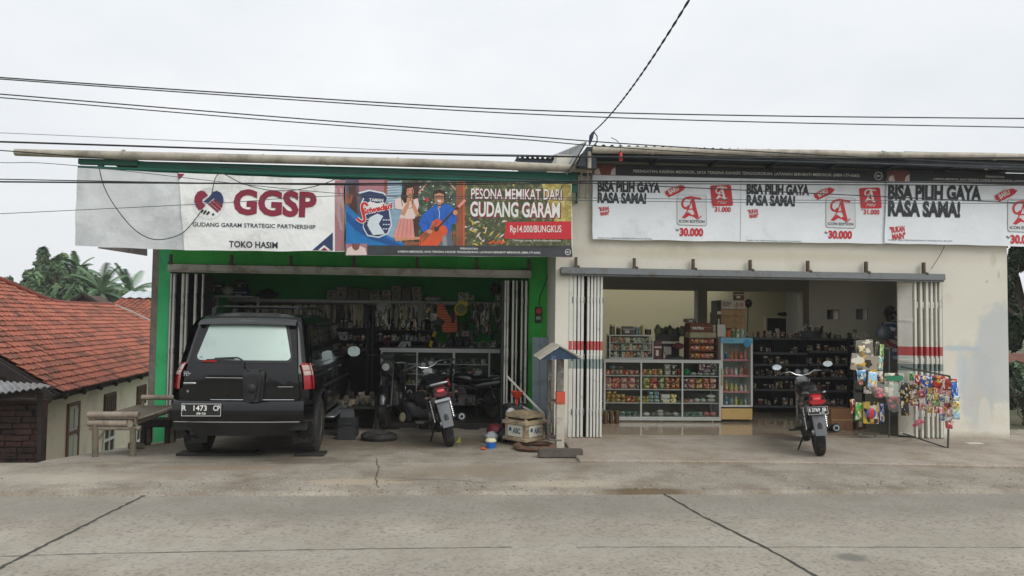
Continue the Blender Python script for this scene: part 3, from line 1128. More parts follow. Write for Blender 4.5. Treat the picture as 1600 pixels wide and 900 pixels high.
for k in range(16):
    a = E0 + dE * (0.25 + k * 0.78) + Vector((0, 0, -.10))
    mb.beam(a - perp * 0.03 + Vector((0, 0, .0)), a + perp * 0.45 + Vector((0, 0, .29)), 0.05, 0.07)
mb.build('eave_board', M_DTIM, house)
M_HWALL = mat('cream_house_wall', '#e0d9c0', 0.9, var=0.05, scale=1.2, dirt='#b8af96', dirt_amt=0.3, dscale=1.0, bump=0.1, bscale=20)
W0 = P(64, 700, 12.45)
W0.z = 0
dW = dE
def WP(a, z, off=0.0):
    return Vector((W0.x, W0.y, 0)) + dW * a - perp * off + Vector((0, 0, z))
mb = MB()
mb.prism([WP(0, -1.75), WP(12.3, -1.75), WP(12.3, 0.72), WP(0, 0.72)], perp * 0.15)
mb.prism([WP(0.0, -1.75), WP(0, 0.70), WP(0, 2.9) + perp * 3.6, WP(0, -1.75) + perp * 7], dW * 0.14)
mb.build('wall', M_HWALL, house)
def wall_a(u):
    """distance along the house wall where the photograph column u meets it"""
    d = CAMROT @ Vector(((u - 800) / 1155.0, 0, -1.0))
    # solve EYE.xy + t d = W0 + a dW
    det = d.x * (-dW.y) + dW.x * d.y
    t = (W0.x * (-dW.y) + dW.x * W0.y) / det
    return (d.x * t - W0.x) / dW.x if abs(dW.x) > abs(dW.y) else (d.y * t - W0.y) / dW.y
def wall_z(u, v):
    a = wall_a(u)
    q = WP(a, 0)
    return P(u, v, q.y).z
M_DFR = mat('brown_door_frame', '#6b4a34', 0.7, var=0.2, scale=6)
M_DOOR = mat('pale_green_door', '#b4b8a6', 0.7, var=0.08, scale=4)
def wquad(mb, a0, a1, z0, z1, off, th, m=0):
    mb.prism([WP(a0, z0, off), WP(a1, z0, off), WP(a1, z1, off), WP(a0, z1, off)], perp * th, m)
a0, a1, zt = wall_a(112), wall_a(130.5), wall_z(120, 629)
dr = MB()
wquad(dr, a0 + .06, a1 - .06, -1.7, zt - .06, 0.012, 0.05)
for (c0, c1, z0, z1) in ((.14, .46, zt - 1.35, zt - .62), (.54, .86, zt - 1.35, zt - .62), (.14, .46, zt - .45, zt - .12), (.54, .86, zt - .45, zt - .12), (.14, .86, zt - 1.75, zt - 1.45)):
    wquad(dr, a0 + (a1 - a0) * c0, a0 + (a1 - a0) * c1, z0, z1, 0.024, 0.012)
door = dr.build('door', M_DOOR, house, bevel=0.004)
mb = MB()
wquad(mb, a0, a0 + .06, -1.7, zt, 0.03, 0.06)
wquad(mb, a1 - .06, a1, -1.7, zt, 0.03, 0.06)
wquad(mb, a0 + .06, a1 - .06, zt - .06, zt, 0.03, 0.06)
wquad(mb, a0 + .06, a1 - .06, zt - .56, zt - .5, 0.03, 0.06)
mb.build('door_frame', M_DFR, door)
M_CARV = mat('carved_brown_panel', '#5a4534', 0.8, var=0.5, scale=18)
M_WHT = mat('white_window_paint', '#cfd0c6', 0.6, var=0.06)
M_DGL = mat('dark_glass', '#15181a', 0.12, var=0.1)
for u0, u1, v0 in ((168.5, 186, 612), (219, 232.5, 600)):
    a0, a1 = wall_a(u0), wall_a(u1)
    zt = wall_z((u0 + u1) / 2, v0 + 2)
    mb = MB()
    wquad(mb, a0 + .05, a1 - .05, zt - 1.6, zt - .5, 0.006, 0.03)
    wn = mb.build('window', M_DGL, house)
    mb = MB()
    wquad(mb, a0, a1, zt - .44, zt, 0.03, 0.05, 0)
    for k in range(6):
        c = a0 + (a1 - a0) * (k + .5) / 6
        wquad(mb, c - .03, c + .03, zt - .40, zt - .05, 0.042, 0.012, 0)
    mb.build('window_transom', M_CARV, wn)
    mb = MB()
    e = 0.055
    wquad(mb, a0, a0 + e, zt - 1.62, zt - .44, 0.03, 0.05)
    wquad(mb, a1 - e, a1, zt - 1.62, zt - .44, 0.03, 0.05)
    wquad(mb, a0 + e, a1 - e, zt - .60, zt - .44, 0.03, 0.05)
    for zz in (zt - 1.62, zt - 1.27, zt - .95):
        wquad(mb, a0 + e, a1 - e, zz, zz + .05, 0.03, 0.05)
    wquad(mb, (a0 + a1) / 2 - .02, (a0 + a1) / 2 + .02, zt - 1.57, zt - .6, 0.031, 0.05)
    mb.build('window_frame', M_WHT, wn)
# house further back with the tin ridge
far = thing('tiled_house', 'second tiled house farther back with pale tin ridge capping', 'house', (0, 0, 0))
A, B, Cc, D = P(128, 459, 26.7), P(262, 472, 26.7), P(262, 515, 23.2), P(128, 486, 23.2)
O2 = Vector((D.x - 1.3, 23.2, 1.26))
d2 = Vector((1, 0, 0))
u2 = Vector((0, 3.5, 1.11)).normalized()
L2 = (A - Vector((A.x, 23.2, 1.26))).length
tile_roof(far, O2, d2, u2, [(0.4, 0), (6.5, 0), (6.5, L2), (1.3, L2)])
mb = MB()
mb.tube([P(172, 476, 22.6), P(205, 489, 22.3), P(244, 508, 22.0)], 0.075, 8)
mb.build('hip_mortar', mat('mortar', '#8a857b', 0.9, var=0.2), far)
rA, rB = Vector((O2.x + 1.2, 26.7, 2.38)), Vector((O2.x + 7, 26.7, 2.38))
mb = MB()
mb.grid(lambda a, b: (rA.x + 6.5 * a, 26.7 - 0.7 * (1 - b), 2.50 - 0.25 * (1 - b) + 0.018 * math.cos(a * 44 * math.pi)), 176, 1)
mb.grid(lambda a, b: (rA.x + 6.5 * a, 26.7 + 0.6 * b, 2.50 - 0.2 * b + 0.018 * math.cos(a * 44 * math.pi)), 176, 1)
mb.build('ridge_tin', mat('pale_tin', '#b9c0c2', 0.4, metal=0.3, var=0.15, scale=2), far)
mb = MB()
mb.prism([P(106, 476, 25), P(131, 461, 25), P(156, 477, 25)], (0, 1.2, 0))
mb.build('gable', mat('gable_boards', '#4d3b34', 0.9, var=0.3, scale=6), far)
mb = MB()
mb.beam(P(104, 476, 24.9), P(131, 459.5, 24.9), 0.16, 0.09)
mb.beam(P(131, 459.5, 24.9), P(160, 478, 24.9), 0.16, 0.09)
mb.build('gable_board', M_DTIM, far)
mb = MB()
mb.bx((O2.x + 0.5, 23.7, -1.75), (O2.x + 6.3, 26.4, 1.2))
mb.build('wall', M_HWALL, far)
mb = MB().tube([P(-30, 436, 15.8), P(0, 437, 16.05), P(62, 464, 16.8), P(84, 472.5, 17.3), P(112, 475, 18.3), P(176, 477, 21.1)], 0.07, 8)
mb.build('ridge_cap', mat('dark_clay_ridge', '#6e3428', 0.9, var=0.3, scale=5), house)

# shed at the road edge: tin lean-to over a dark rough brick wall
shed = thing('tin_shed', 'dark rough brick shed under a grey corrugated lean to roof at far left', 'shed', (0, 0, 0))
M_BRK = mat('dark_brick', '#3c2620', 0.95, var=0.5, scale=9, bump=1.0, bscale=14, dirt='#1c1513', dirt_amt=0.6, dscale=3, stretch=(1, 1, 2.2))
p0, p1 = P(-140, 690, 9.25), P(62, 690, 9.25)
mb = MB()
r = random.Random(3)
mb.bx((p0.x, 9.28, -1.75), (p1.x, 9.4, 0.62))
zz = -0.5
while zz < 0.62:
    xx = p0.x + r.uniform(-.1, .1)
    while xx < p1.x - .02:
        wd = r.uniform(.18, .24)
        e = min(xx + wd - .014, p1.x)
        d_ = r.uniform(0.0, 0.04)
        if e > xx + .03:
            mb.bx((xx, 9.25 - d_, zz), (e, 9.29, min(0.62, zz + r.uniform(.052, .064))))
        xx += wd
    zz += .072
mb.build('wall', M_BRK, shed, bevel=0.0, smooth=False)
q0, q1, q2, q3 = P(-140, 632, 8.85), P(80, 604, 8.85), P(62, 600, 9.5), P(-140, 585, 9.5)
mb = MB()
for dz in (0, -0.01):
    mb.grid(lambda a, b: tuple(q0.lerp(q1, a).lerp(q3.lerp(q2, a), b) + Vector((0, 0, dz + 0.012 * math.cos(a * 40 * math.pi)))), 160, 2)
mb.build('roof', M_TIN, shed)
mb = MB()
mb.beam(P(-140, 640, 9.05), P(62, 611, 9.05), 0.05, 0.06)
mb.beam(P(63, 612, 9.22), P(62, 730, 9.22), 0.05, 0.05)
mb.build('roof_beam', M_DTIM, shed)
mb = MB()                                   # dark gable boards of the house above the lean-to
ga, gb, gc = P(-140, 530, 11.9), P(84, 607, 11.9), P(-140, 640, 11.9)
mb.prism([ga, gb, P(62, 620, 11.9), gc], (0, 0.05, 0))
mb.build('gable_boards', M_DTIM, house)

# ================================================================ trees
def leaf_mat(name, col, var=0.35, rand=0.15):
    m = mat(name, col, 0.55, var=var, scale=1.2, rand=rand)
    return m
def leafcloud(mb, c, rad, n, size, r, m=0, droop=0.3):
    c = Vector(c)
    for _ in range(n):
        while True:
            q = Vector((r.uniform(-1, 1), r.uniform(-1, 1), r.uniform(-1, 1)))
            if 0.25 < q.length < 1:
                break
        p = c + Vector((q.x * rad[0], q.y * rad[1], q.z * rad[2]))
        nrm = (q + Vector((r.uniform(-.6, .6), r.uniform(-.6, .6), r.uniform(-.2, 1.0)))).normalized()
        t = nrm.orthogonal().normalized()
        t = Matrix.Rotation(r.uniform(0, 6.28), 3, nrm) @ t
        b = nrm.cross(t)
        s_ = size * r.uniform(.6, 1.3)
        t = t * s_
        b = b * s_ * .45
        dz = Vector((0, 0, -droop * s_))
        o = len(mb.v)
        mb.v += [tuple(p - t), tuple(p + b), tuple(p + t + dz), tuple(p - b)]
        mb.f.append((o, o + 1, o + 2, o + 3))
        mb.mi.append(m)
M_BARK = mat('bark', '#4c4034', 0.95, var=0.3, scale=6, bump=0.5)
def tree(name, label, base, clumps, size, cols, seed, trunk_r=0.25, per=160):
    r = random.Random(seed)
    t = thing(name, label, 'tree', base)
    B = Vector(base)
    top = max(c[0][2] for c in clumps)
    mb = MB()
    cx = sum(c[0][0] for c in clumps) / len(clumps)
    cy = sum(c[0][1] for c in clumps) / len(clumps)
    mid = Vector((cx * .5 + B.x * .5, cy * .5 + B.y * .5, B.z + (top - B.z) * .45))
    mb.tube([Vector((0, 0, 0)), (mid - B) * .5 + Vector((.1, 0, 0)), mid - B], [trunk_r, trunk_r * .8, trunk_r * .6], 9)
    for c, rad in clumps:
        e = Vector(c) - B
        m_ = (mid - B).lerp(e, .5) + Vector((r.uniform(-.2, .2), 0, r.uniform(0, .2)))
        mb.tube([mid - B, m_, e], [trunk_r * .5, trunk_r * .3, trunk_r * .1], 6)
    mb.build('trunk', M_BARK, t)
    mb = MB()
    for c, rad in clumps:
        vol = rad[0] * rad[2]
        leafcloud(mb, Vector(c) - B, rad, int(per * max(.3, vol)), size, r, 0)
        leafcloud(mb, Vector(c) - B + Vector((r.uniform(-.5, .5) * rad[0], 0, r.uniform(-.3, .6) * rad[2])), (rad[0] * .8, rad[1] * .8, rad[2] * .7), int(per * .4 * max(.3, vol)), size, r, 1)
    mb.build('crown', cols, t, smooth=False, fixn=False)
    return t
M_LF1 = leaf_mat('leaf_dark', '#465f40')
M_LF2 = leaf_mat('leaf_mid', '#5f7a50')
M_LF3 = leaf_mat('leaf_light', '#5c7840')
YT = 46.0
def cl(u, v, ru, rv, Y=YT):
    p = P(u, v, Y)
    k = Y / 1155.0
    g = 1.3 if Y == YT else 1.0
    return ((p.x, p.y + rnd.uniform(-1, 1), p.z), (ru * k * g, ru * k * .8 * g, rv * k * g))
b_ = P(90, 480, YT)
tree('broadleaf_tree', 'tall uneven broadleaf tree rising behind the orange roof', (b_.x, YT, -1.75),
     [cl(69, 398, 5, 9), cl(66, 412, 8, 8), cl(84, 404, 6, 7), cl(76, 424, 13, 10), cl(47, 428, 7, 5), cl(44, 440, 7, 9), cl(60, 445, 12, 12), cl(95, 430, 14, 14),
      cl(80, 452, 18, 14), cl(112, 440, 14, 16), cl(60, 462, 18, 10), cl(105, 462, 22, 12), cl(130, 455, 12, 14), cl(118, 425, 8, 9), cl(140, 440, 8, 9), cl(100, 415, 6, 8), cl(146, 460, 13, 9), cl(170, 465, 12, 8), cl(186, 468, 9, 6), cl(40, 462, 8, 8), cl(50, 470, 12, 8)], 0.27, [M_LF1, M_LF2], 21, 0.35, 620)
b_ = P(20, 440, 60)
tree('broadleaf_tree', 'small round tree top peeping over the roof at far left', (b_.x, 60, -1.75), [cl(20, 440, 9, 6, 60), cl(22, 446, 10, 6, 60)], 0.30, [M_LF1, M_LF2], 22, 0.3, 170)
M_PALM = leaf_mat('palm_leaf', '#5f7d5a')
def palm(label, u, v, Y, sc, seed, nf=15):
    r = random.Random(seed)
    top = P(u, v, Y)
    t = thing('coconut_palm', label, 'palm tree', (top.x, Y, -1.75), group='palms behind the tiled houses')
    h = top.z + 1.75
    mb = MB()
    mb.tube([(0.4, 0, 0), (0.2, 0, h * .5), (0, 0, h)], [0.16, 0.12, 0.09], 9)
    mb.build('trunk', M_BARK, t)
    mb = MB()
    for i in range(nf):
        az = 2 * math.pi * i / nf + r.uniform(-.2, .2)
        el = r.uniform(-.1, 1.35)
        ln = sc * r.uniform(.8, 1.15)
        d = Vector((math.cos(az) * math.cos(el), math.sin(az) * math.cos(el), math.sin(el)))
        pts = []
        p = Vector((0, 0, h))
        for k in range(10):
            pts.append(p.copy())
            p = p + d * ln / 9
            d = (d + Vector((0, 0, -0.13))).normalized()
        mb.tube(pts, [0.04 * (1 - k / 12) for k in range(10)], 4)
        for k in range(1, 10):
            for f in (0, .33, .66):
                if k == 9 and f:
                    continue
                q = pts[k].lerp(pts[min(9, k + 1)], f)
                tg = (pts[min(9, k + 1)] - pts[k - 1]).normalized()
                sd_ = tg.cross(Vector((0, 0, 1)))
                if sd_.length < .1:
                    sd_ = Vector((1, 0, 0))
                sd_.normalize()
                for s_ in (-1, 1):
                    l2 = ln * .22 * (1 - abs(k - 4.5) / 9) * r.uniform(.8, 1.1)
                    e = q + (sd_ * s_ * .8 + tg * .6 + Vector((0, 0, -.45))).normalized() * l2
                    wv = tg * 0.035
                    o = len(mb.v)
                    mb.v += [tuple(q - wv), tuple(q + wv), tuple(e + wv * .3), tuple(e - wv * .3)]
                    mb.f.append((o, o + 1, o + 2, o + 3))
                    mb.mi.append(0)
    mb.build('crown', M_PALM, t, smooth=False, fixn=False)
palm('coconut palm with upright tip beside the broadleaf tree', 121, 424, 47, 1.55, 31, 19)
palm('bushy coconut palm in the middle of the three', 158, 458, 46, 1.9, 32, 26)
palm('coconut palm nearest the green building', 202, 459, 48, 1.9, 33, 24)

# trees, hedge and a tiled wall at the right edge
def cr_(u, v, ru, rv, Y):
    return cl(u, v, ru, rv, Y)
M_LFD = leaf_mat('leaf_deep_green', '#26381f')  # darkest of the leaf greens
tree('broadleaf_tree', 'dark leafy tree beside the cream building at the right edge', (P(1606, 700, 14).x, 14, 0.0),
     [cl(1592, 405, 22, 22, 14), cl(1600, 445, 26, 24, 14), cl(1588, 475, 16, 22, 14), cl(1604, 505, 24, 24, 14), cl(1630, 430, 30, 40, 14), cl(1625, 500, 30, 40, 14), cl(1594, 365, 20, 24, 14), cl(1640, 360, 40, 30, 14), cl(1586, 430, 16, 30, 14), cl(1584, 520, 14, 30, 14), cl(1594, 480, 20, 30, 14.6), cl(1590, 400, 18, 24, 14.6)],
     0.09, [M_LFD, M_LF2], 41, 0.12, 2600)
tree('leafy_shrub', 'dense shrub low beside the cream building at the right edge', (P(1600, 690, 12).x, 12, 0.0),
     [cl(1592, 590, 12, 22, 12), cl(1604, 620, 18, 28, 12), cl(1596, 655, 14, 22, 12), cl(1625, 610, 25, 40, 12), cl(1586, 570, 10, 22, 12.5), cl(1584, 630, 9, 26, 12.5), cl(1588, 675, 12, 14, 12.5)], 0.075, [M_LFD, M_LF1], 42, 0.03, 3800)
rw = thing('tiled_wall', 'low wall topped with faded red tiles glimpsed behind the shrub', 'wall', (0, 0, 0))
mb = MB()
pa, pb = P(1576, 560, 19), P(1800, 562, 19)
mb.bx((pa.x - 1, 19, -0.1), (pb.x, 19.2, pa.z - .1))
mb.build('wall', mat('faded_wall', '#9a9284', 0.9, var=0.15), rw)
mb = MB()
for k in range(5):
    mb.bx((pa.x - 1, 18.9 + k * .06, pa.z - .1 + k * .05), (pb.x, 19.02 + k * .06, pa.z - .07 + k * .05))
mb.build('coping', mat('faded_red_tile', '#8c5148', 0.9, var=0.3, scale=8), rw)

# ================================================================ bamboo bench
M_BAM = mat('weathered_bamboo', '#948979', 0.7, var=0.22, scale=3, dirt='#5b5145', dirt_amt=0.5, dscale=6, stretch=(1, 1, 1))
M_WOODG = mat('weathered_wood', '#6f6656', 0.85, var=0.25, scale=5, dirt='#413a32', dirt_amt=0.4, dscale=5)
bb0 = P(145, 705, 9.2)
bench = thing('bamboo_bench', 'weathered bamboo bench with a slatted seat and round end rails', 'bench', (bb0.x, 9.2, 0))
def lc(u, v, Y):
    return P(u, v, Y) - Vector((bb0.x, 9.2, 0))
def bamboo(mb, p, q, r_):
    p, q = Vector(p), Vector(q)
    n = max(2, int((q - p).length / 0.28))
    pts, rs = [], []
    for i in range(n + 1):
        for k, s_ in ((-0.012, 1), (0, 1.09), (0.012, 1)):
            f = i / n + k / (q - p).length
            if 0 <= f <= 1:
                pts.append(p.lerp(q, f))
                rs.append(r_ * s_)
    mb.tube(pts, rs, 12)
Yn, Yb = 9.15, 10.75
mb = MB(); bamboo(mb, lc(138, 648, Yn), lc(217, 648, Yn), 0.037); mb.build('end_rail', M_BAM, bench)
mb = MB(); bamboo(mb, lc(138, 661, Yn), lc(199, 662, Yn), 0.036); mb.build('seat_beam', M_BAM, bench)
mb = MB(); bamboo(mb, lc(140, 668, Yn + .02), lc(220, 669, Yn + .02), 0.028); mb.build('seat_beam', M_BAM, bench)
mb = MB(); bamboo(mb, lc(203, 663, Yn - .02), lc(288, 632, Yb - .1), 0.036); mb.build('side_rail', M_BAM, bench)
mb = MB(); bamboo(mb, lc(222, 621, Yb - .3), lc(276, 621, Yb - .3), 0.035); mb.build('end_rail', M_BAM, bench)
mb = MB()
s0, s1 = lc(141, 655, Yn + .05), lc(212, 656, Yn + .05)
e0, e1 = lc(214, 634, Yb), lc(290, 634, Yb)
for k in range(11):
    f = k / 10
    a, b = s0.lerp(s1, f), e0.lerp(e1, f)
    mb.beam(a, b, 0.046, 0.016)
mb.build('slatted_seat', M_WOODG, bench)
for a, b in (((149, 662, Yn), (149, 709, Yn)), ((208, 668, Yn), (208, 711, Yn)), ((268, 640, Yb - .2), (268, 690, Yb - .2)), ((232, 640, Yb - .2), (232, 684, Yb - .2))):
    p, q = lc(*a), lc(*b)
    q.z = fore_z(q.x + bb0.x, q.y + 9.2)
    mb = MB()
    mb.tube([p, q], 0.036, 10)
    mb.build('leg', M_WOODG, bench)
mb = MB()
mb.tube([lc(152, 690, Yn), lc(164, 671, Yn)], 0.014, 6)
mb.build('brace', M_WOODG, bench)
for u in (147, 212):
    mb = MB()
    mb.tube([lc(u, 650, Yn), lc(u, 664, Yn)], 0.018, 6)
    mb.build('peg', M_WOODG, bench)
mb = MB().tube([lc(224, 625, Yb - .3), lc(223, 637, Yb - .3)], 0.02, 6)
mb.build('peg', M_WOODG, bench)
# dark low table behind it
M_DWOOD = mat('dark_wood', '#2a241f', 0.7, var=0.3, scale=6)
ps = P(247, 688, 10.6)
stool = thing('low_table', 'low dark wooden table under the far end of the bamboo bench', 'table', (ps.x, 10.6, fore_z(ps.x, 10.6)))
mb = MB(); mb.box((0, 0, 0.30), (0.42, 0.30, 0.10)); mb.build('tabletop', M_DWOOD, stool, bevel=0.006)
for sx in (-.16, .16):
    for sy in (-.1, .1):
        mb = MB(); mb.box((sx, sy, 0.125), (0.06, 0.06, 0.25)); mb.build('leg', M_DWOOD, stool, bevel=0.004)
ps = PZ(213, 696, -.03)
lg = MB().tube([(-.09, -.02, .05), (0, 0, .055), (.09, .03, .035)], [.04, .045, .035], 9).build('wood_log', M_WOODG)
lg.location = (ps.x, ps.y, fore_z(ps.x, ps.y))
tag(lg, 'short rough log lying on the concrete under the bamboo bench', 'log')
# ================================================================ printed banners
def sheet_mat(name, col, bump=0.5, bsc=7.0, dirt='#a8a79f', da=0.35, rough=0.55):
    return mat(name, col, rough, var=0.05, scale=2.2, bump=bump, bscale=bsc, dirt=dirt, dirt_amt=da, dscale=1.6)
M_VINYL = sheet_mat('white_vinyl', '#ebedec', 0.8, 7.0, '#b9b9b2', 0.3)
M_VINYLB = sheet_mat('cool_white_vinyl', '#e9eff4', 0.4, 5.0, '#cbd2d6', 0.2)
M_VINYLG = sheet_mat('grey_vinyl_back', '#cfd3d4', 0.9, 5.0, '#aeb3b4', 0.35)
def inkm(name, col, var=0.06):
    return mat('ink_' + name, col, 0.5, var=var, scale=5, bump=0.15, bscale=8)
INK = dict(maroon=inkm('maroon', '#84213a'), navy=inkm('navy', '#26365e'), black=inkm('black', '#20262c'), white=inkm('white', '#dedfdb'),
           red=inkm('red', '#c3242f'), char=inkm('charcoal', '#34383c', .2), blue=inkm('blue', '#1672b4', .15), dblue=inkm('deep_blue', '#155094', .2), sky=inkm('sky', '#8aa7bd', .2),
           skin=inkm('skin', '#c58a6a', .1), hair=inkm('hair', '#2a201c', .2), pink=inkm('pink', '#d99186', .12), blouse=inkm('blouse', '#dcc9c2', .08), shirt=inkm('shirt', '#1f5fb8', .12),
           orange=inkm('orange', '#d2552b', .12), brown=inkm('brown', '#8c5238', .25), dbrown=inkm('dark_brown', '#4a2f27', .3), lblue=inkm('light_blue', '#cfd9e0', .05),
           grey=inkm('grey', '#8e9092', .1), mauve=inkm('mauve', '#a5737a', .1), jean=inkm('jean', '#5c6678', .2), yellow=inkm('yellow', '#d0b24a', .25), lwhite=inkm('pale_card', '#d7dcde', .03),
           beard=inkm('photo_red', '#7d4a44', .35))
def foliage_ink():
    m = mat('ink_foliage', '#454d30', 0.5, var=0.55, scale=9, dirt='#b0a878', dirt_amt=0.3, dscale=14)
    return m
INK['fol'] = foliage_ink()
INK['fold'] = mat('ink_dark_foliage', '#3f4f3c', 0.5, var=0.6, scale=11, dirt='#b9bfae', dirt_amt=0.25, dscale=16)
INK['gold'] = mat('ink_gold_foliage', '#9c8b42', 0.5, var=0.4, scale=12, dirt='#d6cb8c', dirt_amt=0.4, dscale=18)
INK['dusk'] = mat('ink_dusk', '#5f5566', 0.5, var=0.3, scale=7)
KEYS = list(INK)
MI = {k: i for i, k in enumerate(KEYS)}
MLIST = [INK[k] for k in KEYS]
def wave_fn(seed, amp, fx, fz):
    def f(x, z):
        return amp * (noise.noise(Vector((x * fx, z * fz, seed))) + 0.2 * noise.noise(Vector((x * fx * 2.7 + z, z * fz * 2.2, seed + 9))))
    return f
def banner(label, Y, px, wave, M, nx=70, nz=24, edge=3):
    """px: four photograph corners, upper left first, clockwise; ragged hem"""
    t = thing('banner', label, 'banner', (0, 0, 0), group='printed banners over the shop fronts')
    c = [P(u, v, Y) for u, v in px]
    def fn(a, b):
        p = c[0].lerp(c[1], a).lerp(c[3].lerp(c[2], a), b)
        p.y = Y + wave(p.x, p.z)
        if b > .97 or b < .03:
            p.z += 0.010 * noise.noise(Vector((p.x * 2.3, b, 2.0)))
        if a < .02 or a > .98:
            p.x += 0.012 * noise.noise(Vector((p.z * 3.5, a, 5.0)))
        return p
    mb = MB()
    mb.grid(fn, nx, nz)
    mb.build('sheet', M, t, fixn=False)
    return t
# --- blank grey sheet, the back of an old banner
wv = wave_fn(1, 0.022, 2.2, 2.6)
bn = banner('blank grey wrinkled sheet at the left end of the canopy', 9.84, [(121, 262), (283, 271), (289, 391), (117, 384)], wv, M_VINYLG)
# --- shop name banner
wv = wave_fn(2, 0.017, 1.7, 2.0)
bn = banner('white banner with a handshake emblem and large maroon initials', 9.82, [(279, 270), (538, 281), (538, 393), (288, 391)], wv, M_VINYL)
pr = Print(9.82, wv)
pr.text('GGSP', 364, 333, 494, 338, 38, MI['maroon'], 1, bold=0.045)
pr.text('GUDANG GARAM STRATEGIC PARTNERSHIP', 301, 353.5, 493, 358, 6.6, MI['black'], 1, bold=0.012)
pr.text('TOKO HASIM', 358, 386, 434, 388, 10, MI['black'], 1, bold=0.02)
pr.build('lettering', MLIST, bn)
pr = Print(9.82, wv)
pr.quad(523.5, 281.5, 537.5, 392, MI['mauve'], 1)
for k in range(7):
    pr.stroke([(525 + k * 1.8, 294), (525 + k * 1.8, 335 + k * 6)], 0.6, MI['blouse'], 2)
pr.poly([(488, 391), (520, 363), (520, 391.5)], MI['navy'], 1)
pr.poly([(497, 391), (506.5, 383), (517, 391.4)], MI['white'], 2)
pr.poly([(501.5, 391.2), (507, 386.5), (512.5, 391.3)], MI['maroon'], 3)
pr.poly([(277, 271), (288.5, 272), (279.5, 281)], MI['maroon'], 1)
pr.build('printed_border', MLIST, bn)
pr = Print(9.82, wv)
# emblem: two clasped hands making a heart
pr.ring(326.5, 318, 24.6, 0.9, MI['lwhite'], 1)
h1 = [(327, 309), (322, 301), (315, 298), (308.5, 300), (304.5, 307), (304, 316), (307, 325), (312, 330), (318, 327), (326, 332), (336, 334), (346, 330)]
pr.poly([(325, 305.5), (320, 299), (314.5, 297.7), (308.5, 300), (304.3, 307), (303.8, 315), (306, 322), (311, 328.5), (316, 326.5), (321, 321), (316, 315), (317, 311)], MI['maroon'], 2)
pr.poly([(327, 307), (333, 299.5), (339, 298), (345, 301), (348.7, 308), (349, 315), (347.5, 321), (334, 309.5), (325, 317.2), (317.5, 315.3)], MI['navy'], 2)
for k, (ax, ay, bx, by) in enumerate(((333.5, 312, 347, 323.5), (329.5, 315, 344.5, 327.8), (326, 318, 341, 331))):
    pr.stroke([(ax, ay), (bx, by)], 4.2 if k < 2 else 3.2, MI['maroon'], 2)
for k, (ax, ay, bx, by) in enumerate(((317.5, 327.6, 314, 332), (322, 328.8, 318.2, 334.2), (327.3, 330.5, 323, 335.4), (334.5, 334, 331.5, 335.8))):
    pr.stroke([(ax, ay), (bx, by)], 3.1, MI['black'], 2)
pr.build('handshake_emblem', MLIST, bn)
# --- picture banner
wv = wave_fn(3, 0.012, 1.4, 1.5)
bn = banner('colourful banner of a guitar player and a woman in a garden', 9.80, [(540, 280), (893, 287), (895, 402), (540, 399)], wv, M_VINYL)
pr = Print(9.80, wv)
Q = lambda *a: pr.poly(*a)
pr.quad(540.5, 280.5, 606, 384, MI['dusk'], 1)
Q([(606, 281), (724, 283.5), (724, 384), (606, 384)], MI['fold'], 1)
Q([(724, 283.5), (892, 287.5), (893, 385), (724, 385)], MI['fol'], 1)
Q([(846, 287), (892, 287.5), (893, 346), (866, 346)], MI['gold'], 2)
Q([(604, 283), (628, 283), (628, 384), (604, 384)], MI['sky'], 2)
for k in range(9):
    pr.stroke([(604, 292 + k * 4.2), (626, 290 + k * 4.2)], 0.9, MI['lblue'], 3)
Q([(561, 281), (605, 281.5), (605, 306), (561, 304)], MI['mauve'], 2)
Q([(545, 292), (556, 290), (563, 384), (548, 384)], MI['dbrown'], 2)
Q([(600.5, 281), (605.5, 281), (605.5, 345), (600.5, 345)], MI['brown'], 3)
Q([(540.5, 300), (552, 305), (549, 318), (540.5, 318)], MI['brown'], 2)
Q([(646, 282), (654, 282), (654, 384), (646, 384)], MI['dbrown'], 2)
Q([(713, 283), (725, 283.5), (725, 384), (712, 384)], MI['brown'], 3)
Q([(723.5, 283.5), (726, 283.5), (726, 384), (723.5, 384)], MI['orange'], 4)
pr.stroke([(654, 302), (668, 285)], 1.8, MI['pink'], 3)
pr.stroke([(712, 297), (701, 284)], 1.8, MI['pink'], 3)
Q([(702, 362), (720, 361), (720, 366), (702, 366)], MI['brown'], 4)
for k in range(4):
    Q([(704 + k * 4, 366), (706 + k * 4, 366), (706 + k * 4, 384), (704 + k * 4, 384)], MI['brown'], 4)
pr.disc(667, 312, 3, 3, MI['red'], 3)
r = random.Random(8)
for k in range(34):
    pr.disc(r.uniform(656, 711), r.uniform(286, 330), r.uniform(.7, 2.0), r.uniform(.6, 1.6), MI['lblue' if k % 3 else 'fol'], 2, 7)
# blue sweep
Q([(540.5, 321), (548, 326), (560, 337), (578, 352), (604, 367), (632, 381), (634, 384.5), (540.5, 383)], MI['blue'], 4)
Q([(540.5, 330), (556, 345), (580, 360), (606, 372), (628, 383), (610, 383.5), (580, 374), (556, 360), (540.5, 344)], MI['dblue'], 5)
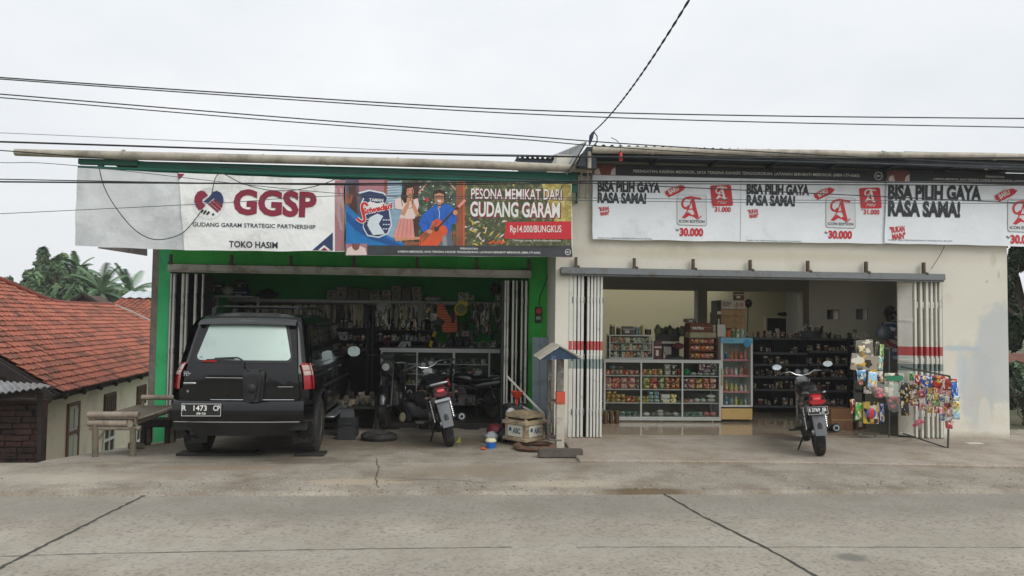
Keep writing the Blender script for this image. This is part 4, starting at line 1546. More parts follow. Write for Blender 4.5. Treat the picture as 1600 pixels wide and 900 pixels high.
# woman
Q([(628, 301), (632, 291), (640, 287.5), (646.5, 291), (647.5, 300), (648, 318), (643, 330), (627, 330), (624, 316)], MI['hair'], 5)
Q([(636, 295), (645, 293), (647, 300), (645.5, 307), (640, 310), (635, 304)], MI['skin'], 6)
Q([(617, 312), (626, 308), (632, 318), (646, 312), (653, 310), (655, 322), (648, 342), (624, 342), (628, 328), (618, 326)], MI['blouse'], 6)
Q([(626, 334), (635, 318), (636, 308), (641, 309), (640, 320), (632, 338)], MI['skin'], 7)
Q([(641, 310), (645, 308), (648, 320), (655, 334), (651, 340), (645, 326)], MI['skin'], 7)
Q([(625, 341), (645, 341), (648, 372), (614, 371)], MI['pink'], 6)
for k in range(4):
    pr.stroke([(627 + k * 5, 343), (621 + k * 7, 370)], 0.8, MI['mauve'], 7)
Q([(616, 371), (660, 370), (661, 374), (618, 377)], MI['skin'], 6)
Q([(632, 377), (660, 379), (660, 383), (632, 384)], MI['brown'], 6)
# guitar player
Q([(677, 305), (679, 298), (687, 296), (695, 299), (696.5, 308), (694, 312), (678, 311)], MI['hair'], 6)
Q([(679, 304), (686, 301.5), (693.5, 304), (693.5, 314), (690, 321), (683, 321), (679, 313)], MI['skin'], 7)
pr.stroke([(680, 308), (693.5, 308)], 1.0, MI['hair'], 8)
pr.disc(686.5, 314.5, 3.2, 1.2, MI['white'], 8, 10)
pr.stroke([(681, 318), (684, 321.3), (689, 321.3), (692, 318)], 1.6, MI['hair'], 8)
Q([(676, 323), (682, 319), (692, 319), (703, 320), (712, 330), (714, 346), (706, 352), (704, 366), (668, 366), (660, 362), (654, 350), (660, 336)], MI['shirt'], 7)
Q([(683, 320), (690, 320), (687, 327)], MI['skin'], 8)
Q([(690, 364), (706, 362), (708, 384), (684, 384)], MI['jean'], 7)
Q([(655, 384), (656, 372), (664, 362), (672, 358), (676, 346), (684, 342), (690, 345), (690, 351), (697, 354), (700, 362), (694, 372), (684, 384)], MI['orange'], 8)
pr.disc(682, 358, 4, 4, MI['dbrown'], 9)
pr.stroke([(680, 361), (705, 334), (722, 318)], [3.0, 2.6, 2.2], MI['dbrown'], 10)
pr.stroke([(716, 324), (727, 313)], 4.4, MI['pink'], 11)
pr.stroke([(668, 366), (676, 356)], 1.4, MI['dbrown'], 9)
pr.disc(671.5, 362, 4.5, 3.6, MI['skin'], 11, 10)
pr.disc(711.5, 332.5, 3.8, 4.2, MI['skin'], 11, 10)
# folds, shading and highlights of the printed figures
for a in ([(664, 338), (670, 350), (668, 362)], [(676, 330), (680, 338), (677, 346)], [(698, 326), (697, 340), (700, 352)], [(706, 330), (709, 342)], [(660, 346), (672, 352)]):
    pr.stroke(a, [.6, 1.8, .6][:len(a)] if len(a) == 3 else 1.4, MI['dblue'], 8)
for a in ([(683, 306), (681, 312), (684, 318)], [(690, 309), (691, 314)]):
    pr.stroke(a, 1.1, MI['brown'], 8)
pr.stroke([(684, 324), (687, 333), (686, 342)], .8, MI['lblue'], 8)
for a in ([(630, 296), (627, 308), (629, 322)], [(644, 296), (646, 308), (644, 320)]):
    pr.stroke(a, 1.0, MI['dbrown'], 8)
Q([(663, 366), (672, 361), (678, 350), (684, 346), (676, 360), (668, 372), (660, 380)], MI['brown'], 9)
pr.stroke([(657, 382), (658, 373), (665, 364)], .9, MI['dbrown'], 9)
pr.stroke([(633, 322), (640, 326), (648, 322)], 1.0, MI['mauve'], 7)
Q([(690, 366), (697, 366), (699, 384), (692, 384)], MI['grey'], 8)
pr.disc(641, 299, 3, 4, MI['pink'], 7, 12)
pr.stroke([(637.5, 298), (639.5, 297.6)], .8, MI['hair'], 8)
pr.stroke([(642.5, 298), (644.5, 297.8)], .8, MI['hair'], 8)
pr.stroke([(639, 303.5), (643, 303.5)], .9, MI['maroon'], 8)
for k in range(26):
    pr.disc(r.uniform(727, 850), r.uniform(288, 345), r.uniform(1, 3.4), r.uniform(.8, 2.4), MI[('fold', 'gold', 'dusk', 'fold')[k % 4]], 2, 7)
pr.build('printed_picture', MLIST, bn)
pr = Print(9.80, wv)
# shield emblem
SH = [(560, 301), (577, 296.5), (600, 301), (607, 308), (603, 318), (609, 326), (613, 352), (607, 366), (592, 372), (574, 369), (567, 356), (570, 330), (564, 318), (568, 309)]
Q(SH, MI['lblue'], 8)
Q([(585.5 + (x - 585.5) * .92, 336 + (y - 336) * .94) for x, y in SH], MI['navy'], 9)
Q([(574, 352), (578, 340), (590, 334), (599, 338), (592, 350), (602, 366), (583, 367.5)], MI['lblue'], 10)
for k in range(5):
    pr.stroke([(573 + k, 343 + k * 4), (586 - k, 342 + k * 4)], 1.3, MI['lblue'], 11)
for k in range(9):
    pr.disc(600 + (k % 3) * 4, 344 + (k // 3) * 7, 1.6, 1.0, MI['lblue'], 11, 7)
Q([(568, 322), (578, 315), (590, 318), (600, 316), (602, 324), (588, 330), (574, 328)], MI['white'], 10)
pr.text('TAMAN', 577, 314.5, 599, 315.5, 4.6, MI['white'], 11, bold=0.03)
pr.text('Sriwedari', 566, 336, 616, 325, 9.5, MI['white'], 12, bold=0.10, shear=0.25)
pr.text('Sriwedari', 567, 335.5, 615, 325, 9, MI['red'], 13, bold=0.045, shear=0.25)
def bez(pts, n=14):
    o = []
    for i in range(n + 1):
        t = i / n
        q = [Vector(p) for p in pts]
        while len(q) > 1:
            q = [q[j].lerp(q[j + 1], t) for j in range(len(q) - 1)]
        o.append((q[0].x, q[0].y))
    return o
SW = bez([(575, 322), (570, 312), (556, 318), (566, 334), (582, 350), (566, 352), (558, 341)], 18)
pr.stroke(SW, [6] * 19, MI['white'], 12)
pr.stroke(SW, [4] * 19, MI['red'], 13)
pr.build('shield_emblem', MLIST, bn)
pr = Print(9.80, wv)
# slogans
pr.text('PESONA MEMIKAT DARI', 737.5, 311.5, 879, 313, 16.5, MI['maroon'], 3, bold=0.03)
pr.text('PESONA MEMIKAT DARI', 736, 310.5, 877.5, 312, 16.5, MI['white'], 5, bold=0.012)
pr.text('GUDANG GARAM', 736.5, 339, 876.5, 341, 23, MI['maroon'], 3, bold=0.05)
pr.text('GUDANG GARAM', 734.5, 337.5, 874.5, 339.5, 23, MI['white'], 5, bold=0.03)
Q([(791, 347), (892, 346), (893, 374), (788, 373)], MI['red'], 4)
pr.text('Rp14.000/BUNGKUS', 797, 363, 877, 363, 11, MI['white'], 6, bold=0.012)
pr.text('*Harga yang direkomendasikan', 801, 377, 876, 377.5, 3, MI['white'], 6)
r = random.Random(4)
for k in range(60):
    x, y = r.uniform(728, 790), r.uniform(343, 382)
    a = r.uniform(0, 3.1)
    l_ = r.uniform(3, 7)
    Q([(x - l_ * math.cos(a), y - l_ * math.sin(a)), (x + 1.5 * math.sin(a), y - 1.5 * math.cos(a)), (x + l_ * math.cos(a), y + l_ * math.sin(a)), (x - 1.5 * math.sin(a), y + 1.5 * math.cos(a))],
      MI[('blouse', 'fold', 'fol', 'yellow', 'fold')[k % 5]], 2 + k % 3)
for k in range(8):
    pr.disc(765 + k * 3.2, 380 - (k % 3) * 1.5, 2.2, 1.8, MI['orange'], 5, 8)
pr.build('slogan_lettering', MLIST, bn)
pr = Print(9.80, wv)
# warning strip
Q([(540.5, 383.5), (893, 384.5), (894.5, 401.5), (540.5, 398.5)], MI['char'], 6)
Q([(540.5, 381), (574, 381), (574, 398.6), (540.5, 398.4)], MI['mauve'], 7)
Q([(541, 398.4), (543, 388), (552, 384), (557, 391), (563, 384), (571, 388), (573.5, 398.6)], MI['blouse'], 8)
Q([(550, 381), (563, 381), (561, 389), (556, 392), (551, 388)], MI['beard'], 9)
pr.text('PERINGATAN:', 719, 389.8, 747, 390.2, 3, MI['white'], 8, bold=0.01)
pr.text('KARENA MEROKOK, SAYA TERKENA KANKER TENGGOROKAN. LAYANAN BERHENTI MEROKOK (0800-177-6565)', 622, 394.6, 844, 396.5, 3.1, MI['white'], 8, bold=0.012)
pr.ring(887, 394, 4.6, 0.8, MI['white'], 8)
pr.text('18+', 884, 395.6, 890, 395.7, 3, MI['white'], 8, bold=0.01)
pr.build('warning_strip', MLIST, bn)
# --- long white banner, the same advertisement printed twice, and its neighbour
def letter_A(pr, x, y, s, m, l):
    """blackletter A: x, y centre, s = height"""
    f = lambda pts: [(x + a * s, y + b * s) for a, b in pts]
    pr.stroke(f(bez([(-.02, -.42), (-.30, -.52), (-.52, -.28), (-.46, 0), (-.30, .14), (-.14, .04), (-.10, -.10)], 18)), [s * .05] + [s * .10] * 17 + [s * .05], m, l)
    pr.stroke(f(bez([(-.12, -.44), (.06, -.52), (.18, -.34), (.34, -.46), (.46, -.36)], 12)), [s * .10] * 12 + [s * .03], m, l + .15)
    pr.stroke(f([(.06, -.40), (.17, .10), (.30, .46)]), [s * .16, s * .17, s * .10], m, l + .6)
    pr.stroke(f(bez([(.02, -.36), (-.06, .0), (-.22, .30), (-.40, .46)], 8)), [s * .05] * 9, m, l + .9)
    pr.stroke(f([(-.20, .08), (.18, .06)]), s * .06, m, l + .3)
    pr.poly(f([(-.36, .46), (-.30, .30), (-.12, .20), (.06, .34), (.14, .28), (.30, .50), (.44, .36), (.47, .40), (.30, .56), (.12, .42), (-.08, .36), (-.30, .50)]), m, l + 1.2)
def advert(pr, x0, y0, k, dy, logo2=True, slogan=True, pack=True):
    """x0, y0: upper left of the slogan; k: scale; dy: slope of the banner"""
    def X(a, b):
        return x0 + a * k, y0 + b * k + a * k * dy
    def T(s_, a, b, w_, h, m, l=1, **kw):
        p, q = X(a, b), X(a + w_, b)
        pr.text(s_, p[0], p[1], q[0], q[1], h * k, m, l, **kw)
    if slogan:
        T('BISA PILIH GAYA', 0, 14, 98, 15, MI['black'], 1, bold=0.055)
        T('RASA SAMA!', 0, 31.5, 76, 15.5, MI['black'], 1, bold=0.055)
        yb = 45.5 if k == 1 else 50
        p, q = X(2.5, yb), X(18, yb - 2)
        pr.text('"BUKAN', p[0], p[1], q[0], q[1], 6.2 * k, MI['red'], 1, bold=0.04)
        p, q = X(5, yb + 7), X(19, yb + 5.2)
        pr.text('MAIN"', p[0], p[1], q[0], q[1], 6.2 * k, MI['red'], 1, bold=0.04)
        T('*HARGA YANG DIREKOMENDASIKAN. KAWASAN DI JL BATANG.', 0, 88 if k == 1 else 58, 86 if k == 1 else 68, 2 if k == 1 else 1.5, MI['black'], 1)
    if not pack:
        return
    # new pack
    cx, cy = X(147, 38)
    rr = 23 * k
    pr.poly([(cx - rr, cy - 19 * k), (cx - rr * .9, cy - 21.5 * k), (cx + rr * .95, cy - 20.5 * k), (cx + rr, cy - 18 * k), (cx + rr * 1.02, cy + 26 * k), (cx + rr * .9, cy + 28 * k), (cx - rr * .9, cy + 26.5 * k), (cx - rr, cy + 24 * k)], MI['grey'], 1)
    pr.poly([(cx - rr + .6, cy - 19 * k), (cx - rr * .9, cy - 21 * k), (cx + rr * .93, cy - 20 * k), (cx + rr - .7, cy - 18 * k), (cx + rr * .98, cy + 25.4 * k), (cx + rr * .88, cy + 27 * k), (cx - rr * .88, cy + 25.6 * k), (cx - rr + .7, cy + 23 * k)], MI['lwhite'], 2)
    letter_A(pr, cx - 1 * k, cy - 1 * k, 35 * k, MI['red'], 3)
    T('ICON EDITION', 127, 60.6, 40, 4.2, MI['black'], 3, bold=0.03)
    T('Rp', 122.5, 74, 4.5, 3.6, MI['black'], 1, bold=0.02)
    T('30.000', 128, 81, 37, 12, MI['red'], 1, bold=0.05)
    # ribbon
    a, b, c, d = X(105, 13), X(131, 2), X(138, 5), X(111, 22)
    pr.poly([a, X(118, 5), b, c, X(134, 10), X(128, 14), d, X(109.5, 19), X(107, 18.5)], MI['red'], 4)
    p, q = X(113, 17.5), X(127.5, 9.5)
    pr.text('BARU', p[0], p[1], q[0], q[1], 7.4 * k, MI['white'], 5, bold=0.03)
    if logo2:
        a0 = X(177, 3)
        pr.poly([X(176, 4), X(178, 1.8), X(206, .5), X(208.5, 2), X(211.5, 31), X(209.5, 33), X(181, 34), X(178.5, 32)], MI['red'], 1)
        cx, cy = X(193, 13)
        letter_A(pr, cx, cy, 20 * k, MI['white'], 2)
        T('Mild', 187, 30, 15, 4.5, MI['white'], 2, shear=0.4)
        T('Rp', 179.5, 36.5, 3, 2.4, MI['black'], 1)
        T('31.000', 183, 42.5, 25, 7.5, MI['red'], 1, bold=0.04)
def warning(pr, x0, y0, x1, y1, h, two):
    sl = (y1 - y0) / (x1 - x0)
    n_ = int((x1 - x0) / 9)
    for i in range(n_):
        for j in range(2):
            a, b = x0 + (x1 - x0) * i / n_, x0 + (x1 - x0) * (i + 1) / n_
            ya, yb = y0 + (a - x0) * sl + j * h / 2, y0 + (b - x0) * sl + j * h / 2
            pr.poly([(a, ya), (b, yb), (b, yb + h / 2), (a, ya + h / 2)], MI['char'], 1)
    y = lambda x, d: y0 + (x - x0) * sl + d
    pr.poly([(x0 + 1, y(x0, .8)), (x0 + 35, y(x0 + 35, .5)), (x0 + 35, y(x0 + 35, h - .6)), (x0 + 1, y(x0, h - .4))], MI['beard'], 2)
    pr.poly([(x0 + 2, y(x0, h - .6)), (x0 + 2, y(x0, h - 7)), (x0 + 9, y(x0 + 9, h - 11)), (x0 + 12, y(x0, h - .5))], MI['blouse'], 3)
    pr.poly([(x0 + 27, y(x0 + 27, h - .8)), (x0 + 29, y(x0 + 29, h - 9)), (x0 + 35, y(x0 + 35, 5)), (x0 + 35, y(x0 + 35, h - .8))], MI['blouse'], 3)
    W = 'KARENA MEROKOK, SAYA TERKENA KANKER TENGGOROKAN. LAYANAN BERHENTI MEROKOK (0800-177-6565)'
    if two:
        pr.text('PERINGATAN:', x0 + 153, y(x0 + 153, 7.5), x0 + 183, y(x0 + 183, 7.5), 3, MI['white'], 2, bold=.01)
        pr.text(W, x0 + 73, y(x0 + 73, 13), x0 + 290, y(x0 + 290, 13), 3, MI['white'], 2, bold=.01)
    else:
        pr.text('PERINGATAN: ' + W, x0 + 63, y(x0 + 63, 12), x0 + 416, y(x0 + 416, 11), 4.6, MI['white'], 2, bold=.01)
        pr.ring(x1 - 12, y(x1 - 12, h * .5), 6.4, 1.0, MI['white'], 2)
        pr.text('18+', x1 - 15.5, y(x1 - 15, h * .5 + 2), x1 - 8.5, y(x1 - 9, h * .5 + 2), 4, MI['white'], 2, bold=.02)
YB = 10.12
wv = wave_fn(5, 0.007, 1.1, 1.2)
bn = banner('long white banner on the cream wall printed twice with a red gothic letter', YB, [(926, 256), (1384, 267), (1383, 381), (926, 374)], wv, M_VINYLB)
pr = Print(YB, wv)
warning(pr, 926.5, 256, 1384, 266.5, 17.5, False)
pr.build('warning_strip', MLIST, bn)
pr = Print(YB, wv)
advert(pr, 933.5, 284.5, 1.0, .020)
pr.build('printed_advert', MLIST, bn)
pr = Print(YB, wv)
advert(pr, 1166, 288.5, 1.0, .020)
pr.stroke([(1157.5, 280), (1156.5, 377)], 0.5, MI['grey'], 1)
pr.build('printed_advert', MLIST, bn)
wv = wave_fn(6, 0.008, 1.0, 1.3)
bn = banner('white banner at the right end of the cream wall with bigger slogan lettering', YB - 0.025, [(1386, 266), (1690, 273.5), (1690, 387), (1382, 380)], wv, M_VINYLB)
pr = Print(YB - 0.025, wv)
warning(pr, 1386, 266, 1690, 273.7, 18, True)
pr.build('warning_strip', MLIST, bn)
pr = Print(YB - 0.025, wv)
advert(pr, 1387, 289.5, 1.49, .018, pack=False)
advert(pr, 1440, 290.5, 1.08, .014, slogan=False)
pr.build('printed_advert', MLIST, bn)
# scrap of an older banner behind the blank sheet
sb = P(180, 388, 10.4)
mb = MB()
mb.grid(lambda a, b: tuple(P(153 + 77 * a, 386 + 2 * a + b * (2 + 10 * a), 10.4) + Vector((0, .01 * math.sin(a * 9), 0))), 14, 3)
tag(mb.build('banner_scrap', mat('dull_print', '#8f8a88', 0.7, var=0.35, scale=5, dirt='#6d2f33', dirt_amt=0.3, dscale=7), fixn=False), 'dull scrap of an older banner hanging behind the blank grey sheet', 'banner')

# ================================================================ cables
M_CAB = mat('cable_black', '#17181c', 0.6, var=0.1)
M_CABG = mat('cable_grey', '#4b4f55', 0.6, var=0.1)
def cable(label, pts, Y, r, M=M_CAB, grp='overhead cables along the road', nm='power_cable', n=30):
    """pts: photograph points of the wire; Y: distance of the wire at each end"""
    ks = [P(u, v, Y[0] + (Y[1] - Y[0]) * i / max(1, len(pts) - 1)) for i, (u, v) in enumerate(pts)]
    q = []
    for i in range(len(ks) - 1):
        p0 = ks[max(0, i - 1)]
        p1, p2 = ks[i], ks[i + 1]
        p3 = ks[min(len(ks) - 1, i + 2)]
        for k in range(n):
            t = k / n
            q.append(0.5 * ((2 * p1) + (p2 - p0) * t + (2 * p0 - 5 * p1 + 4 * p2 - p3) * t * t + (3 * p1 - p0 - 3 * p2 + p3) * t ** 3))
    q.append(ks[-1])
    if len(pts) > 3 and grp:            # the spans run on to poles far along the road
        d0, d1 = (q[0] - q[6]).normalized(), (q[-1] - q[-7]).normalized()
        q = [q[0] + d0 * 26 + Vector((0, 0, .6))] + q + [q[-1] + d1 * 26 + Vector((0, 0, .6))]
    o = MB().tube(q, r * .78, 6).build(nm, M)
    return tag(o, label, 'cable', grp)
cable('uppermost black cable crossing the sky', [(-120, 111), (0, 121), (400, 148), (800, 171), (1200, 181), (1720, 186)], (8.0, 8.0), 0.009)
cable('black cable running just under the uppermost one', [(-120, 115), (0, 123.5), (400, 152), (800, 177), (1200, 191), (1720, 201)], (8.0, 8.0), 0.008)
cable('upper of the middle pair of sky cables', [(-120, 138), (0, 147), (400, 180), (800, 211), (1000, 226), (1300, 243), (1720, 264)], (8.2, 9.0), 0.009)
cable('lower of the middle pair of sky cables', [(-120, 145), (0, 152.5), (400, 186), (800, 216.5), (960, 230), (1300, 251), (1720, 272)], (8.2, 9.0), 0.008)
cable('thick dark cable running just above the left gutter', [(-120, 219), (0, 221.5), (400, 234), (800, 243.5), (1100, 246), (1400, 247), (1720, 246)], (8.6, 8.6), 0.014)
cable('hair thin wire above the thick cable at the left gutter', [(-120, 203), (0, 207.5), (400, 225), (700, 239)], (8.7, 8.7), 0.004, M_CABG)
cable('thin dark cable crossing the left gutter', [(-120, 231), (0, 235), (300, 258), (520, 268), (700, 272), (900, 285)], (8.6, 8.6), 0.008)
cable('thicker of the two cables across the banners', [(-120, 281), (0, 284), (540, 287), (900, 283), (1300, 284.5), (1720, 284)], (8.4, 8.4), 0.012)
cable('thinner of the two cables across the banners', [(-120, 277), (0, 280), (540, 289), (900, 286.5), (1300, 288.5), (1720, 290)], (8.4, 8.4), 0.008)
cable('thin grey wire crossing the middle of the banners', [(-120, 250), (0, 254), (120, 259), (540, 303), (900, 313), (1300, 317), (1720, 318)], (8.5, 8.5), 0.005, M_CABG)
cable('slanting thin grey wire that rises toward the picture banner', [(-120, 340), (0, 334), (330, 318), (540, 306), (900, 309), (1300, 313), (1720, 312)], (8.5, 8.5), 0.005, M_CABG)
M_CABD = mat('cable_loop', '#3a3b3c', 0.7, var=0.2)
cable('dark cable looping down across the blank grey sheet', [(155, 262), (162, 290), (178, 320), (205, 354), (230, 371), (255, 374), (285, 364), (307, 340), (313, 331)], (9.78, 9.77), 0.008, M_CABD, None, 'loose_cable', 12)
cable('dark cable looping along the top of the initials banner', [(331, 302), (336, 280), (343, 271), (352, 273), (380, 287), (420, 297), (460, 297), (500, 289), (524, 280)], (9.75, 9.75), 0.007, M_CABD, None, 'loose_cable', 12)
cable('short black cable slanting over the last letter of the garden slogan', [(882, 285), (875, 299), (872, 309)], (9.74, 9.77), 0.007, M_CABD, None, 'loose_cable', 8)
cable('thin cable hanging from the long banner to the grocery rail', [(1476, 384), (1468, 400), (1455, 420)], (10.14, 10.14), 0.005, M_CABD, None, 'loose_cable', 8)
# service drop: two twisted wires coming down from the street side
drop = thing('service_cable', 'twisted black cable dropping steeply from the sky to the roof corner', 'cable', (0, 0, 0))
k0, k1 = P(1064, 0, 5.2), P(926, 207, 9.6)
k00 = k0 + (k0 - k1) * .3
for ph in (0, math.pi):
    q = []
    for i in range(261):
        t = i / 260
        c = k00.lerp(k1, t) + Vector((0, 0, -0.28 * 4 * t * (1 - t) * .5))
        a = t * 2 * math.pi * 17 + ph
        q.append(c + Vector((math.cos(a), math.sin(a) * .4, math.sin(a) * .3)) * 0.0055)
    MB().tube(q, 0.0052, 5).build('strand', M_CAB, drop)
mb = MB().tube([k1, P(924, 213, 9.6), P(921, 226, 9.62)], [.012, .03, .012], 8)
mb.tube([P(921, 226, 9.6), P(926, 214, 9.6), P(928, 207, 9.6)], .008, 6)
mb.build('clamp', mat('blue_black_plastic', '#22264a', 0.5), drop)
MB().tube([P(928, 206, 9.6), P(933, 213, 9.58), P(933, 222, 9.58), P(927, 228, 9.62)], 0.008, 6).build('tail', M_CAB, drop)
# small red lamp holder on the soffit, and a bulb
lh = thing('hanging_clip', 'small red plastic clip hanging from the gutter near the roof corner', 'clip', P(970, 240, 9.5))
o3 = P(970, 240, 9.5)
mb = MB()
mb.tube([P(970, 238, 9.5) - o3, P(970, 248, 9.5) - o3], 0.022, 8)
mb.torus(P(970, 249, 9.5) - o3, 0.018, 0.006, 'Y', 14, 6)
mb.build('clip_body', mat('red_clip', '#c03a34', 0.4), lh)
MB().tube([P(970, 239, 9.5) - o3, P(969, 226, 9.52) - o3, P(963, 219, 9.52) - o3, P(955, 215, 9.5) - o3], 0.005, 5).build('wire', M_CAB, lh)
bl = thing('light_bulb', 'small pale bulb under the dark soffit above the right banner', 'bulb', P(1541, 262, 9.9))
mb = MB(); mb.ball((0, 0, 0), 0.028, 12, (1, 1, 1.2)); mb.build('glass', mat('bulb_glass', '#d8d4b8', 0.3), bl)
mb = MB(); mb.lathe([(0.013, 0.02), (0.014, 0.07)], n=10); mb.build('socket', mat('dark_socket', '#2a2a2a', 0.5), bl)
MB().tube([(0, 0, 0.07), (0, 0, 0.16), (-.4, 0, .2), (-1.2, .02, .2)], 0.004, 5).build('wire', M_CAB, bl)
# ================================================================ black family car, seen from behind
def paint(name, col, rough=0.25, coat=0.6, dust='#5a5650', da=0.25, metal=0.0):
    m = mat(name, col, rough, metal=metal, var=0.15, scale=3, dirt=dust, dirt_amt=da, dscale=1.6, coat=coat)
    return m
M_BLK = paint('black_car_paint', '#0b0c0f', 0.16, 0.25, '#1d1c1c', 0.3)
M_BLK.node_tree.nodes['Principled BSDF'].inputs['Specular IOR Level'].default_value = 0.35
M_TRIM = mat('black_trim', '#17181a', 0.55, var=0.2, scale=5, dirt='#3a3732', dirt_amt=0.3)
M_RUB = mat('tyre_rubber', '#1d1d1d', 0.85, var=0.2, scale=8, dirt='#4a443c', dirt_amt=0.45, dscale=5, bump=0.3, bscale=60)
M_ALLOY = mat('alloy', '#9a9c9e', 0.35, metal=0.8, var=0.1)
M_CHROME = mat('chrome', '#b9bbbc', 0.2, metal=0.9, var=0.1)
M_RLENS = mat('red_lens', '#92101a', 0.2, var=0.2, scale=22, coat=0.4)
M_CLENS = mat('clear_lens', '#a9938a', 0.2, var=0.25, scale=24, coat=0.8)
M_PLATE = mat('plate_black', '#16181a', 0.45, var=0.1)
M_WHITE = mat('white_lettering', '#e4e4e0', 0.5, var=0.03)
M_SILV = mat('silver_lettering', '#b6b8ba', 0.35, metal=0.5, var=0.05)
M_TGLASS = mat('tinted_glass', '#0e1112', 0.06, var=0.15, spec=0.7, dirt='#3c3a36', dirt_amt=0.25, dscale=2)
# back window: silvered sun film, so that it mirrors the bright sky
M_FILM = mat('silver_sun_film', '#b2c2ba', 0.40, metal=0.75, var=0.04, scale=2, dirt='#9aa6a1', dirt_amt=0.3, dscale=1.2)
car = thing('family_car', 'black seven seat family car parked nose in with a silvered back window', 'car', (-2.465, 8.52, 0.0), (0, 0, R(0.4)))
car.scale = (.925, 1, 1)
PR = [(.30, .66), (.36, .72), (.42, .795), (.5, .82), (.62, .838), (.76, .846), (.9, .842), (1.0, .83), (1.07, .805), (1.12, .785), (1.3, .752), (1.45, .724), (1.55, .70), (1.61, .672), (1.65, .62), (1.685, .48), (1.70, .25), (1.705, 0)]
def rear_y(z):
    if z < 1.0:
        return .12
    return .12 + (z - 1.0) * .36 + max(0, z - 1.6) * 1.8
def front_y(z):
    if z < 1.05:
        return 3.15
    return 3.15 - (z - 1.05) * 1.35
def prof(z):
    for (z0, w0), (z1, w1) in zip(PR[:-1], PR[1:]):
        if z0 <= z <= z1:
            return w0 + (w1 - w0) * (z - z0) / (z1 - z0)
    return PR[0][1] if z < PR[0][0] else 0
def rs(x, z, off=0.0):
    """a point on the rear face"""
    wv = max(.3, prof(min(z, 1.64)))
    q = min(1, abs(x) / wv)
    return Vector((x, rear_y(z) + .06 * q ** 2 + .10 * max(0, q - .86) / .14 * (1 if z < 1.62 else .5) - off, z))
arch = lambda y, yc: (math.sqrt(max(0, .41 ** 2 - (y - yc) ** 2)) + .33) if abs(y - yc) < .41 else 0
YR_, YF_ = .82, 3.38
mb = MB()
ts = [0, .006, .018, .04] + [.06 + .94 * i / 56 for i in range(57)]
rows = []
for k, t in enumerate(ts):
    sh = (0.0, .55, .85, .97)[k] if k < 4 else 1.0
    row = []
    for s_ in (1, -1):
        seq = PR if s_ == 1 else PR[::-1][1:]
        for z, wd in seq:
            y0, y1 = rear_y(z), front_y(z)
            y = y0 + .16 * (1 - sh) * 0 + (y1 - y0) * t
            wv = wd - (1 - sh) * .05
            zz = max(z, arch(y, YR_)) if z < 1.0 else z
            if t == 0:
                y += .155
                wv = wd
            elif k < 4:
                y += .155 * (1 - (.35, .7, .93)[k - 1])
                wv = wd - .0
            row.append((wv * s_ * (1 if k else .995), y, zz))
    rows.append(row)
n = len(rows[0])
for rr_ in rows:
    mb.v += rr_
for j in range(len(rows) - 1):
    for i in range(n - 1):
        k = j * n + i
        mb.f.append((k, k + 1, k + n + 1, k + n)); mb.mi.append(0)
# rear face
NX = 20
zs = [z for z, _ in PR][:-1]
o = len(mb.v)
for z in zs:
    for i in range(NX + 1):
        x = prof(z) * (-1 + 2 * i / NX)
        q = abs(-1 + 2 * i / NX)
        mb.v.append(tuple(rs(x, z, -.001)))
for j in range(len(zs) - 1):
    for i in range(NX):
        k = o + j * (NX + 1) + i
        mb.f.append((k, k + 1, k + NX + 2, k + NX + 1)); mb.mi.append(0)
# bonnet and nose
mb.grid(lambda a, b: (( -.80 + 1.6 * a) * (1 - .12 * b * b), 3.1 + 1.15 * b, 1.07 - .10 * b - .28 * max(0, b - .8) / .2 + .03 * (1 - (2 * a - 1) ** 2)), 12, 12)
for s_ in (-1, 1):
    mb.grid(lambda a, b: (s_ * (.83 - .09 * a * a), 3.1 + 1.15 * a, max(arch(3.1 + 1.15 * a, YF_), .36) + (1.05 - .1 * a - max(arch(3.1 + 1.15 * a, YF_), .36)) * b), 24, 4)
mb.grid(lambda a, b: (-.74 + 1.48 * a, 4.24, .36 + .45 * b), 8, 3)
body = mb.build('body', M_BLK, car, ang=32)
def rpatch(pts, off, name, m, parent=car, rim=.0, bevel=0):
    """a panel following the rear face; pts: outline (x, z), convex"""
    mb = MB()
    cx = sum(p[0] for p in pts) / len(pts)
    cz = sum(p[1] for p in pts) / len(pts)
    rings = (1.0, .985, .8, .6, .4, .2)
    o = 0
    for q, f in enumerate(rings):
        for x, z in pts:
            mb.v.append(tuple(rs(cx + (x - cx) * f, cz + (z - cz) * f, -.02 if q == 0 else off)))
    n = len(pts)
    for q in range(len(rings) - 1):
        for i in range(n):
            mb.f.append((q * n + i, q * n + (i + 1) % n, (q + 1) * n + (i + 1) % n, (q + 1) * n + i)); mb.mi.append(0)
    mb.v.append(tuple(rs(cx, cz, off)))
    b = (len(rings) - 1) * n
    for i in range(n):
        mb.f.append((b + i, b + (i + 1) % n, len(mb.v) - 1)); mb.mi.append(0)
    return mb.build(name, m, parent, ang=50)
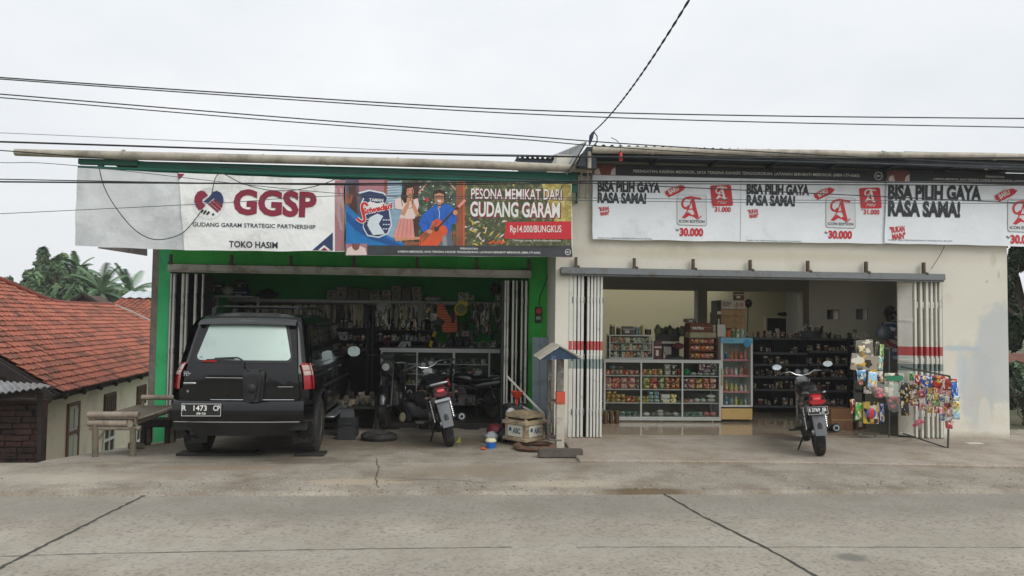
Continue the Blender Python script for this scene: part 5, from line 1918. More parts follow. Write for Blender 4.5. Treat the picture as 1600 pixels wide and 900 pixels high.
def rrect(x0, x1, z0, z1, tx0=None, tx1=None, r=.04, n=5):
    """rounded trapezium: bottom x0..x1, top tx0..tx1"""
    tx0 = x0 if tx0 is None else tx0
    tx1 = x1 if tx1 is None else tx1
    out_ = []
    for (cx, cz, a0) in ((x1, z0, -90), (tx1, z1, 0), (tx0, z1, 90), (x0, z0, 180)):
        ix = cx - r if cx in (x1, tx1) and a0 in (-90, 0) else cx + r
        iz = cz + r if a0 in (-90, 180) else cz - r
        for i in range(n + 1):
            a = R(a0 + 90 * i / n)
            out_.append((ix + r * math.cos(a), iz + r * math.sin(a)))
    # add points along straight edges so that the panel follows the curve
    res = []
    for i, p in enumerate(out_):
        q = out_[(i + 1) % len(out_)]
        res.append(p)
        L_ = math.hypot(q[0] - p[0], q[1] - p[1])
        m_ = int(L_ / .12)
        for k in range(1, m_ + 1):
            res.append((p[0] + (q[0] - p[0]) * k / (m_ + 1), p[1] + (q[1] - p[1]) * k / (m_ + 1)))
    return res
tg = rpatch(rrect(-.735, .715, .70, 1.63, -.60, .60, .05), .012, 'tailgate', M_BLK)
rpatch(rrect(-.605, .605, 1.12, 1.60, -.52, .52, .055), .018, 'window_seal', M_TRIM, tg)
wnd = rpatch(rrect(-.575, .575, 1.15, 1.565, -.485, .485, .05), .024, 'back_window', M_FILM)
mb = MB(); text_on(mb, 'ARMADA', rs(-.535, 1.175, .029), (.13, 0, 0), (0, .01, .022)); mb.build('sticker', mat('blue_sticker', '#2b5b9a', 0.5), wnd)
mb = MB(); mb.box(rs(-.40, 1.142, .03), (.17, .008, .022)); mb.build('red_sticker', M_RLENS, wnd)
# visor over the window
mb = MB()
mb.grid(lambda a, b: tuple(rs((-.585 + 1.17 * a) * (1 + .03 * (1 - b)), 1.555 + .095 * b, .07 * (1 - b * .85) + .01) + Vector((0, 0, .012 * (1 - (2 * a - 1) ** 2)))), 24, 4)
mb.grid(lambda a, b: tuple(rs((-.585 + 1.17 * a) * 1.03, 1.555, .08 * (1 - b)) + Vector((0, 0, .012 * (1 - (2 * a - 1) ** 2) - .001))), 24, 2)
vis = mb.build('rear_visor', mat('visor_black', '#14181c', 0.3, coat=.4), car)
mb = MB(); text_on(mb, 'ISUZU', rs(-.075, 1.592, .066), (.15, 0, 0), (0, .012, .022), bold=.03); mb.build('lettering', mat('dark_lettering', '#54585c', .5), vis)
# pressed panel, handle recess, swage lines of the tailgate
rpatch(rrect(-.47, .16, .865, 1.03, r=.03), .020, 'pressed_panel', M_BLK, tg)
rpatch(rrect(-.475, -.14, .745, .81, -.46, -.10, .025), .034, 'plate_lamp_cover', M_BLK, tg)
for x0, x1, z, nm in ((-.43, .14, .955, 'swage'), (.44, .62, .855, 'swage')):
    mb = MB(); mb.tube([rs(x0 + (x1 - x0) * i / 6, z, .02) for i in range(7)], .004, 6); mb.build('swage_line', M_CHROME, tg)
mb = MB(); mb.box(rs(-.615, .89, .03), (.155, .03, .026)); mb.build('handle', M_CHROME, tg, bevel=.008)
mb = MB(); mb.lathe([(.014, 0), (.014, .012), (.008, .014)], rs(-.64, .80, .028), 'Y', 12); mb.build('lock', M_CHROME, tg)
mb = MB()
text_on(mb, 'New', rs(-.705, 1.010, .017), (.07, 0, 0), (0, 0, .020), shear=.3)
text_on(mb, 'TOURING', rs(-.705, .972, .017), (.245, 0, 0), (0, 0, .036), bold=.03, shear=.3)
mb.build('emblem', M_SILV, tg)
# spare wheel carrier
mb = MB()
def sw(x0, x1, z0, z1, o_, d_, r_):
    mb.prism([rs(x, z, o_) for x, z in rrect(x0 + .02, x1 - .02, z0, z1, x0, x1, r_)], (0, -d_, 0))
sw(.03, .29, .60, 1.06, .02, .05, .055)
sw(.055, .265, .66, 1.02, .07, .035, .07)
sw(.09, .23, .72, .95, .105, .03, .06)
mb.ball(rs(.165, .85, .15), .055, 12, (1, .5, 1))
for x, z in ((.09, .585), (.23, .585), (.09, 1.05), (.24, 1.05), (.13, .80), (.20, .80), (.165, .72)):
    mb.lathe([(.020, 0), (.020, -.03), (.010, -.035)], rs(x, z, .05), 'Y', 8)
mb.build('spare_wheel_carrier', M_TRIM, car, bevel=.012, seg=2)
mb = MB()
mb.tube([rs(.03, 1.075, .05), rs(.0, 1.16, .06), rs(-.06, 1.185, .055), rs(-.34, 1.175, .045)], [.012, .009, .008, .006], 6)
mb.tube([rs(-.10, 1.17, .04), rs(-.44, 1.158, .035)], .006, 6)
mb.build('wiper', M_TRIM, car)
# tail lamps
for s_ in (-1, 1):
    mb = MB()
    def lamp(a, b, z0, z1, o_=.03):
        z = z0 + (z1 - z0) * b
        wv = prof(z)
        x = s_ * (wv - .094 + .107 * a)
        p = rs(s_ * min(abs(x), wv), z, o_)
        return (s_ * (wv - .094 + .107 * a) if a < .85 else s_ * (wv + .008), p.y + (.05 if a > .9 else 0) * ((a - .9) / .1), z)
    mb.grid(lambda a, b: lamp(a, b, .825, 1.12), 10, 8)
    lt = mb.build('tail_lamp', M_RLENS, car, fixn=True)
    mb = MB()
    mb.grid(lambda a, b: lamp(.08 + a * .8, b, .985, 1.035, .036), 6, 3)
    mb.build('clear_lens', M_CLENS, lt)
    mb = MB()
    mb.grid(lambda a, b: lamp(.08 + a * .8, b, 1.042, 1.10, .036), 6, 3)
    mb.build('reverse_lens', M_CLENS, lt)
# bumper
mb = MB()
def bump(a, b):
    x = -.875 + 1.75 * a
    q = abs(2 * a - 1)
    prf = [(.13, .715), (.02, .70), (-.02, .64), (-.02, .54), (0.0, .475), (.06, .455), (.16, .45)]
    i = min(len(prf) - 2, int(b * (len(prf) - 1)))
    f = b * (len(prf) - 1) - i
    y = prf[i][0] + (prf[i + 1][0] - prf[i][0]) * f
    z = prf[i][1] + (prf[i + 1][1] - prf[i][1]) * f
    return (x * (1 - .02 * q ** 6), y + .05 * q ** 2 + .22 * max(0, q - .9) / .1, z)
mb.grid(bump, 40, 12)
bmp = mb.build('bumper', M_BLK, car, ang=50)
mb = MB(); mb.tube([Vector(bump(.02 + .90 * i / 20, .70)) - Vector((0, .006, 0)) for i in range(21)], .007, 6); mb.build('bumper_trim', M_CHROME, bmp)
mb = MB(); mb.tube([Vector(bump(.30 + .57 * i / 20, .08)) - Vector((0, .008, -.004)) for i in range(21)], .006, 6); mb.build('bumper_edge', M_CHROME, bmp)
mb = MB()
mb.bx((-.80, .16, .36), (.80, .55, .47)); mb.bx((-.3, .3, .30), (.3, 2.8, .40)); mb.bx((-.62, .72, .30), (.62, .88, .36))
for x in (-.72, .55):
    mb.bx((x, .50, .16), (x + .2, .52, .42))
mb.build('underbody', M_TRIM, car)
# number plate
pl = MB(); pl.box((-.415, -.028, .61), (.47, .012, .145)); plate = pl.build('number_plate', M_PLATE, car, bevel=.004)
mb = MB()
for a, b in (((-.645, .542), (-.185, .546)), ((-.645, .674), (-.185, .678)), ((-.645, .546), (-.641, .674)), ((-.189, .546), (-.185, .674))):
    mb.bx((a[0], -.037, a[1]), (b[0], -.035, b[1]))
text_on(mb, 'R', (-.635, -.037, .603), (.045, 0, 0), (0, 0, .06), bold=.015)
text_on(mb, '1473', (-.505, -.037, .603), (.155, 0, 0), (0, 0, .06), bold=.015)
text_on(mb, 'CP', (-.275, -.037, .603), (.08, 0, 0), (0, 0, .06), bold=.015)
text_on(mb, '08·26', (-.47, -.037, .560), (.11, 0, 0), (0, 0, .024), bold=.015)
mb.build('lettering', M_WHITE, plate)
# side windows (right and left), door seams, rubbing strip, handles, running board, mirror
def side(s_, y, z, off=.004):
    t_ = prof(z) + off
    return Vector((s_ * t_, y, z))
for s_ in (-1, 1):
    for y0b, y1b, y0t, y1t, k in ((.42, 1.02, .58, 1.02, 0), (1.08, 1.86, 1.08, 1.86, 1), (1.93, 2.86, 1.93, 2.52, 1)):
        mb = MB()
        mb.grid(lambda a, b: tuple(side(s_, (y0b + (y1b - y0b) * a) * (1 - b) + (y0t + (y1t - y0t) * a) * b, 1.125 + .43 * b, .006)), 6, 5)
        mb.build('side_window', M_TGLASS, car)
    mb = MB()
    mb.grid(lambda a, b: tuple(side(s_, .95 + 1.75 * a, 1.55 + .035 * b, .03 - .022 * b)), 20, 2)
    mb.build('rain_visor', mat('smoke_visor', '#24282a', .15, coat=.5), car)
    mb = MB()
    for y in (1.06, 1.89, 2.98):
        mb.tube([side(s_, y, z, .001) for z in (.45, .7, .9, 1.1)], .004, 4)
    mb.build('door_seam', M_TRIM, car)
    mb = MB(); mb.tube([side(s_, .98 + 2.0 * i / 8, .80, .012) for i in range(9)], .016, 6); mb.build('side_moulding', M_TRIM, car)
    mb = MB(); mb.tube([side(s_, .35 + 2.5 * i / 8, 1.095, .01) for i in range(9)], .007, 6); mb.build('window_trim', M_CHROME, car)
    for y in (1.2, 2.05):
        mb = MB(); mb.tube([side(s_, y, .98, .01), side(s_, y + .03, .985, .035), side(s_, y + .15, .985, .035), side(s_, y + .18, .98, .01)], .011, 6); mb.build('door_handle', M_CHROME, car)
    mb = MB(); mb.bx((s_ * .78, 1.35, .34), (s_ * .93, 2.85, .37)); mb.build('running_board', M_ALLOY, car, bevel=.01)
    mb = MB()
    if 1:
        mb.tube([side(s_, YR_ + .43 * math.cos(a), .33 + .43 * math.sin(a), .012) for a in [math.pi * i / 16 for i in range(17)]], .018, 6)
    mb.build('arch_flare', M_TRIM, car)
    mb = MB()
    c = Vector((s_ * 1.0, 2.66, 1.16))
    mb.ball(c, .115, 14, (1.0, .55, .8))
    mb.tube([side(s_, 2.74, 1.12, -.02), c], .03, 8)
    mir = mb.build('mirror', M_TRIM, car)
    mb = MB(); mb.grid(lambda a, b: (c.x + (a - .5) * .19 * (1 - .25 * (2 * b - 1) ** 4), c.y - .066, c.z + (b - .5) * .145 * (1 - .25 * (2 * a - 1) ** 4)), 8, 8)
    mb.build('mirror_glass', mat('mirror_glass', '#b9c7c6', .05, metal=.9, var=.02), mir)
    mb = MB()
    mb.tube([(s_ * .52, .62, 1.70), (s_ * .53, .72, 1.765), (s_ * .53, 1.5, 1.785), (s_ * .53, 2.2, 1.765), (s_ * .52, 2.32, 1.70)], .016, 8)
    for y in (.66, 1.5, 2.28):
        mb.box((s_ * .525, y, 1.72), (.05, .10, .07))
    mb.build('roof_rail', M_TRIM, car, bevel=.0)
for y in (1.0, 1.95):
    mb = MB(); mb.tube([(-.53, y, 1.775), (.53, y, 1.775)], .014, 8); mb.build('roof_bar', M_TRIM, car)
def wheel(mb_t, mb_r, Rt, wd):
    mb_t.lathe([(.205, -wd * .42), (Rt * .86, -wd * .5), (Rt * .97, -wd * .44), (Rt, -wd * .3), (Rt, wd * .3), (Rt * .97, wd * .44), (Rt * .86, wd * .5), (.205, wd * .42)], (0, 0, 0), 'X', 40)
for s_ in (-1, 1):
    for yc in (YR_, YF_):
        tt = MB()
        wheel(tt, None, .345, .235)
        for k in range(40):                 # tread blocks
            a = 2 * math.pi * k / 40
            for q in (-.075, -.025, .025, .075):
                aa = a + (.08 if q in (-.025, .075) else 0)
                rot = Matrix.Rotation(aa, 3, 'X')
                tt.box(rot @ Vector((q, 0, .346)), (.042, .034, .010), rot)
        wh = tt.build('wheel', M_RUB, car)
        wh.location = (s_ * .715, yc, .345)
        rm = MB()
        rm.lathe([(.21, -.03), (.21, .085), (.195, .10), (.185, .06), (.06, .075), (.05, .09), (0.0001, .095)] if s_ > 0 else [(.21, .03), (.21, -.085), (.195, -.10), (.185, -.06), (.06, -.075), (.05, -.09), (.0001, -.095)], (0, 0, 0), 'X', 30)
        for k in range(6):
            a = 2 * math.pi * k / 6
            rot = Matrix.Rotation(a, 3, 'X')
            rm.box(rot @ Vector((s_ * .085, 0, .125)), (.02, .06, .14), rot)
        rm.build('rim', M_ALLOY, wh)
    # mud flap
# dark boards the rear wheels stand on
for (u0, u1, v, lab) in ((275, 402, 709, 'dark worn board lying under the left rear wheel of the black car'), (460, 506, 710, 'dark rubber chock lying behind the right rear wheel of the black car')):
    a, b = PZ(u0, v + 3), PZ(u1, v + 3)
    mb = MB()
    mb.bx((a.x, a.y - .02, 0.0), (b.x, a.y + .24, .028))
    tag(mb.build('board', mat('dark_board', '#26221f', .8, var=.3, scale=9), bevel=.006), lab, 'board')
# ================================================================ motorcycles (local frame: x right, y forward, rear axle at y = 0)
M_BPAINT = paint('bike_black_paint', '#14151a', 0.25, 0.4, '#33302c', 0.3)
M_BGREY = mat('mudguard_grey', '#5a5e62', 0.55, var=0.12, scale=6, dirt='#6f675b', dirt_amt=0.4)
M_SEAT = mat('seat_vinyl', '#17171a', 0.6, var=0.2, scale=6, bump=.1)
M_ENG = mat('engine_alloy', '#6d6b68', 0.45, metal=0.6, var=0.25, scale=7, dirt='#2c2823', dirt_amt=0.5, dscale=6)
M_MUF = mat('dark_muffler', '#26262a', 0.4, metal=0.4, var=0.2)
def motorbike(name, label, loc, rz, lean, steer=0.0, sporty=True, plate_txt=None, tail='#b30f18', red_rail=False, guard=True, mirrors=True, plain=False, group='motorcycles at the two shops', paintm=None):
    pm = paintm or M_BPAINT
    t = thing(name, label, 'motorcycle', loc, (0, R(lean), R(rz)), group)
    Rw, Rf, WB, zr_ = .30, .30, 1.27, .30
    def wheel_at(y, wd, rr, parent=None):
        mb = MB()
        mb.lathe([(rr * .80, -wd * .35), (rr * .90, -wd * .5), (rr * .97, -wd * .38), (rr, -wd * .12), (rr, wd * .12), (rr * .97, wd * .38), (rr * .90, wd * .5), (rr * .80, wd * .35)], (0, 0, 0), 'X', 36)
        for k in range(32):
            rot = Matrix.Rotation(2 * math.pi * k / 32, 3, 'X')
            for q in (-.022, .022):
                mb.box(rot @ Vector((q, .012 if q > 0 else -.012, rr * .985)), (.034, .022, .012), rot)
        wh = mb.build('wheel', M_RUB, t)
        wh.location = (0, y, rr)
        mb = MB()
        mb.torus((0, 0, 0), rr * .79, .018, 'X', 30, 8)
        mb.lathe([(.035, -.07), (.05, -.03), (.05, .03), (.035, .07)], (0, 0, 0), 'X', 12)
        for k in range(5):
            rot = Matrix.Rotation(2 * math.pi * k / 5, 3, 'X')
            mb.box(rot @ Vector((0, 0, rr * .42)), (.022, .035, rr * .70), rot)
        mb.build('rim', M_ALLOY if not plain else M_MUF, wh)
        return wh
    wheel_at(0, .115, Rw)
    wheel_at(WB, .095, Rf)
    # swing arm, shocks, engine, frame
    mb = MB()
    for s_ in (-1, 1):
        mb.tube([(s_ * .085, 0, .30), (s_ * .10, .46, .36)], .02, 8)
    mb.build('swing_arm', M_MUF, t)
    for s_ in (-1, 1):
        a, b = Vector((s_ * .125, -.0, .34)), Vector((s_ * .125, .13, .66))
        mb = MB()
        mb.tube([a, b], .012, 8)
        d = b - a
        q = [a + d * (.12 + .7 * i / 80) + Vector((math.cos(i * 2 * math.pi / 10) * .026, 0, 0)) + Vector((0, math.sin(i * 2 * math.pi / 10) * .026, 0)) for i in range(81)]
        mb.tube(q, .0055, 5)
        mb.lathe([(.026, -.03), (.028, .03)], b, 'Z', 10)
        mb.build('shock_absorber', M_CHROME, t)
    mb = MB()
    mb.tube([(0, .42, .36), (0, .36, .62), (0, .95, .72), (0, 1.0, .62), (0, .90, .32), (0, .45, .28)], .02, 8)
    for s_ in (-1, 1):
        mb.tube([(s_ * .10, .42, .62), (s_ * .10, -.12, .70)], .014, 6)
    mb.build('frame', M_MUF, t)
    mb = MB()
    mb.box((0, .60, .36), (.24, .34, .20))
    mb.box((0, .72, .52), (.17, .17, .20), Matrix.Rotation(R(-18), 3, 'X'))
    for k in range(6):
        mb.box((0, .72 + k * .008, .455 + k * .026), (.21, .20, .008), Matrix.Rotation(R(-18), 3, 'X'))
    for s_ in (-1, 1):
        mb.lathe([(.085, 0), (.085, .03), (.06, .045)] if s_ > 0 else [(.085, 0), (.085, -.03), (.06, -.045)], (s_ * .12, .55, .36), 'X', 16)
    mb.build('engine', M_ENG, t, bevel=.008)
    # front fork, mudguards, headlamp, bars
    ax, hd = Vector((0, WB, Rf)), Vector((0, WB - .34, .93))
    mb = MB()
    for s_ in (-1, 1):
        off = Vector((s_ * .085, 0, 0))
        mb.tube([ax + off, ax.lerp(hd, .55) + off], .024, 8)
        mb.tube([ax.lerp(hd, .5) + off, hd + off], .016, 8)
    mb.build('front_fork', M_CHROME if not plain else M_MUF, t)
    def guard_arc(name, c, rr, a0, a1, wd, m, th=.006):
        mb = MB()
        mb.grid(lambda a, b: (wd * (a - .5), c[1] + rr * (1 - .09 * (2 * a - 1) ** 2) * math.cos(R(a0 + (a1 - a0) * b)), c[2] + rr * (1 - .09 * (2 * a - 1) ** 2) * math.sin(R(a0 + (a1 - a0) * b))), 8, 16)
        return mb.build(name, m, t)
    guard_arc('front_mudguard', (0, WB, Rf), .335, 10, 150, .13, pm)
    guard_arc('rear_mudguard', (0, 0, Rw), .345, 20, 165, .155, M_TRIM)
    mb = MB()
    mb.lathe([(.055, .10), (.09, .05), (.10, 0), (.0001, 0)], (0, WB - .22, .87), 'Y', 18)
    mb.build('headlamp', M_CHROME, t)
    mb = MB()
    g = []
    for s_ in (-1, 1):
        mb.tube([(0, WB - .36, .98), (s_ * .09, WB - .37, 1.0), (s_ * .17, WB - .40, 1.05), (s_ * .26, WB - .50, 1.045)], .011, 8)
    hb = mb.build('handlebar', M_CHROME if not plain else M_MUF, t)
    for s_ in (-1, 1):
        mb = MB(); mb.tube([(s_ * .25, WB - .49, 1.045), (s_ * .365, WB - .585, 1.035)], .017, 8); mb.build('grip', M_RUB, hb)
        mb = MB(); mb.tube([(s_ * .22, WB - .44, 1.04), (s_ * .26, WB - .43, 1.035), (s_ * .38, WB - .52, 1.02)], .006, 6); mb.build('lever', M_CHROME, hb)
        if mirrors:
            mb = MB()
            c = Vector((s_ * .34, WB - .43, 1.13))
            mb.tube([(s_ * .20, WB - .44, 1.05), (s_ * .23, WB - .43, 1.12), c], .006, 6)
            mb.ball(c, .062, 14, (1.15, .35, .72))
            mr_ = mb.build('mirror', M_TRIM, hb)
            mb = MB()
            mb.lathe([(.0001, 0), (1, 0)], (0, 0, 0), 'Y', 20)
            for i, p in enumerate(mb.v):
                mb.v[i] = (c.x + p[0] * .062, c.y - .031 + p[2] * .012, c.z + p[2] * .039)
            mb.build('mirror_glass', mat('bike_mirror_glass', '#e4eaea', .03, metal=.95, var=.01), mr_)
    mb = MB()
    for s_ in (-1, 1):
        mb.lathe([(.045, .02), (.048, -.02), (.042, -.025), (.0001, -.022)], (s_ * .055, WB - .33, 1.035), 'Y', 16)
    mb.box((0, WB - .31, 1.02), (.18, .05, .07))
    gg = mb.build('gauge_cluster', M_TRIM, t, bevel=.006)
    for s_ in (-1, 1):
        mb = MB()
        mb.lathe([(.034, -.0265), (.0001, -.0265)], (s_ * .055, WB - .33, 1.035), 'Y', 16)
        mb.build('gauge_face', mat('gauge_face', '#8d9092', .2), gg)
    # tank, seat, tail
    mb = MB()
    def ell(y, cx, wz, hz, cz, n=16):
        return [(wz * math.copysign(abs(math.cos(a)) ** .75, math.cos(a)), y, cz + hz * math.copysign(abs(math.sin(a)) ** .75, math.sin(a))) for a in [2 * math.pi * i / n for i in range(n)]]
    def loft(mb, secs):
        n = len(secs[0])
        o = len(mb.v)
        for s_ in secs:
            mb.v += [tuple(p) for p in s_]
        for j in range(len(secs) - 1):
            for i in range(n):
                mb.f.append((o + j * n + i, o + j * n + (i + 1) % n, o + (j + 1) * n + (i + 1) % n, o + (j + 1) * n + i)); mb.mi.append(0)
        mb.f.append(tuple(o + i for i in range(n))); mb.mi.append(0)
        mb.f.append(tuple(o + (len(secs) - 1) * n + i for i in range(n))); mb.mi.append(0)
    loft(mb, [ell(.42, 0, .07, .06, .74), ell(.50, 0, .12, .10, .77), ell(.66, 0, .155, .12, .80), ell(.82, 0, .14, .11, .80), ell(.90, 0, .08, .07, .80)])
    mb.build('fuel_tank', pm, t)
    mb = MB()
    loft(mb, [ell(-.16, 0, .07, .02, .815), ell(-.10, 0, .11, .04, .81), ell(.10, 0, .125, .045, .795), ell(.26, 0, .13, .05, .765), ell(.46, 0, .10, .05, .755), ell(.50, 0, .06, .03, .755)])
    mb.build('seat', M_SEAT, t)
    for s_ in (-1, 1):
        mb = MB()
        secs = []
        for y, wz, hz, cx, cz in ((-.30, .025, .03, .075, .77), (-.20, .035, .05, .105, .755), (0, .03, .07, .125, .72), (.25, .025, .09, .13, .66), (.42, .02, .07, .12, .62)):
            secs.append([(s_ * cx + wz * math.cos(a), y, cz + hz * math.sin(a)) for a in [2 * math.pi * i / 12 for i in range(12)]])
        loft(mb, secs)
        mb.build('side_panel', pm, t)
    if sporty:
        for s_ in (-1, 1):
            mb = MB(); mb.tube([(s_ * .115, .06, .80), (s_ * .13, -.10, .83), (s_ * .11, -.24, .845), (s_ * .085, -.27, .84)], [.012, .018, .016, .01], 8); mb.build('grab_rail', M_ALLOY, t)
            mb = MB(); mb.grid(lambda a, b: (s_ * (.155 - .03 * b), -.06 - .2 * a, .70 + .075 * b + .05 * a), 4, 3); mb.build('tail_flash', M_ALLOY, t)
    else:
        mb = MB(); mb.tube([(.12, .08, .79), (.135, -.12, .83), (.10, -.24, .85), (0, -.27, .855), (-.10, -.24, .85), (-.135, -.12, .83), (-.12, .08, .79)], .016, 8); mb.build('grab_rail', M_ALLOY, t)
    mb = MB()
    loft(mb, [ell(-.30, 0, .085, .05, .745, 18), ell(-.285, 0, .10, .062, .745, 18), ell(-.22, 0, .105, .066, .75, 18), ell(-.16, 0, .10, .06, .76, 18)])
    tl = mb.build('tail_lamp', mat('tail_' + tail, tail, .25, var=.15, scale=22, coat=.7), t)
    mb = MB(); mb.ball((0, -.302, .765), .024, 10, (2.0, .25, .8)); mb.build('bulb_reflector', mat('bulb_red', '#e2545c' if sporty else '#d59aa0', .2), tl)
    for s_ in (-1, 1):
        mb = MB(); mb.tube([(s_ * .08, -.22, .70), (s_ * .17, -.23, .70)], .009, 6); mb.ball((s_ * .19, -.235, .70), .032, 10, (1.2, .9, .8)); mb.build('indicator', mat('amber_lens', '#3a2e28' if not plain else '#4a3a28', .2), t)
    # number plate, mudguard flap
    mb = MB()
    zb = .30 if guard else .36
    mb.prism([(-.085, -.245, .62), (.085, -.245, .62), (.068, -.36, zb), (-.068, -.36, zb)], (0, .012, .004))
    mb.build('mudguard_flap', M_BGREY, t, bevel=.006)
    if plate_txt:
        mb = MB(); mb.box((0, -.285, .615), (.245, .010, .105), Matrix.Rotation(R(-12), 3, 'X')); pp = mb.build('number_plate', M_PLATE, t, bevel=.003)
        mb = MB()
        rot = Matrix.Rotation(R(-12), 3, 'X')
        def TP(x, z):
            return rot @ Vector((x, -.0065, z)) + Vector((0, -.285, .615))
        for (s0, xx, z_, wd_, ht_) in plate_txt:
            text_on(mb, s0, TP(xx, z_), rot @ Vector((wd_, 0, 0)), rot @ Vector((0, 0, ht_)), bold=.02)
        e = .003
        for a, b, c_, d_ in ((-.119, -.05, .119, -.047), (-.119, .047, .119, .05), (-.119, -.047, -.116, .047), (.116, -.047, .119, .047)):
            mb.add([TP(a, b), TP(c_, b), TP(c_, d_), TP(a, d_)], [(0, 1, 2, 3)])
        mb.build('lettering', M_WHITE, pp)
    else:
        mb = MB(); mb.box((0, -.272, .64), (.20, .010, .04), Matrix.Rotation(R(-12), 3, 'X')); mb.build('plate_bracket', M_ALLOY, t, bevel=.003)
    # exhaust on the right, stand on the left, pegs
    mb = MB()
    mb.tube([(.09, .80, .48), (.14, .86, .34), (.15, .60, .24), (.17, .30, .27)], .02, 8)
    mb.tube([(.17, .34, .265), (.18, .26, .29), (.20, -.20, .37), (.20, -.24, .375)], [.03, .055, .062, .05], 14)
    ex = mb.build('exhaust', M_MUF, t)
    mb = MB(); mb.tube([(.20, -.25, .377), (.20, -.235, .375)], [.036, .045], 14); mb.tube([(.20, -.252, .377), (.20, -.256, .378)], [.022, .022], 12, m=1); mb.build('exhaust_tip', [M_ALLOY, mat('pipe_mouth_black', '#0c0c0c', .9)], ex)  # black disc closes the mouth of the pipe
    mb = MB(); mb.tube([(-.10, .42, .26), (-.24, .34, -.0)], .012, 8); mb.box((-.245, .335, .0), (.07, .04, .012)); mb.build('side_stand', M_MUF, t)
    mb = MB()
    for s_ in (-1, 1):
        mb.tube([(s_ * .12, .10, .36), (s_ * .26, .08, .36)], .014, 8)
        mb.tube([(s_ * .12, .55, .27), (s_ * .30, .53, .27)], .014, 8)
    mb.build('foot_peg', M_RUB, t)
    if red_rail:
        mb = MB(); mb.tube([(.14, .30, .80), (.16, .12, .84), (.15, -.02, .78), (.14, .1, .62)], .015, 8); mb.build('red_panel', mat('bike_red', '#8a1f24', .4), t)
    return t
b1 = PZ(1290, 720, .035)
motorbike('motorcycle', 'black motorcycle parked tail outward on the slab before the grocery', (4.47, 8.93, .035), -18.5, -6,
          plate_txt=[('R', -.105, -.012, .022, .046), ('3769', -.070, -.012, .095, .046), ('JB', .045, -.012, .055, .046), ('01·17', .015, -.042, .06, .020)]).scale = (.95, .95, .94)
motorbike('motorcycle', 'worn motorcycle leaning far over before the workshop counter', (-.10, 9.78, 0), 8, -13, sporty=False, tail='#5e1c28', red_rail=True, guard=True, mirrors=False)
# two more bikes inside, half lost in the dark
motorbike('motorcycle', 'dark motorcycle facing out beside the mechanic, without mirrors', (-.98, 12.30, .06), 176, 2, plain=True, mirrors=False, sporty=False)
motorbike('motorcycle', 'dark motorcycle standing sideways before the glass counter at the right', (.62, 12.02, .06), 80, 3, plain=True, mirrors=False, sporty=False).scale = (.8, .8, .8)
# ================================================================ goods: unit shapes, scaled to each item
_unit = {}
def unit(kind, col, col2='#d8d2c0', plainm=None):
    k = (kind, col, col2)
    if k in _unit:
        return _unit[k]
    pm = plainm or packmat(col, scale=4.4)
    m2 = mat('cap_' + col2, col2, .45, var=.1, rand=.15)
    solid = mat('solid_' + col, col, .5, var=.12, rand=.18)
    mb = MB()
    if kind == 'packet':
        def f(sy):
            def g(a, b):
                e = (1 - (2 * a - 1) ** 4) * (1 - (2 * b - 1) ** 4)
                return (a - .5 + .015 * math.sin(b * 17), sy * (.10 + .40 * e), b + .01 * math.sin(a * 21))
            return g
        mb.grid(f(-1), 6, 6); mb.grid(f(1), 6, 6)
        ms = [pm]
    elif kind == 'carton':
        mb.bx((-.5, -.5, 0), (.5, .5, 1), 0)
        mb.bx((-.5, -.506, .62), (.5, -.49, .72), 1)
        mb.bx((-.3, -.508, .2), (.1, -.49, .52), 1)
        ms = [solid, m2]
    elif kind == 'printed_box':
        mb.bx((-.5, -.5, 0), (.5, .5, 1), 0)
        ms = [pm]
    elif kind == 'bottle':
        mb.lathe([(.42, 0), (.46, .04), (.46, .30), (.46, .56), (.40, .66), (.19, .80), (.17, .88)], n=12, m=0)
        mb.lathe([(.475, .22), (.475, .50)], n=12, m=2)
        mb.lathe([(.20, .86), (.20, 1.0), (.0001, 1.0)], n=10, m=1)
        ms = [solid, m2, pm]
    elif kind == 'jar':
        mb.lathe([(.44, 0), (.49, .04), (.49, .74), (.42, .84)], n=14, m=0)
        mb.lathe([(.46, .82), (.46, 1.0), (.0001, 1.0)], n=14, m=1)
        ms = [solid, m2]
    elif kind == 'can':
        mb.lathe([(.47, 0), (.49, .03), (.49, .97), (.45, 1.0), (.0001, .99)], n=14, m=0)
        ms = [pm]
    elif kind == 'bag':
        mb.ball((0, 0, .5), .5, 14)
        for i, p in enumerate(mb.v):
            q = Vector(p)
            n_ = noise.noise(q * 4.3) * .24 + noise.noise(q * 9.0 + Vector((3, 1, 2))) * .13
            mb.v[i] = (q.x * (1 + n_), q.y * (1 + n_), max(0, .5 + (q.z - .5) * (1 + n_)))
        ms = [solid]
    elif kind == 'ring':
        mb.torus((0, 0, .5), .42, .07, 'Y', 20, 6)
        ms = [solid]
    elif kind == 'strap':
        mb.grid(lambda a, b: ((a - .5) * (.6 + .4 * b) + .12 * math.sin(b * 5), .2 * math.sin(b * 6 + a), b), 2, 8)
        mb.grid(lambda a, b: ((a - .5) * (.5 + .4 * b) - .12 * math.sin(b * 4), .2 + .2 * math.sin(b * 5 + a), b), 2, 8)
        ms = [solid]
    elif kind == 'part':
        r = random.Random(hash(col) % 97)
        mb.box((0, 0, .45), (.5, .6, .5)); mb.lathe([(.28, 0), (.30, .5), (.18, .7)], (.2, -.1, 0), 'Z', 10)
        mb.tube([(-.4, 0, .2), (-.1, -.2, .6), (.4, .1, .9)], .08, 6); mb.lathe([(.2, -.4), (.2, .4)], (0, 0, .7), 'X', 10)
        ms = [solid]
    o = mb.build(kind, ms, bevel=.03 if kind in ('carton', 'printed_box') else 0, fixn=True)
    me = o.data
    bpy.data.objects.remove(o)
    _unit[k] = me
    return me
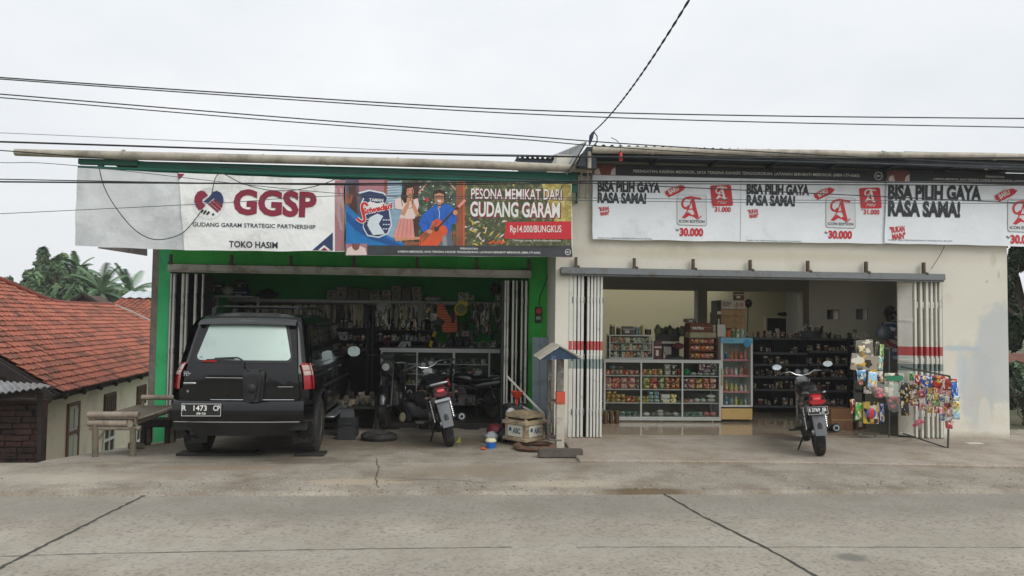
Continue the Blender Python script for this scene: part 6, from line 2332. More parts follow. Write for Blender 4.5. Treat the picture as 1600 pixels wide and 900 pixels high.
CN = {'#c2453a': 'red', '#d88a86': 'pink', '#c7622c': 'orange', '#c79a3c': 'golden', '#cdbb4a': 'yellow', '#6f8f4a': 'green', '#2f8f5a': 'bright green', '#6b3f6e': 'purple', '#d9d6cc': 'white',
      '#4f8a86': 'teal', '#8fb6c6': 'pale blue', '#3a3434': 'dark', '#7a4a38': 'brown', '#8a8478': 'grey', '#b58a5c': 'tan', '#3f6fb0': 'blue', '#5c2c2c': 'maroon'}
def cname(c):
    return CN.get(c, 'mixed')
def goods(kind, u0, v0, u1, v1, col, Y, dep, name, label, cat, group, rz=0, col2='#d8d2c0', sx=.96):
    """one item that fills the photograph window u0..u1, v0 (top)..v1 (foot) at distance Y"""
    a, b = P(u0, v1, Y), P(u1, v1, Y)
    tp = P((u0 + u1) / 2, v0, Y)
    w_ = (b.x - a.x) * sx
    z0 = (a.z + b.z) / 2
    h = tp.z - z0
    return place(unit(kind, col, col2), name, ((a.x + b.x) / 2, Y + dep / 2, z0), (0, 0, R(rz)), label, cat, group, (w_, dep, h))

# ---------------------------------------------------------------- long glass display case
M_AL = mat('white_aluminium', '#c5c6c2', .4, metal=.2, var=.05, scale=3)
M_GL = glassmat('clear_glass')
YD = 11.8
case = thing('display_case', 'long low white framed glass display case full of packets', 'display case', (0, 0, 0))
dz = lambda v, u=1035: P(u, v, YD).z
dx = lambda u: P(u, 600, YD).x
x0, x1 = dx(943.5), dx(1126.5)
FL = .045
zt = dz(564)
e = .028
def frame_box(mb, x0, x1, z0, z1, y0, y1, e, front_only=False):
    for x in (x0, x1 - e):
        for y in (y0, y1 - e):
            mb.bx((x, y, z0), (x + e, y + e, z1))
    for y in (y0 + .001, y1 - e - .001):
        for z in (z0 + .001, z1 - e - .001):
            mb.bx((x0 + e, y, z), (x1 - e, y + e - .002, z + e))
    for x in (x0 + .001, x1 - e - .001):
        for z in (z0 + .001, z1 - e - .001):
            mb.bx((x, y0 + e, z), (x + e - .002, y1 - e, z + e))
mb = MB()
frame_box(mb, x0, x1, FL + .022, zt, YD, YD + .46, e)
for u in (1002, 1066.5):
    mb.bx((dx(u) - .012, YD + .002, dz(651.5) + .001), (dx(u) + .012, YD + .024, zt - e))
mb.bx((x0 + e, YD + .003, FL + .053), (x1 - e, YD + .022, dz(651.5)))
mb.bx((x0, YD - .004, zt), (x1, YD + .03, zt + .022)); mb.bx((x0, YD + .43, zt), (x1, YD + .464, zt + .022)); mb.bx((x0, YD + .03, zt), (x0 + .03, YD + .43, zt + .022)); mb.bx((x1 - .03, YD + .03, zt), (x1, YD + .43, zt + .022))
for x in (x0 + .1, (x0 + x1) / 2, x1 - .12):
    mb.lathe([(.02, 0), (.02, .022)], (x, YD + .06, FL), 'Z', 10)
mb.build('frame', M_AL, case)
sz = [dz(v) for v in (587, 608.5, 629.5, 651.5)]
for z in sz:
    mb = MB(); mb.bx((x0 + e, YD + .026, z - .014), (x1 - e, YD + .43, z)); mb.build('shelf', M_AL, case)
mb = MB(); mb.bx((x0 + e, YD + .012, dz(651.5) + .001), (x1 - e, YD + .016, zt - e)); mb.build('front_glass', M_GL, case)
mb = MB(); mb.bx((x0 + .031, YD + .031, zt + .012), (x1 - .031, YD + .429, zt + .02)); mb.build('top_glass', M_GL, case)
mb = MB(); mb.bx((x0 + e, YD + .436, FL + .08), (x1 - e, YD + .444, zt - e)); mb.build('back_panel', mat('case_back', '#6f6c64', .7, var=.1), case)
G_ = 'goods in the long display case'
def casegood(kind, u0, v0, u1, v1, col, what, where, nm, cat, dep=.14, rz=0, Yo=.05, **k):
    goods(kind, u0, v0, u1, v1, col, YD + Yo, dep, nm, '%s %s on the %s of the long display case' % (cname(col), what, where), cat, G_, rz, **k)
W4 = ('top shelf', 'second shelf', 'third shelf', 'bottom shelf')
COLX = ((946, 1001), (1003.5, 1065.5), (1068, 1122))
def zrow(seq, u0, vt, vb, kind, what, row, cols, nm, cat, stack=1, gap=.8, **k):
    """fill u0.. with a list of (width, colour)"""
    u = u0
    for w_, col in seq:
        h = (vb - vt) / stack
        for s_ in range(stack):
            casegood(kind, u, vb - h * (s_ + 1) + .4, u + w_ - gap, vb - h * s_, col, what, W4[row], nm, cat, rz=rnd.uniform(-5, 5), **k)
        u += w_
V = (587, 608.5, 629.5, 651)
# row 1
zrow([(8, '#c2453a'), (6, '#d88a86'), (7, '#8a8478'), (7, '#d88a86'), (9, '#c2453a'), (8, '#d88a86'), (7, '#c2453a')], 947, 577.5, V[0] - .7, 'packet', 'snack packet', 0, 0, 'snack_packet', 'packet')
zrow([(9, '#8fb6c6'), (12, '#8a8478')], 955, 571, 577, 'bag', 'plastic parcel', 0, 0, 'plastic_parcel', 'parcel')
zrow([(8, '#c7622c'), (8, '#cdbb4a'), (9, '#c7622c'), (8, '#cdbb4a')], 1004, 576.5, V[0] - .5, 'packet', 'snack pouch', 0, 1, 'snack_packet', 'packet')
zrow([(10, '#8a8478'), (9, '#3a3434')], 1039, 568, V[0] - .5, 'carton', 'carton', 0, 1, 'small_carton', 'carton', stack=2)
zrow([(5.5, '#c7622c')], 1059.5, 577, V[0] - .5, 'packet', 'pouch', 0, 1, 'snack_packet', 'packet')
zrow([(12, '#2f8f5a')], 1069, 576, V[0] - .3, 'bag', 'bundle', 0, 2, 'plastic_parcel', 'parcel')
zrow([(10, '#d9d6cc'), (10, '#d9d6cc'), (10, '#d9d6cc'), (10, '#d9d6cc')], 1081, 581.5, V[0] - .3, 'bag', 'flour bag', 0, 2, 'flour_bag', 'bag')
zrow([(11, '#6b3f6e'), (9, '#6b3f6e'), (8, '#3a3434')], 1093, 568, 581, 'printed_box', 'patterned box', 0, 2, 'patterned_box', 'box', stack=2)
# row 2
zrow([(10.5, '#d88a86'), (12.5, '#c2453a'), (12.5, '#d88a86'), (12.5, '#d88a86'), (6, '#8a8478')], 947, 589.5, V[1] - .5, 'packet', 'snack packet', 1, 0, 'snack_packet', 'packet', stack=2)
zrow([(12, '#cdbb4a'), (12, '#c2453a'), (11, '#6f8f4a'), (8, '#c7622c'), (8, '#c7622c'), (8, '#c7622c')], 1005.5, 589.5, V[1] - .5, 'packet', 'snack packet', 1, 1, 'snack_packet', 'packet', stack=2)
zrow([(9, '#6b3f6e'), (11.5, '#d88a86'), (11.5, '#c79a3c'), (11, '#c2453a'), (11, '#d88a86')], 1068, 591, V[1] - .5, 'packet', 'snack packet', 1, 2, 'snack_packet', 'packet', stack=2)
# row 3
zrow([(8, '#c79a3c')] * 4, 947, 616, V[2] - .5, 'packet', 'noodle packet', 2, 0, 'noodle_packet', 'packet', stack=2)
zrow([(8, '#c79a3c')] * 2, 949, 611, 616, 'packet', 'noodle packet', 2, 0, 'noodle_packet', 'packet')
zrow([(8.5, '#c7622c'), (8.5, '#c7622c'), (6, '#cdbb4a')], 979, 619, V[2] - .5, 'packet', 'noodle packet', 2, 0, 'noodle_packet', 'packet')
zrow([(6, '#cdbb4a'), (6, '#cdbb4a')], 1003.5, 619, V[2] - .5, 'packet', 'noodle packet', 2, 1, 'noodle_packet', 'packet', stack=2)
zrow([(9, '#8fb6c6'), (9, '#8fb6c6')], 1014, 611.5, V[2] - .5, 'packet', 'tissue pack', 2, 1, 'tissue_pack', 'tissue', stack=3)
zrow([(15, '#d9d6cc'), (10, '#cdbb4a')], 1033, 616, V[2] - .5, 'printed_box', 'printed box', 2, 1, 'printed_box', 'box', stack=2)
zrow([(8, '#d88a86'), (8, '#d88a86')], 1069, 624, V[2] - .3, 'packet', 'flat packet', 2, 2, 'flat_packet', 'packet')
zrow([(10, '#d9d6cc'), (10, '#d9d6cc'), (16, '#d9d6cc')], 1086, 622.5, V[2] - .3, 'bag', 'sugar bag', 2, 2, 'sugar_bag', 'bag')
zrow([(16, '#d9d6cc')], 1106, 616.5, 622.5, 'bag', 'sugar bag', 2, 2, 'sugar_bag', 'bag')
# row 4
zrow([(10, '#4f8a86'), (10, '#4f8a86'), (9, '#4f8a86')], 969, 643, V[3] - .3, 'packet', 'detergent pack', 3, 0, 'detergent_pack', 'packet', stack=2)
zrow([(12, '#d9d6cc'), (10, '#8a8478'), (11, '#d9d6cc'), (13, '#8a8478'), (12, '#d9d6cc')], 1006, 644.5, V[3] - .3, 'bag', 'plastic bag', 3, 1, 'plastic_bag', 'bag')
zrow([(11, '#d9d6cc')], 1028, 640.5, 646, 'bag', 'plastic bag', 3, 1, 'plastic_bag', 'bag')
zrow([(11, '#4f8a86'), (11, '#4f8a86'), (9, '#4f8a86')], 1069, 644, V[3] - .3, 'packet', 'detergent pack', 3, 2, 'detergent_pack', 'packet', stack=2)
zrow([(10, '#d88a86'), (11, '#d88a86')], 1101, 643.5, V[3] - .3, 'bag', 'parcel', 3, 2, 'plastic_parcel', 'parcel')
# jars on the floor
for i, (u0, u1, t_) in enumerate(((942, 951, 'leftmost brown glass jar on the floor before the display case'), (952, 959.5, 'middle brown glass jar on the floor before the display case'), (960.5, 969, 'rightmost brown glass jar on the floor before the display case'))):
    goods('jar', u0, 642, u1, 665, '#5a4026', 11.55, .11, 'glass_jar', t_, 'jar', 'brown jars on the floor', col2='#6a5a3c')

# small cigarette cabinet on the case
YC = 11.86
cab = thing('glass_cabinet', 'small glass cabinet of cigarette packs on top of the display case', 'cabinet', (0, 0, 0))
cx0, cx1, cz0, cz1 = P(952, 560, YC).x, P(1021, 560, YC).x, zt + .024, P(985, 523.5, YC).z
mb = MB(); frame_box(mb, cx0, cx1, cz0, cz1, YC, YC + .26, .016); mb.build('frame', M_AL, cab)
cs = [cz0 + .02 + (cz1 - cz0 - .04) * k / 3 for k in range(3)]
for z in cs:
    mb = MB(); mb.bx((cx0 + .016, YC + .02, z), (cx1 - .016, YC + .24, z + .008)); mb.build('shelf', M_AL, cab)
mb = MB(); mb.bx((cx0 + .017, YC + .017, cz1 - .010), (cx1 - .017, YC + .243, cz1 - .004)); mb.build('top_glass', M_GL, cab)
mb = MB(); mb.bx((cx0 + .016, YC + .006, cz0 + .016), (cx1 - .016, YC + .009, cz1 - .016)); mb.build('front_glass', M_GL, cab)
mb = MB(); mb.bx((cx0 + .016, YC + .244, cz0 + .016), (cx1 - .016, YC + .25, cz1 - .016)); mb.build('back_panel', mat('case_back', '#6f6c64', .7), cab)
r = random.Random(6)
for k, z in enumerate(cs):
    x = cx0 + .03
    while x < cx1 - .08:
        w_ = r.uniform(.05, .075)
        c = r.choice(('#c2453a', '#d9d6cc', '#3a3434', '#8a8478', '#d9d6cc', '#c7622c', '#5c2c2c'))
        place(unit('printed_box', c), 'cigarette_pack', (x + w_ / 2, YC + .10, z + .009), (0, 0, R(r.uniform(-6, 6))), '%s pack on the %s shelf of the small glass cabinet' % (cname(c), ('lowest', 'middle', 'upper')[k]), 'pack', 'packs in the small glass cabinet', (w_ * .94, .03, r.uniform(.07, .10)))
        x += w_
TOP = P(985, 523, YC).z
G2 = 'things standing on the small glass cabinet'
for k, (kd, u0, u1, v, c, nm, lb, ct) in enumerate((('jar', 953, 962, 507, '#6f6a52', 'glass_jar', 'tall dull jar at the left end atop the small glass cabinet', 'jar'), ('jar', 963.5, 971, 511, '#5a4026', 'glass_jar', 'brown jar second from left atop the small glass cabinet', 'jar'),
        ('carton', 972.5, 991, 510, '#5d5a62', 'small_carton', 'grey carton in the middle atop the small glass cabinet', 'carton'), ('bottle', 992, 997, 509, '#4f8a86', 'small_bottle', 'teal bottle atop the small glass cabinet', 'bottle'),
        ('can', 997.5, 1001.5, 511, '#8fb6c6', 'tin', 'pale blue tin atop the small glass cabinet', 'tin'), ('packet', 1002, 1006, 508.5, '#cdbb4a', 'snack_packet', 'yellow packet atop the small glass cabinet', 'packet'), ('jar', 1008, 1019, 513, '#3a3a30', 'glass_jar', 'dark jar at the right end atop the small glass cabinet', 'jar'))):
    goods(kd, u0, v, u1, 523, c, YC + .06, .10, nm, lb, ct, G2)
# dark heap, till and boxes behind
YH = 12.3
goods('carton', 1022, 533, 1034, 562, '#5c2c2c', YD + .1, .2, 'carton', 'maroon carton beside the small glass cabinet', 'carton', None)
goods('carton', 1036, 551, 1041, 562, '#8a8478', YD + .1, .1, 'small_carton', 'little grey carton beside the maroon carton', 'carton', None)
goods('carton', 1030, 522, 1062, 562, '#30241f', YH, .3, 'crate_box', 'dark box half hidden behind the glass cabinet', 'box', None)
goods('bag', 1054, 536, 1072, 546, '#7a3d44', YD + .2, .2, 'folded_cloth', 'dusky red folded cloth on the counter clutter', 'cloth', None)
tray = MB(); q = P(1053, 556, YD + .1)
tray.bx((q.x - .14, YD + .06, zt + .024), (q.x + .16, YD + .3, zt + .06)); tray.bx((q.x - .12, YD + .08, zt + .06), (q.x + .13, YD + .28, zt + .075))
tag(tray.build('scale_tray', mat('dark_grey_metal', '#3a3c3c', .4, metal=.3), bevel=.006), 'flat dark weighing tray on the display case', 'scale')
for k in range(9):
    u = 1024 + k * 6.3
    goods('bag', u, 507 + (k * 5 % 7), u + 11, 526 + (k * 3 % 6), ('#6a7355', '#55593f', '#7d8468', '#4a4a38')[k % 4], YH + .1 * (k % 3), .14, 'snack_bag', 'crumpled greenish bag heaped behind the counter clutter', 'bag', 'crumpled bags heaped behind the counter')
# candy cabinet with cartons on it
YK = 11.9
kb = thing('candy_cabinet', 'open cabinet of orange candy packs under the brown lettered carton', 'cabinet', (0, 0, 0))
kx0, kx1, kz0, kz1 = P(1077, 550, YK).x, P(1121, 550, YK).x, zt + .024, P(1098, 528, YK).z
mb = MB()
for x in (kx0, kx1 - .018):
    mb.bx((x, YK, kz0), (x + .018, YK + .3, kz1))
for z in (kz0, kz0 + (kz1 - kz0) * .36, kz0 + (kz1 - kz0) * .69, kz1 - .02):
    mb.bx((kx0 + .018, YK + .003, z), (kx1 - .018, YK + .297, z + .016))
mb.bx((kx0 + .018, YK + .28, kz0 + .016), (kx1 - .018, YK + .296, kz1 - .02))
mb.build('cabinet_body', mat('brown_board', '#5a3424', .6, var=.15), kb)
for k in range(3):
    for j in range(5):
        c = ('#c7622c', '#c79a3c', '#c2453a', '#d88a86', '#c7622c')[(j + k * 2) % 5]
        x = kx0 + .03 + (kx1 - kx0 - .06) * (j + .5) / 5
        z = (kz0 + .018, kz0 + (kz1 - kz0) * .36 + .017, kz0 + (kz1 - kz0) * .69 + .017)[k]
        place(unit('packet', c), 'candy_packet', (x, YK + .09, z), (0, 0, R(rnd.uniform(-8, 8))), '%s candy packet on the %s level of the candy cabinet' % (cname(c), ('lowest', 'middle', 'top')[k]), 'packet', 'packets in the candy cabinet', ((kx1 - kx0) / 5.6, .09, .085))
def lettered_carton(name, label, u0, v0, u1, v1, col, Y, dep, lines, group=None):
    a, b = P(u0, v1, Y), P(u1, v1, Y)
    h = P(u0, v0, Y).z - a.z
    t = thing(name, label, 'carton', ((a.x + b.x) / 2, Y + dep / 2, (a.z + b.z) / 2), (0, 0, 0), group)
    w_ = b.x - a.x
    mb = MB(); mb.bx((-w_ / 2, -dep / 2, 0), (w_ / 2, dep / 2, h)); mb.build('box', mat('board_' + col, col, .75, var=.08, scale=6, dirt='#4a3a2a', dirt_amt=.1, rand=.08), t, bevel=.006)
    mb = MB(); mb.bx((-w_ / 2 + .004, -dep / 2 - .0015, h * .46), (w_ / 2 - .004, -dep / 2 + .001, h * .50)); mb.build('tape', mat('carton_tape', '#b79a6c', .4), t)
    for (s_, fx, fz, fw, fh, m) in lines:
        mb = MB(); text_on(mb, s_, (-w_ / 2 + fx * w_, -dep / 2 - .003, fz * h), (fw * w_, 0, 0), (0, 0, fh * h), bold=.03); mb.build('lettering', m, t)
    return t
M_INKD = mat('ink_dark', '#2a2320', .6)
M_INKR = mat('ink_red', '#a5343a', .6)
lettered_carton('carton', 'brown carton with white lettering on the candy cabinet', 1078, 504.5, 1113, 519, '#6b3e2c', YK, .28, [('PATRA', .12, .28, .5, .30, M_WHITE)])
lettered_carton('carton', 'flat pale box between the lettered carton and candy cabinet', 1078, 519.3, 1119, 527.7, '#a8a288', YK, .30, [])
goods('carton', 1073, 498, 1088, 504, '#3f3a33', YK + .1, .2, 'small_carton', 'small dark box atop the brown lettered carton', 'carton', None)
goods('jar', 1114, 508, 1119, 519, '#b9b09a', YK + .02, .06, 'plastic_jar', 'pale jar at the right of the brown lettered carton', 'jar', None)
# carton tower behind the fridge top
YT2 = 12.15
for k, (v0, v1, c, ln, lb) in enumerate(((505, 515, '#b08f5e', [('EL', .1, .3, .1, .3, M_INKD)], 'lowest tan carton of the tall carton tower'), (494, 504.7, '#ab8a5c', [('TAMA', .08, .25, .3, .3, M_INKD)], 'second tan carton from the bottom of the tall tower'),
                                  (483, 493.7, '#b4946a', [('BARU', .08, .3, .25, .3, M_INKD)], 'upper tan carton of the tall carton tower'), (469, 482.6, '#c9c1b2', [('MINUMAN', .06, .58, .36, .18, M_INKD), ('SEGAR', .06, .30, .28, .18, M_INKD), ('12', .62, .3, .1, .4, M_INKD), ('55', .78, .3, .14, .42, M_INKR)], 'whitish printed carton topping the tall carton tower'))):
    lettered_carton('carton', lb, 1127 if k == 3 else 1124, v0, 1164.5, v1, c, YT2, .34, [], 'tower of cartons above the fridge') if False else lettered_carton('carton', lb, 1127 if k == 3 else 1124, v0, 1164.5, v1, c, YT2, .34, [l for l in ln if k == 3 or True][:0 if k < 3 else 4], 'tower of cartons above the fridge')
goods('carton', 1150, 456.5, 1165, 468.6, '#6a3f36', YT2, .2, 'small_carton', 'small reddish box crowning the tall carton tower', 'carton', None, rz=-14)
goods('carton', 1120.5, 469.5, 1126.5, 528, '#1d1b1a', YT2 - .05, .3, 'speaker_column', 'narrow black box standing against the left of the carton tower', 'box', None)
sg = MB(); a, b = P(1121, 526, 11.92), P(1133.5, 507, 11.92)
sg.bx((a.x, 11.92, a.z), (b.x, 11.935, b.z)); tag(sg.build('counter_card', mat('white_card', '#c9c7bd', .5, var=.05), bevel=.004), 'small white upright card before the carton tower', 'card')
pc = P(1116, 498, 13.45); pm_ = thing('picture_frame', 'small green picture in a dark frame at the left of the carton tower', 'picture', pc)
mb = MB(); mb.box((0, 0, 0), (.13, .012, .20)); mb.build('picture', mat('green_picture', '#8fae4a', .4, var=.6, scale=14), pm_)
mb = MB()
for a, b in (((-.075, -.012, .1), (.075, .01, .115)), ((-.075, -.012, -.115), (.075, .01, -.1)), ((-.075, -.012, -.1), (-.063, .01, .1)), ((.063, -.012, -.1), (.075, .01, .1))):
    mb.bx(a, b)
mb.build('frame', M_DWOOD, pm_)
for k, (u0, u1, c, lb) in enumerate(((1136, 1143, '#c7622c', 'orange'), (1144, 1150, '#6f8f4a', 'green'), (1150.5, 1157.5, '#9db27a', 'pale green'), (1158.5, 1165, '#8fb6c6', 'pale blue'))):
    goods('can' if k else 'jar', u0, 514 - (k == 0), u1, 527, c, 11.9, .08, 'tin', '%s tin standing on top of the drinks fridge' % lb, 'tin', 'tins on the drinks fridge', col2='#2a2320')

# ---------------------------------------------------------------- drinks fridge
YFR = 11.8
fr = thing('drinks_fridge', 'narrow white glass door drinks fridge with tan base panel', 'fridge', (0, 0, 0))
fx0, fx1, fzt = P(1126.5, 600, YFR).x, P(1176.5, 600, YFR).x, P(1150, 527.5, YFR).z
fzb, ft = P(1150, 636, YFR).z, .05
M_FRW = mat('fridge_white', '#c9cac5', .4, var=.04)
mb = MB()
mb.bx((fx0, YFR + .04, FL + .03), (fx0 + .03, YFR + .5, fzt)); mb.bx((fx1 - .03, YFR + .04, FL + .03), (fx1, YFR + .5, fzt))
mb.bx((fx0 + .03, YFR + .04, fzt - .03), (fx1 - .03, YFR + .5, fzt)); mb.bx((fx0 + .03, YFR + .47, FL + .03), (fx1 - .03, YFR + .5, fzt - .03)); mb.bx((fx0 + .03, YFR + .04, fzb - .05), (fx1 - .03, YFR + .47, fzb))
mb.build('cabinet_body', M_FRW, fr, bevel=.004)
mb = MB(); hz = P(1150, 536.5, YFR).z
mb.bx((fx0, YFR, fzb), (fx0 + .035, YFR + .035, hz)); mb.bx((fx1 - .035, YFR, fzb), (fx1, YFR + .035, hz)); mb.bx((fx0 + .035, YFR, fzb), (fx1 - .035, YFR + .035, fzb + .03))
door_ = mb.build('door', M_FRW, fr, bevel=.004)
mb = MB(); mb.bx((fx0 + .035, YFR + .012, fzb + .03), (fx1 - .035, YFR + .018, hz)); mb.build('door_glass', M_GL, door_)
mb = MB(); mb.bx((fx0 + .008, YFR - .03, fzb + .35), (fx0 + .026, YFR, fzb + .62)); mb.build('handle', mat('handle_cream', '#c7bf8a', .5), door_, bevel=.006)
mb = MB(); mb.bx((fx0, YFR - .002, hz), (fx1, YFR + .038, fzt)); hd = mb.build('header', mat('header_blue', '#6fb3c9', .45, var=.08), fr, bevel=.004)
mb = MB(); mb.lathe([(.0001, -.005), (.062, -.005), (.062, 0)], (fx1 - .10, YFR - .003, hz + .005), 'Y', 24); mb.build('roundel', mat('roundel_blue', '#2f8fc4', .45, var=.15), hd)
mb = MB(); text_on(mb, 'Es Krim', (fx0 + .05, YFR - .004, hz + .025), (.16, 0, 0), (0, 0, .034)); mb.build('lettering', mat('ink_blue', '#2a6c93', .5), hd)
mb = MB(); mb.bx((fx0 + .005, YFR + .006, FL + .04), (fx1 - .005, YFR + .04, fzb - .022)); mb.build('base_panel', mat('tan_panel', '#c9a86a', .5, var=.06, dirt='#a5864e', dirt_amt=.2), fr, bevel=.008)
mb = MB(); mb.bx((fx0 + .002, YFR + .008, fzb - .02), (fx1 - .002, YFR + .04, fzb - .003)); mb.build('vent_strip', M_TRIM, fr)
for x in (fx0 + .05, fx1 - .05):
    mb = MB(); mb.lathe([(.022, 0), (.018, .035)], (x, YFR + .09, FL), 'Z', 10); mb.build('foot', M_TRIM, fr)
fsz = [P(1150, v, YFR + .08).z for v in (562, 586.5, 611.5)]
for z in fsz:
    mb = MB(); mb.bx((fx0 + .036, YFR + .07, z - .012), (fx1 - .036, YFR + .44, z)); sh_ = mb.build('shelf', mat('fridge_shelf', '#8a8f90', .4), fr)
    mb = MB(); mb.bx((fx0 + .04, YFR + .055, z - .022), (fx1 - .04, YFR + .068, z + .012)); mb.build('price_strip', mat('pink_strip', '#c9818a', .5, var=.1), sh_)
FC = ((('#7a4a38', .15), ('#3f6fb0', .12), ('#c7622c', .16), ('#c7622c', .17), ('#c2453a', .15), ('#d88a86', .16)), (('#d9d6cc', .12), ('#d88a86', .13), ('#d88a86', .13), ('#d9d6cc', .12), ('#d88a86', .16), ('#c2453a', .15)),
      (('#c7622c', .15), ('#c79a3c', .17), ('#cdbb4a', .13), ('#cdbb4a', .12), ('#d9d6cc', .11), ('#d9d6cc', .12)), (('#6f8f4a', .13), ('#3f6fb0', .15), ('#8fb6c6', .14), ('#cdbb4a', .15), ('#6f8f4a', .13), ('#d9d6cc', .13)))
for k, z in enumerate(fsz + [fzb + .002]):
    for j, (c, h) in enumerate(FC[k]):
        place(unit('bottle', c, '#d9d6cc' if j % 2 else c), 'drink_bottle', (fx0 + .065 + (fx1 - fx0 - .13) * j / 5, YFR + .13 + .02 * (j % 2), z), (0, 0, j), '%s drink bottle on the %s of the drinks fridge' % (cname(c), ('upper shelf', 'second shelf', 'third shelf', 'floor')[k]), 'bottle', 'bottles in the drinks fridge', (.058, .058, h))

# ---------------------------------------------------------------- dark shelf units at the back
M_SHELFD = mat('dark_shelf_steel', '#2b2d2f', .5, metal=.2, var=.15)
M_SHELFG = mat('grey_shelf_lip', '#63666a', .5, var=.1)
YS = 13.0
def shelf_unit(label, u0, u1, vs, Y, dep):
    t = thing('shelf_unit', label, 'shelf', (0, 0, 0), group='dark shelf units of the grocery')
    a, b = P(u0, 560, Y).x, P(u1, 560, Y).x
    zz = [P((u0 + u1) / 2, v, Y).z for v in vs]
    mb = MB()
    for x in (a, (a + b) / 2 - .015, b - .03):
        mb.bx((x, Y + dep - .05, FL), (x + .03, Y + dep - .01, zz[0] + .02))
    mb.bx((a, Y + dep - .009, FL), (b, Y + dep, zz[0]))
    mb.build('upright_frame', M_SHELFD, t)
    for z in zz:
        mb = MB(); mb.bx((a, Y + .004, z - .02), (b, Y + dep - .055, z), 0); mb.bx((a, Y - .004, z - .035), (b, Y + .003, z + .004), 1); mb.build('shelf', [M_SHELFD, M_SHELFG], t)
    return a, b, zz
A1 = shelf_unit('dark shelf unit straight behind the fridge with sparse goods', 1178, 1262, (528, 551, 569, 588, 608, 634), YS, .4)
A2 = shelf_unit('dark shelf unit behind the parked motorcycle crowded with goods', 1264, 1350, (529, 549, 569, 590, 610, 634), YS - .05, .4)
r = random.Random(14)
for si, (a, b, zz) in enumerate((A1, A2)):
    for k, z in enumerate(zz):
        x = a + .02
        while x < b - .06:
            w_ = r.uniform(.045, .10)
            kd = r.choice(('bottle', 'jar', 'can', 'printed_box', 'packet', 'carton'))
            c = r.choice(('#3a3434', '#5c2c2c', '#7a4a38', '#8a8478', '#3a3434', '#6f6a60', '#d9d6cc' if k == 0 else '#5f5f5c', '#7a3f3a', '#a39a84'))
            hmax = .17 if k == 0 else .14
            if k and r.random() < (.1 if si else .3):
                x += w_
                continue
            nm, ct = {'bottle': ('bottle', 'bottle'), 'jar': ('jar', 'jar'), 'can': ('tin', 'tin'), 'printed_box': ('printed_box', 'box'), 'packet': ('snack_packet', 'packet'), 'carton': ('small_carton', 'carton')}[kd]
            place(unit(kd, c), nm, (x + w_ / 2, (YS if not si else YS - .05) + .10, z + .001), (0, 0, R(r.uniform(-20, 20))), '%s %s on the %s of the dark shelf unit %s' % (cname(c) if cname(c) != 'mixed' else 'dull', nm.replace('_', ' '), ('top', 'second board', 'third board', 'fourth board', 'fifth board', 'lowest board')[k], ('behind the fridge', 'behind the motorcycle')[si]), ct, 'goods on the dark shelf units', (w_ * .92, w_ * .9, r.uniform(.07, hmax)))
            x += w_ + r.choice((0, 0, .02, .05))
# basket heaped with bottles, white tins in the right, carton on the floor
bs = P(1272, 527, 12.85)
bk = thing('wire_basket', 'grey basket heaped with bottles on the dark shelf', 'basket', (bs.x, 12.95, A1[2][0] + .003))
mb = MB()
mb.grid(lambda a, b: (.19 * math.cos(2 * math.pi * a) * (.85 + .2 * b), .13 * math.sin(2 * math.pi * a) * (.85 + .2 * b), .13 * b), 24, 4); mb.bx((-.15, -.1, 0), (.15, .1, .01))
mb.build('basket_body', mat('basket_grey', '#4c4f55', .6), bk)
for k in range(16):
    place(unit('bottle', ('#8a8478', '#3a3434', '#d9d6cc', '#55504a')[k % 4]), 'bottle', (bs.x + r.uniform(-.17, .17), 12.95 + r.uniform(-.1, .1), A1[2][0] + .10 + r.uniform(0, .05)), (R(r.uniform(-35, 35)), R(r.uniform(-35, 35)), 0), '%s bottle heaped in the grey basket on the dark shelf' % cname(('#8a8478', '#3a3434', '#d9d6cc', '#55504a')[k % 4]).replace('mixed', 'dull'), 'bottle', 'bottles heaped in the basket', (.05, .05, .13))
for k in range(5):
    goods('can', 1334 + k * 5.3, 521, 1338.6 + k * 5.3, 530, '#d9d6cc', 12.75, .05, 'tin', 'white tin in the row at the right end of the dark shelves', 'tin', 'row of white tins')
pl_ = MB(); a, b = P(1333, 530.5, 12.7), P(1362, 530.5, 12.7); pl_.bx((a.x, 12.7, a.z - .02), (b.x, 12.95, a.z)); pl_.bx((a.x + .02, 12.9, FL), (a.x + .05, 12.94, a.z - .02)); pl_.bx((b.x - .05, 12.9, FL), (b.x - .02, 12.94, a.z - .02))
tag(pl_.build('small_shelf', M_SHELFD), 'narrow dark shelf carrying a row of white tins', 'shelf')
cb = PZ(1318, 672, .045)
lettered_carton('carton', 'brown carton with open flaps on the floor behind the motorcycle', 1299, 639, 1333, 672, '#8a6246', cb.y, .34, [])
goods('carton', 1334, 644, 1352, 673, '#6a4c38', cb.y + .1, .3, 'carton', 'duller carton on the floor beside the open brown carton', 'carton', None, rz=12)
lf = P(1232, 491, 16.9)
mb = MB(); mb.ball((lf.x, 16.93, lf.z), .17, 16, (1.6, .1, .3)); tag(mb.build('wall_plaque', mat('dark_leaf_green', '#1e2a1c', .6)), 'dark leaf shaped plaque above the back window', 'plaque')
fl_ = P(1170, 474, 12.6)
mb = MB()
for k in range(7):
    a = k * .9
    mb.ball((fl_.x + .04 * math.cos(a), 12.62, fl_.z + .045 * math.sin(a)), .035, 8, (1, .5, 1))
mb.tube([(fl_.x, 12.62, fl_.z), (fl_.x - .02, 12.62, 1.5)], .008, 5)
tag(mb.build('artificial_flower', mat('black_petals', '#1b191a', .7)), 'small black artificial flower at the right of the carton tower', 'flower')
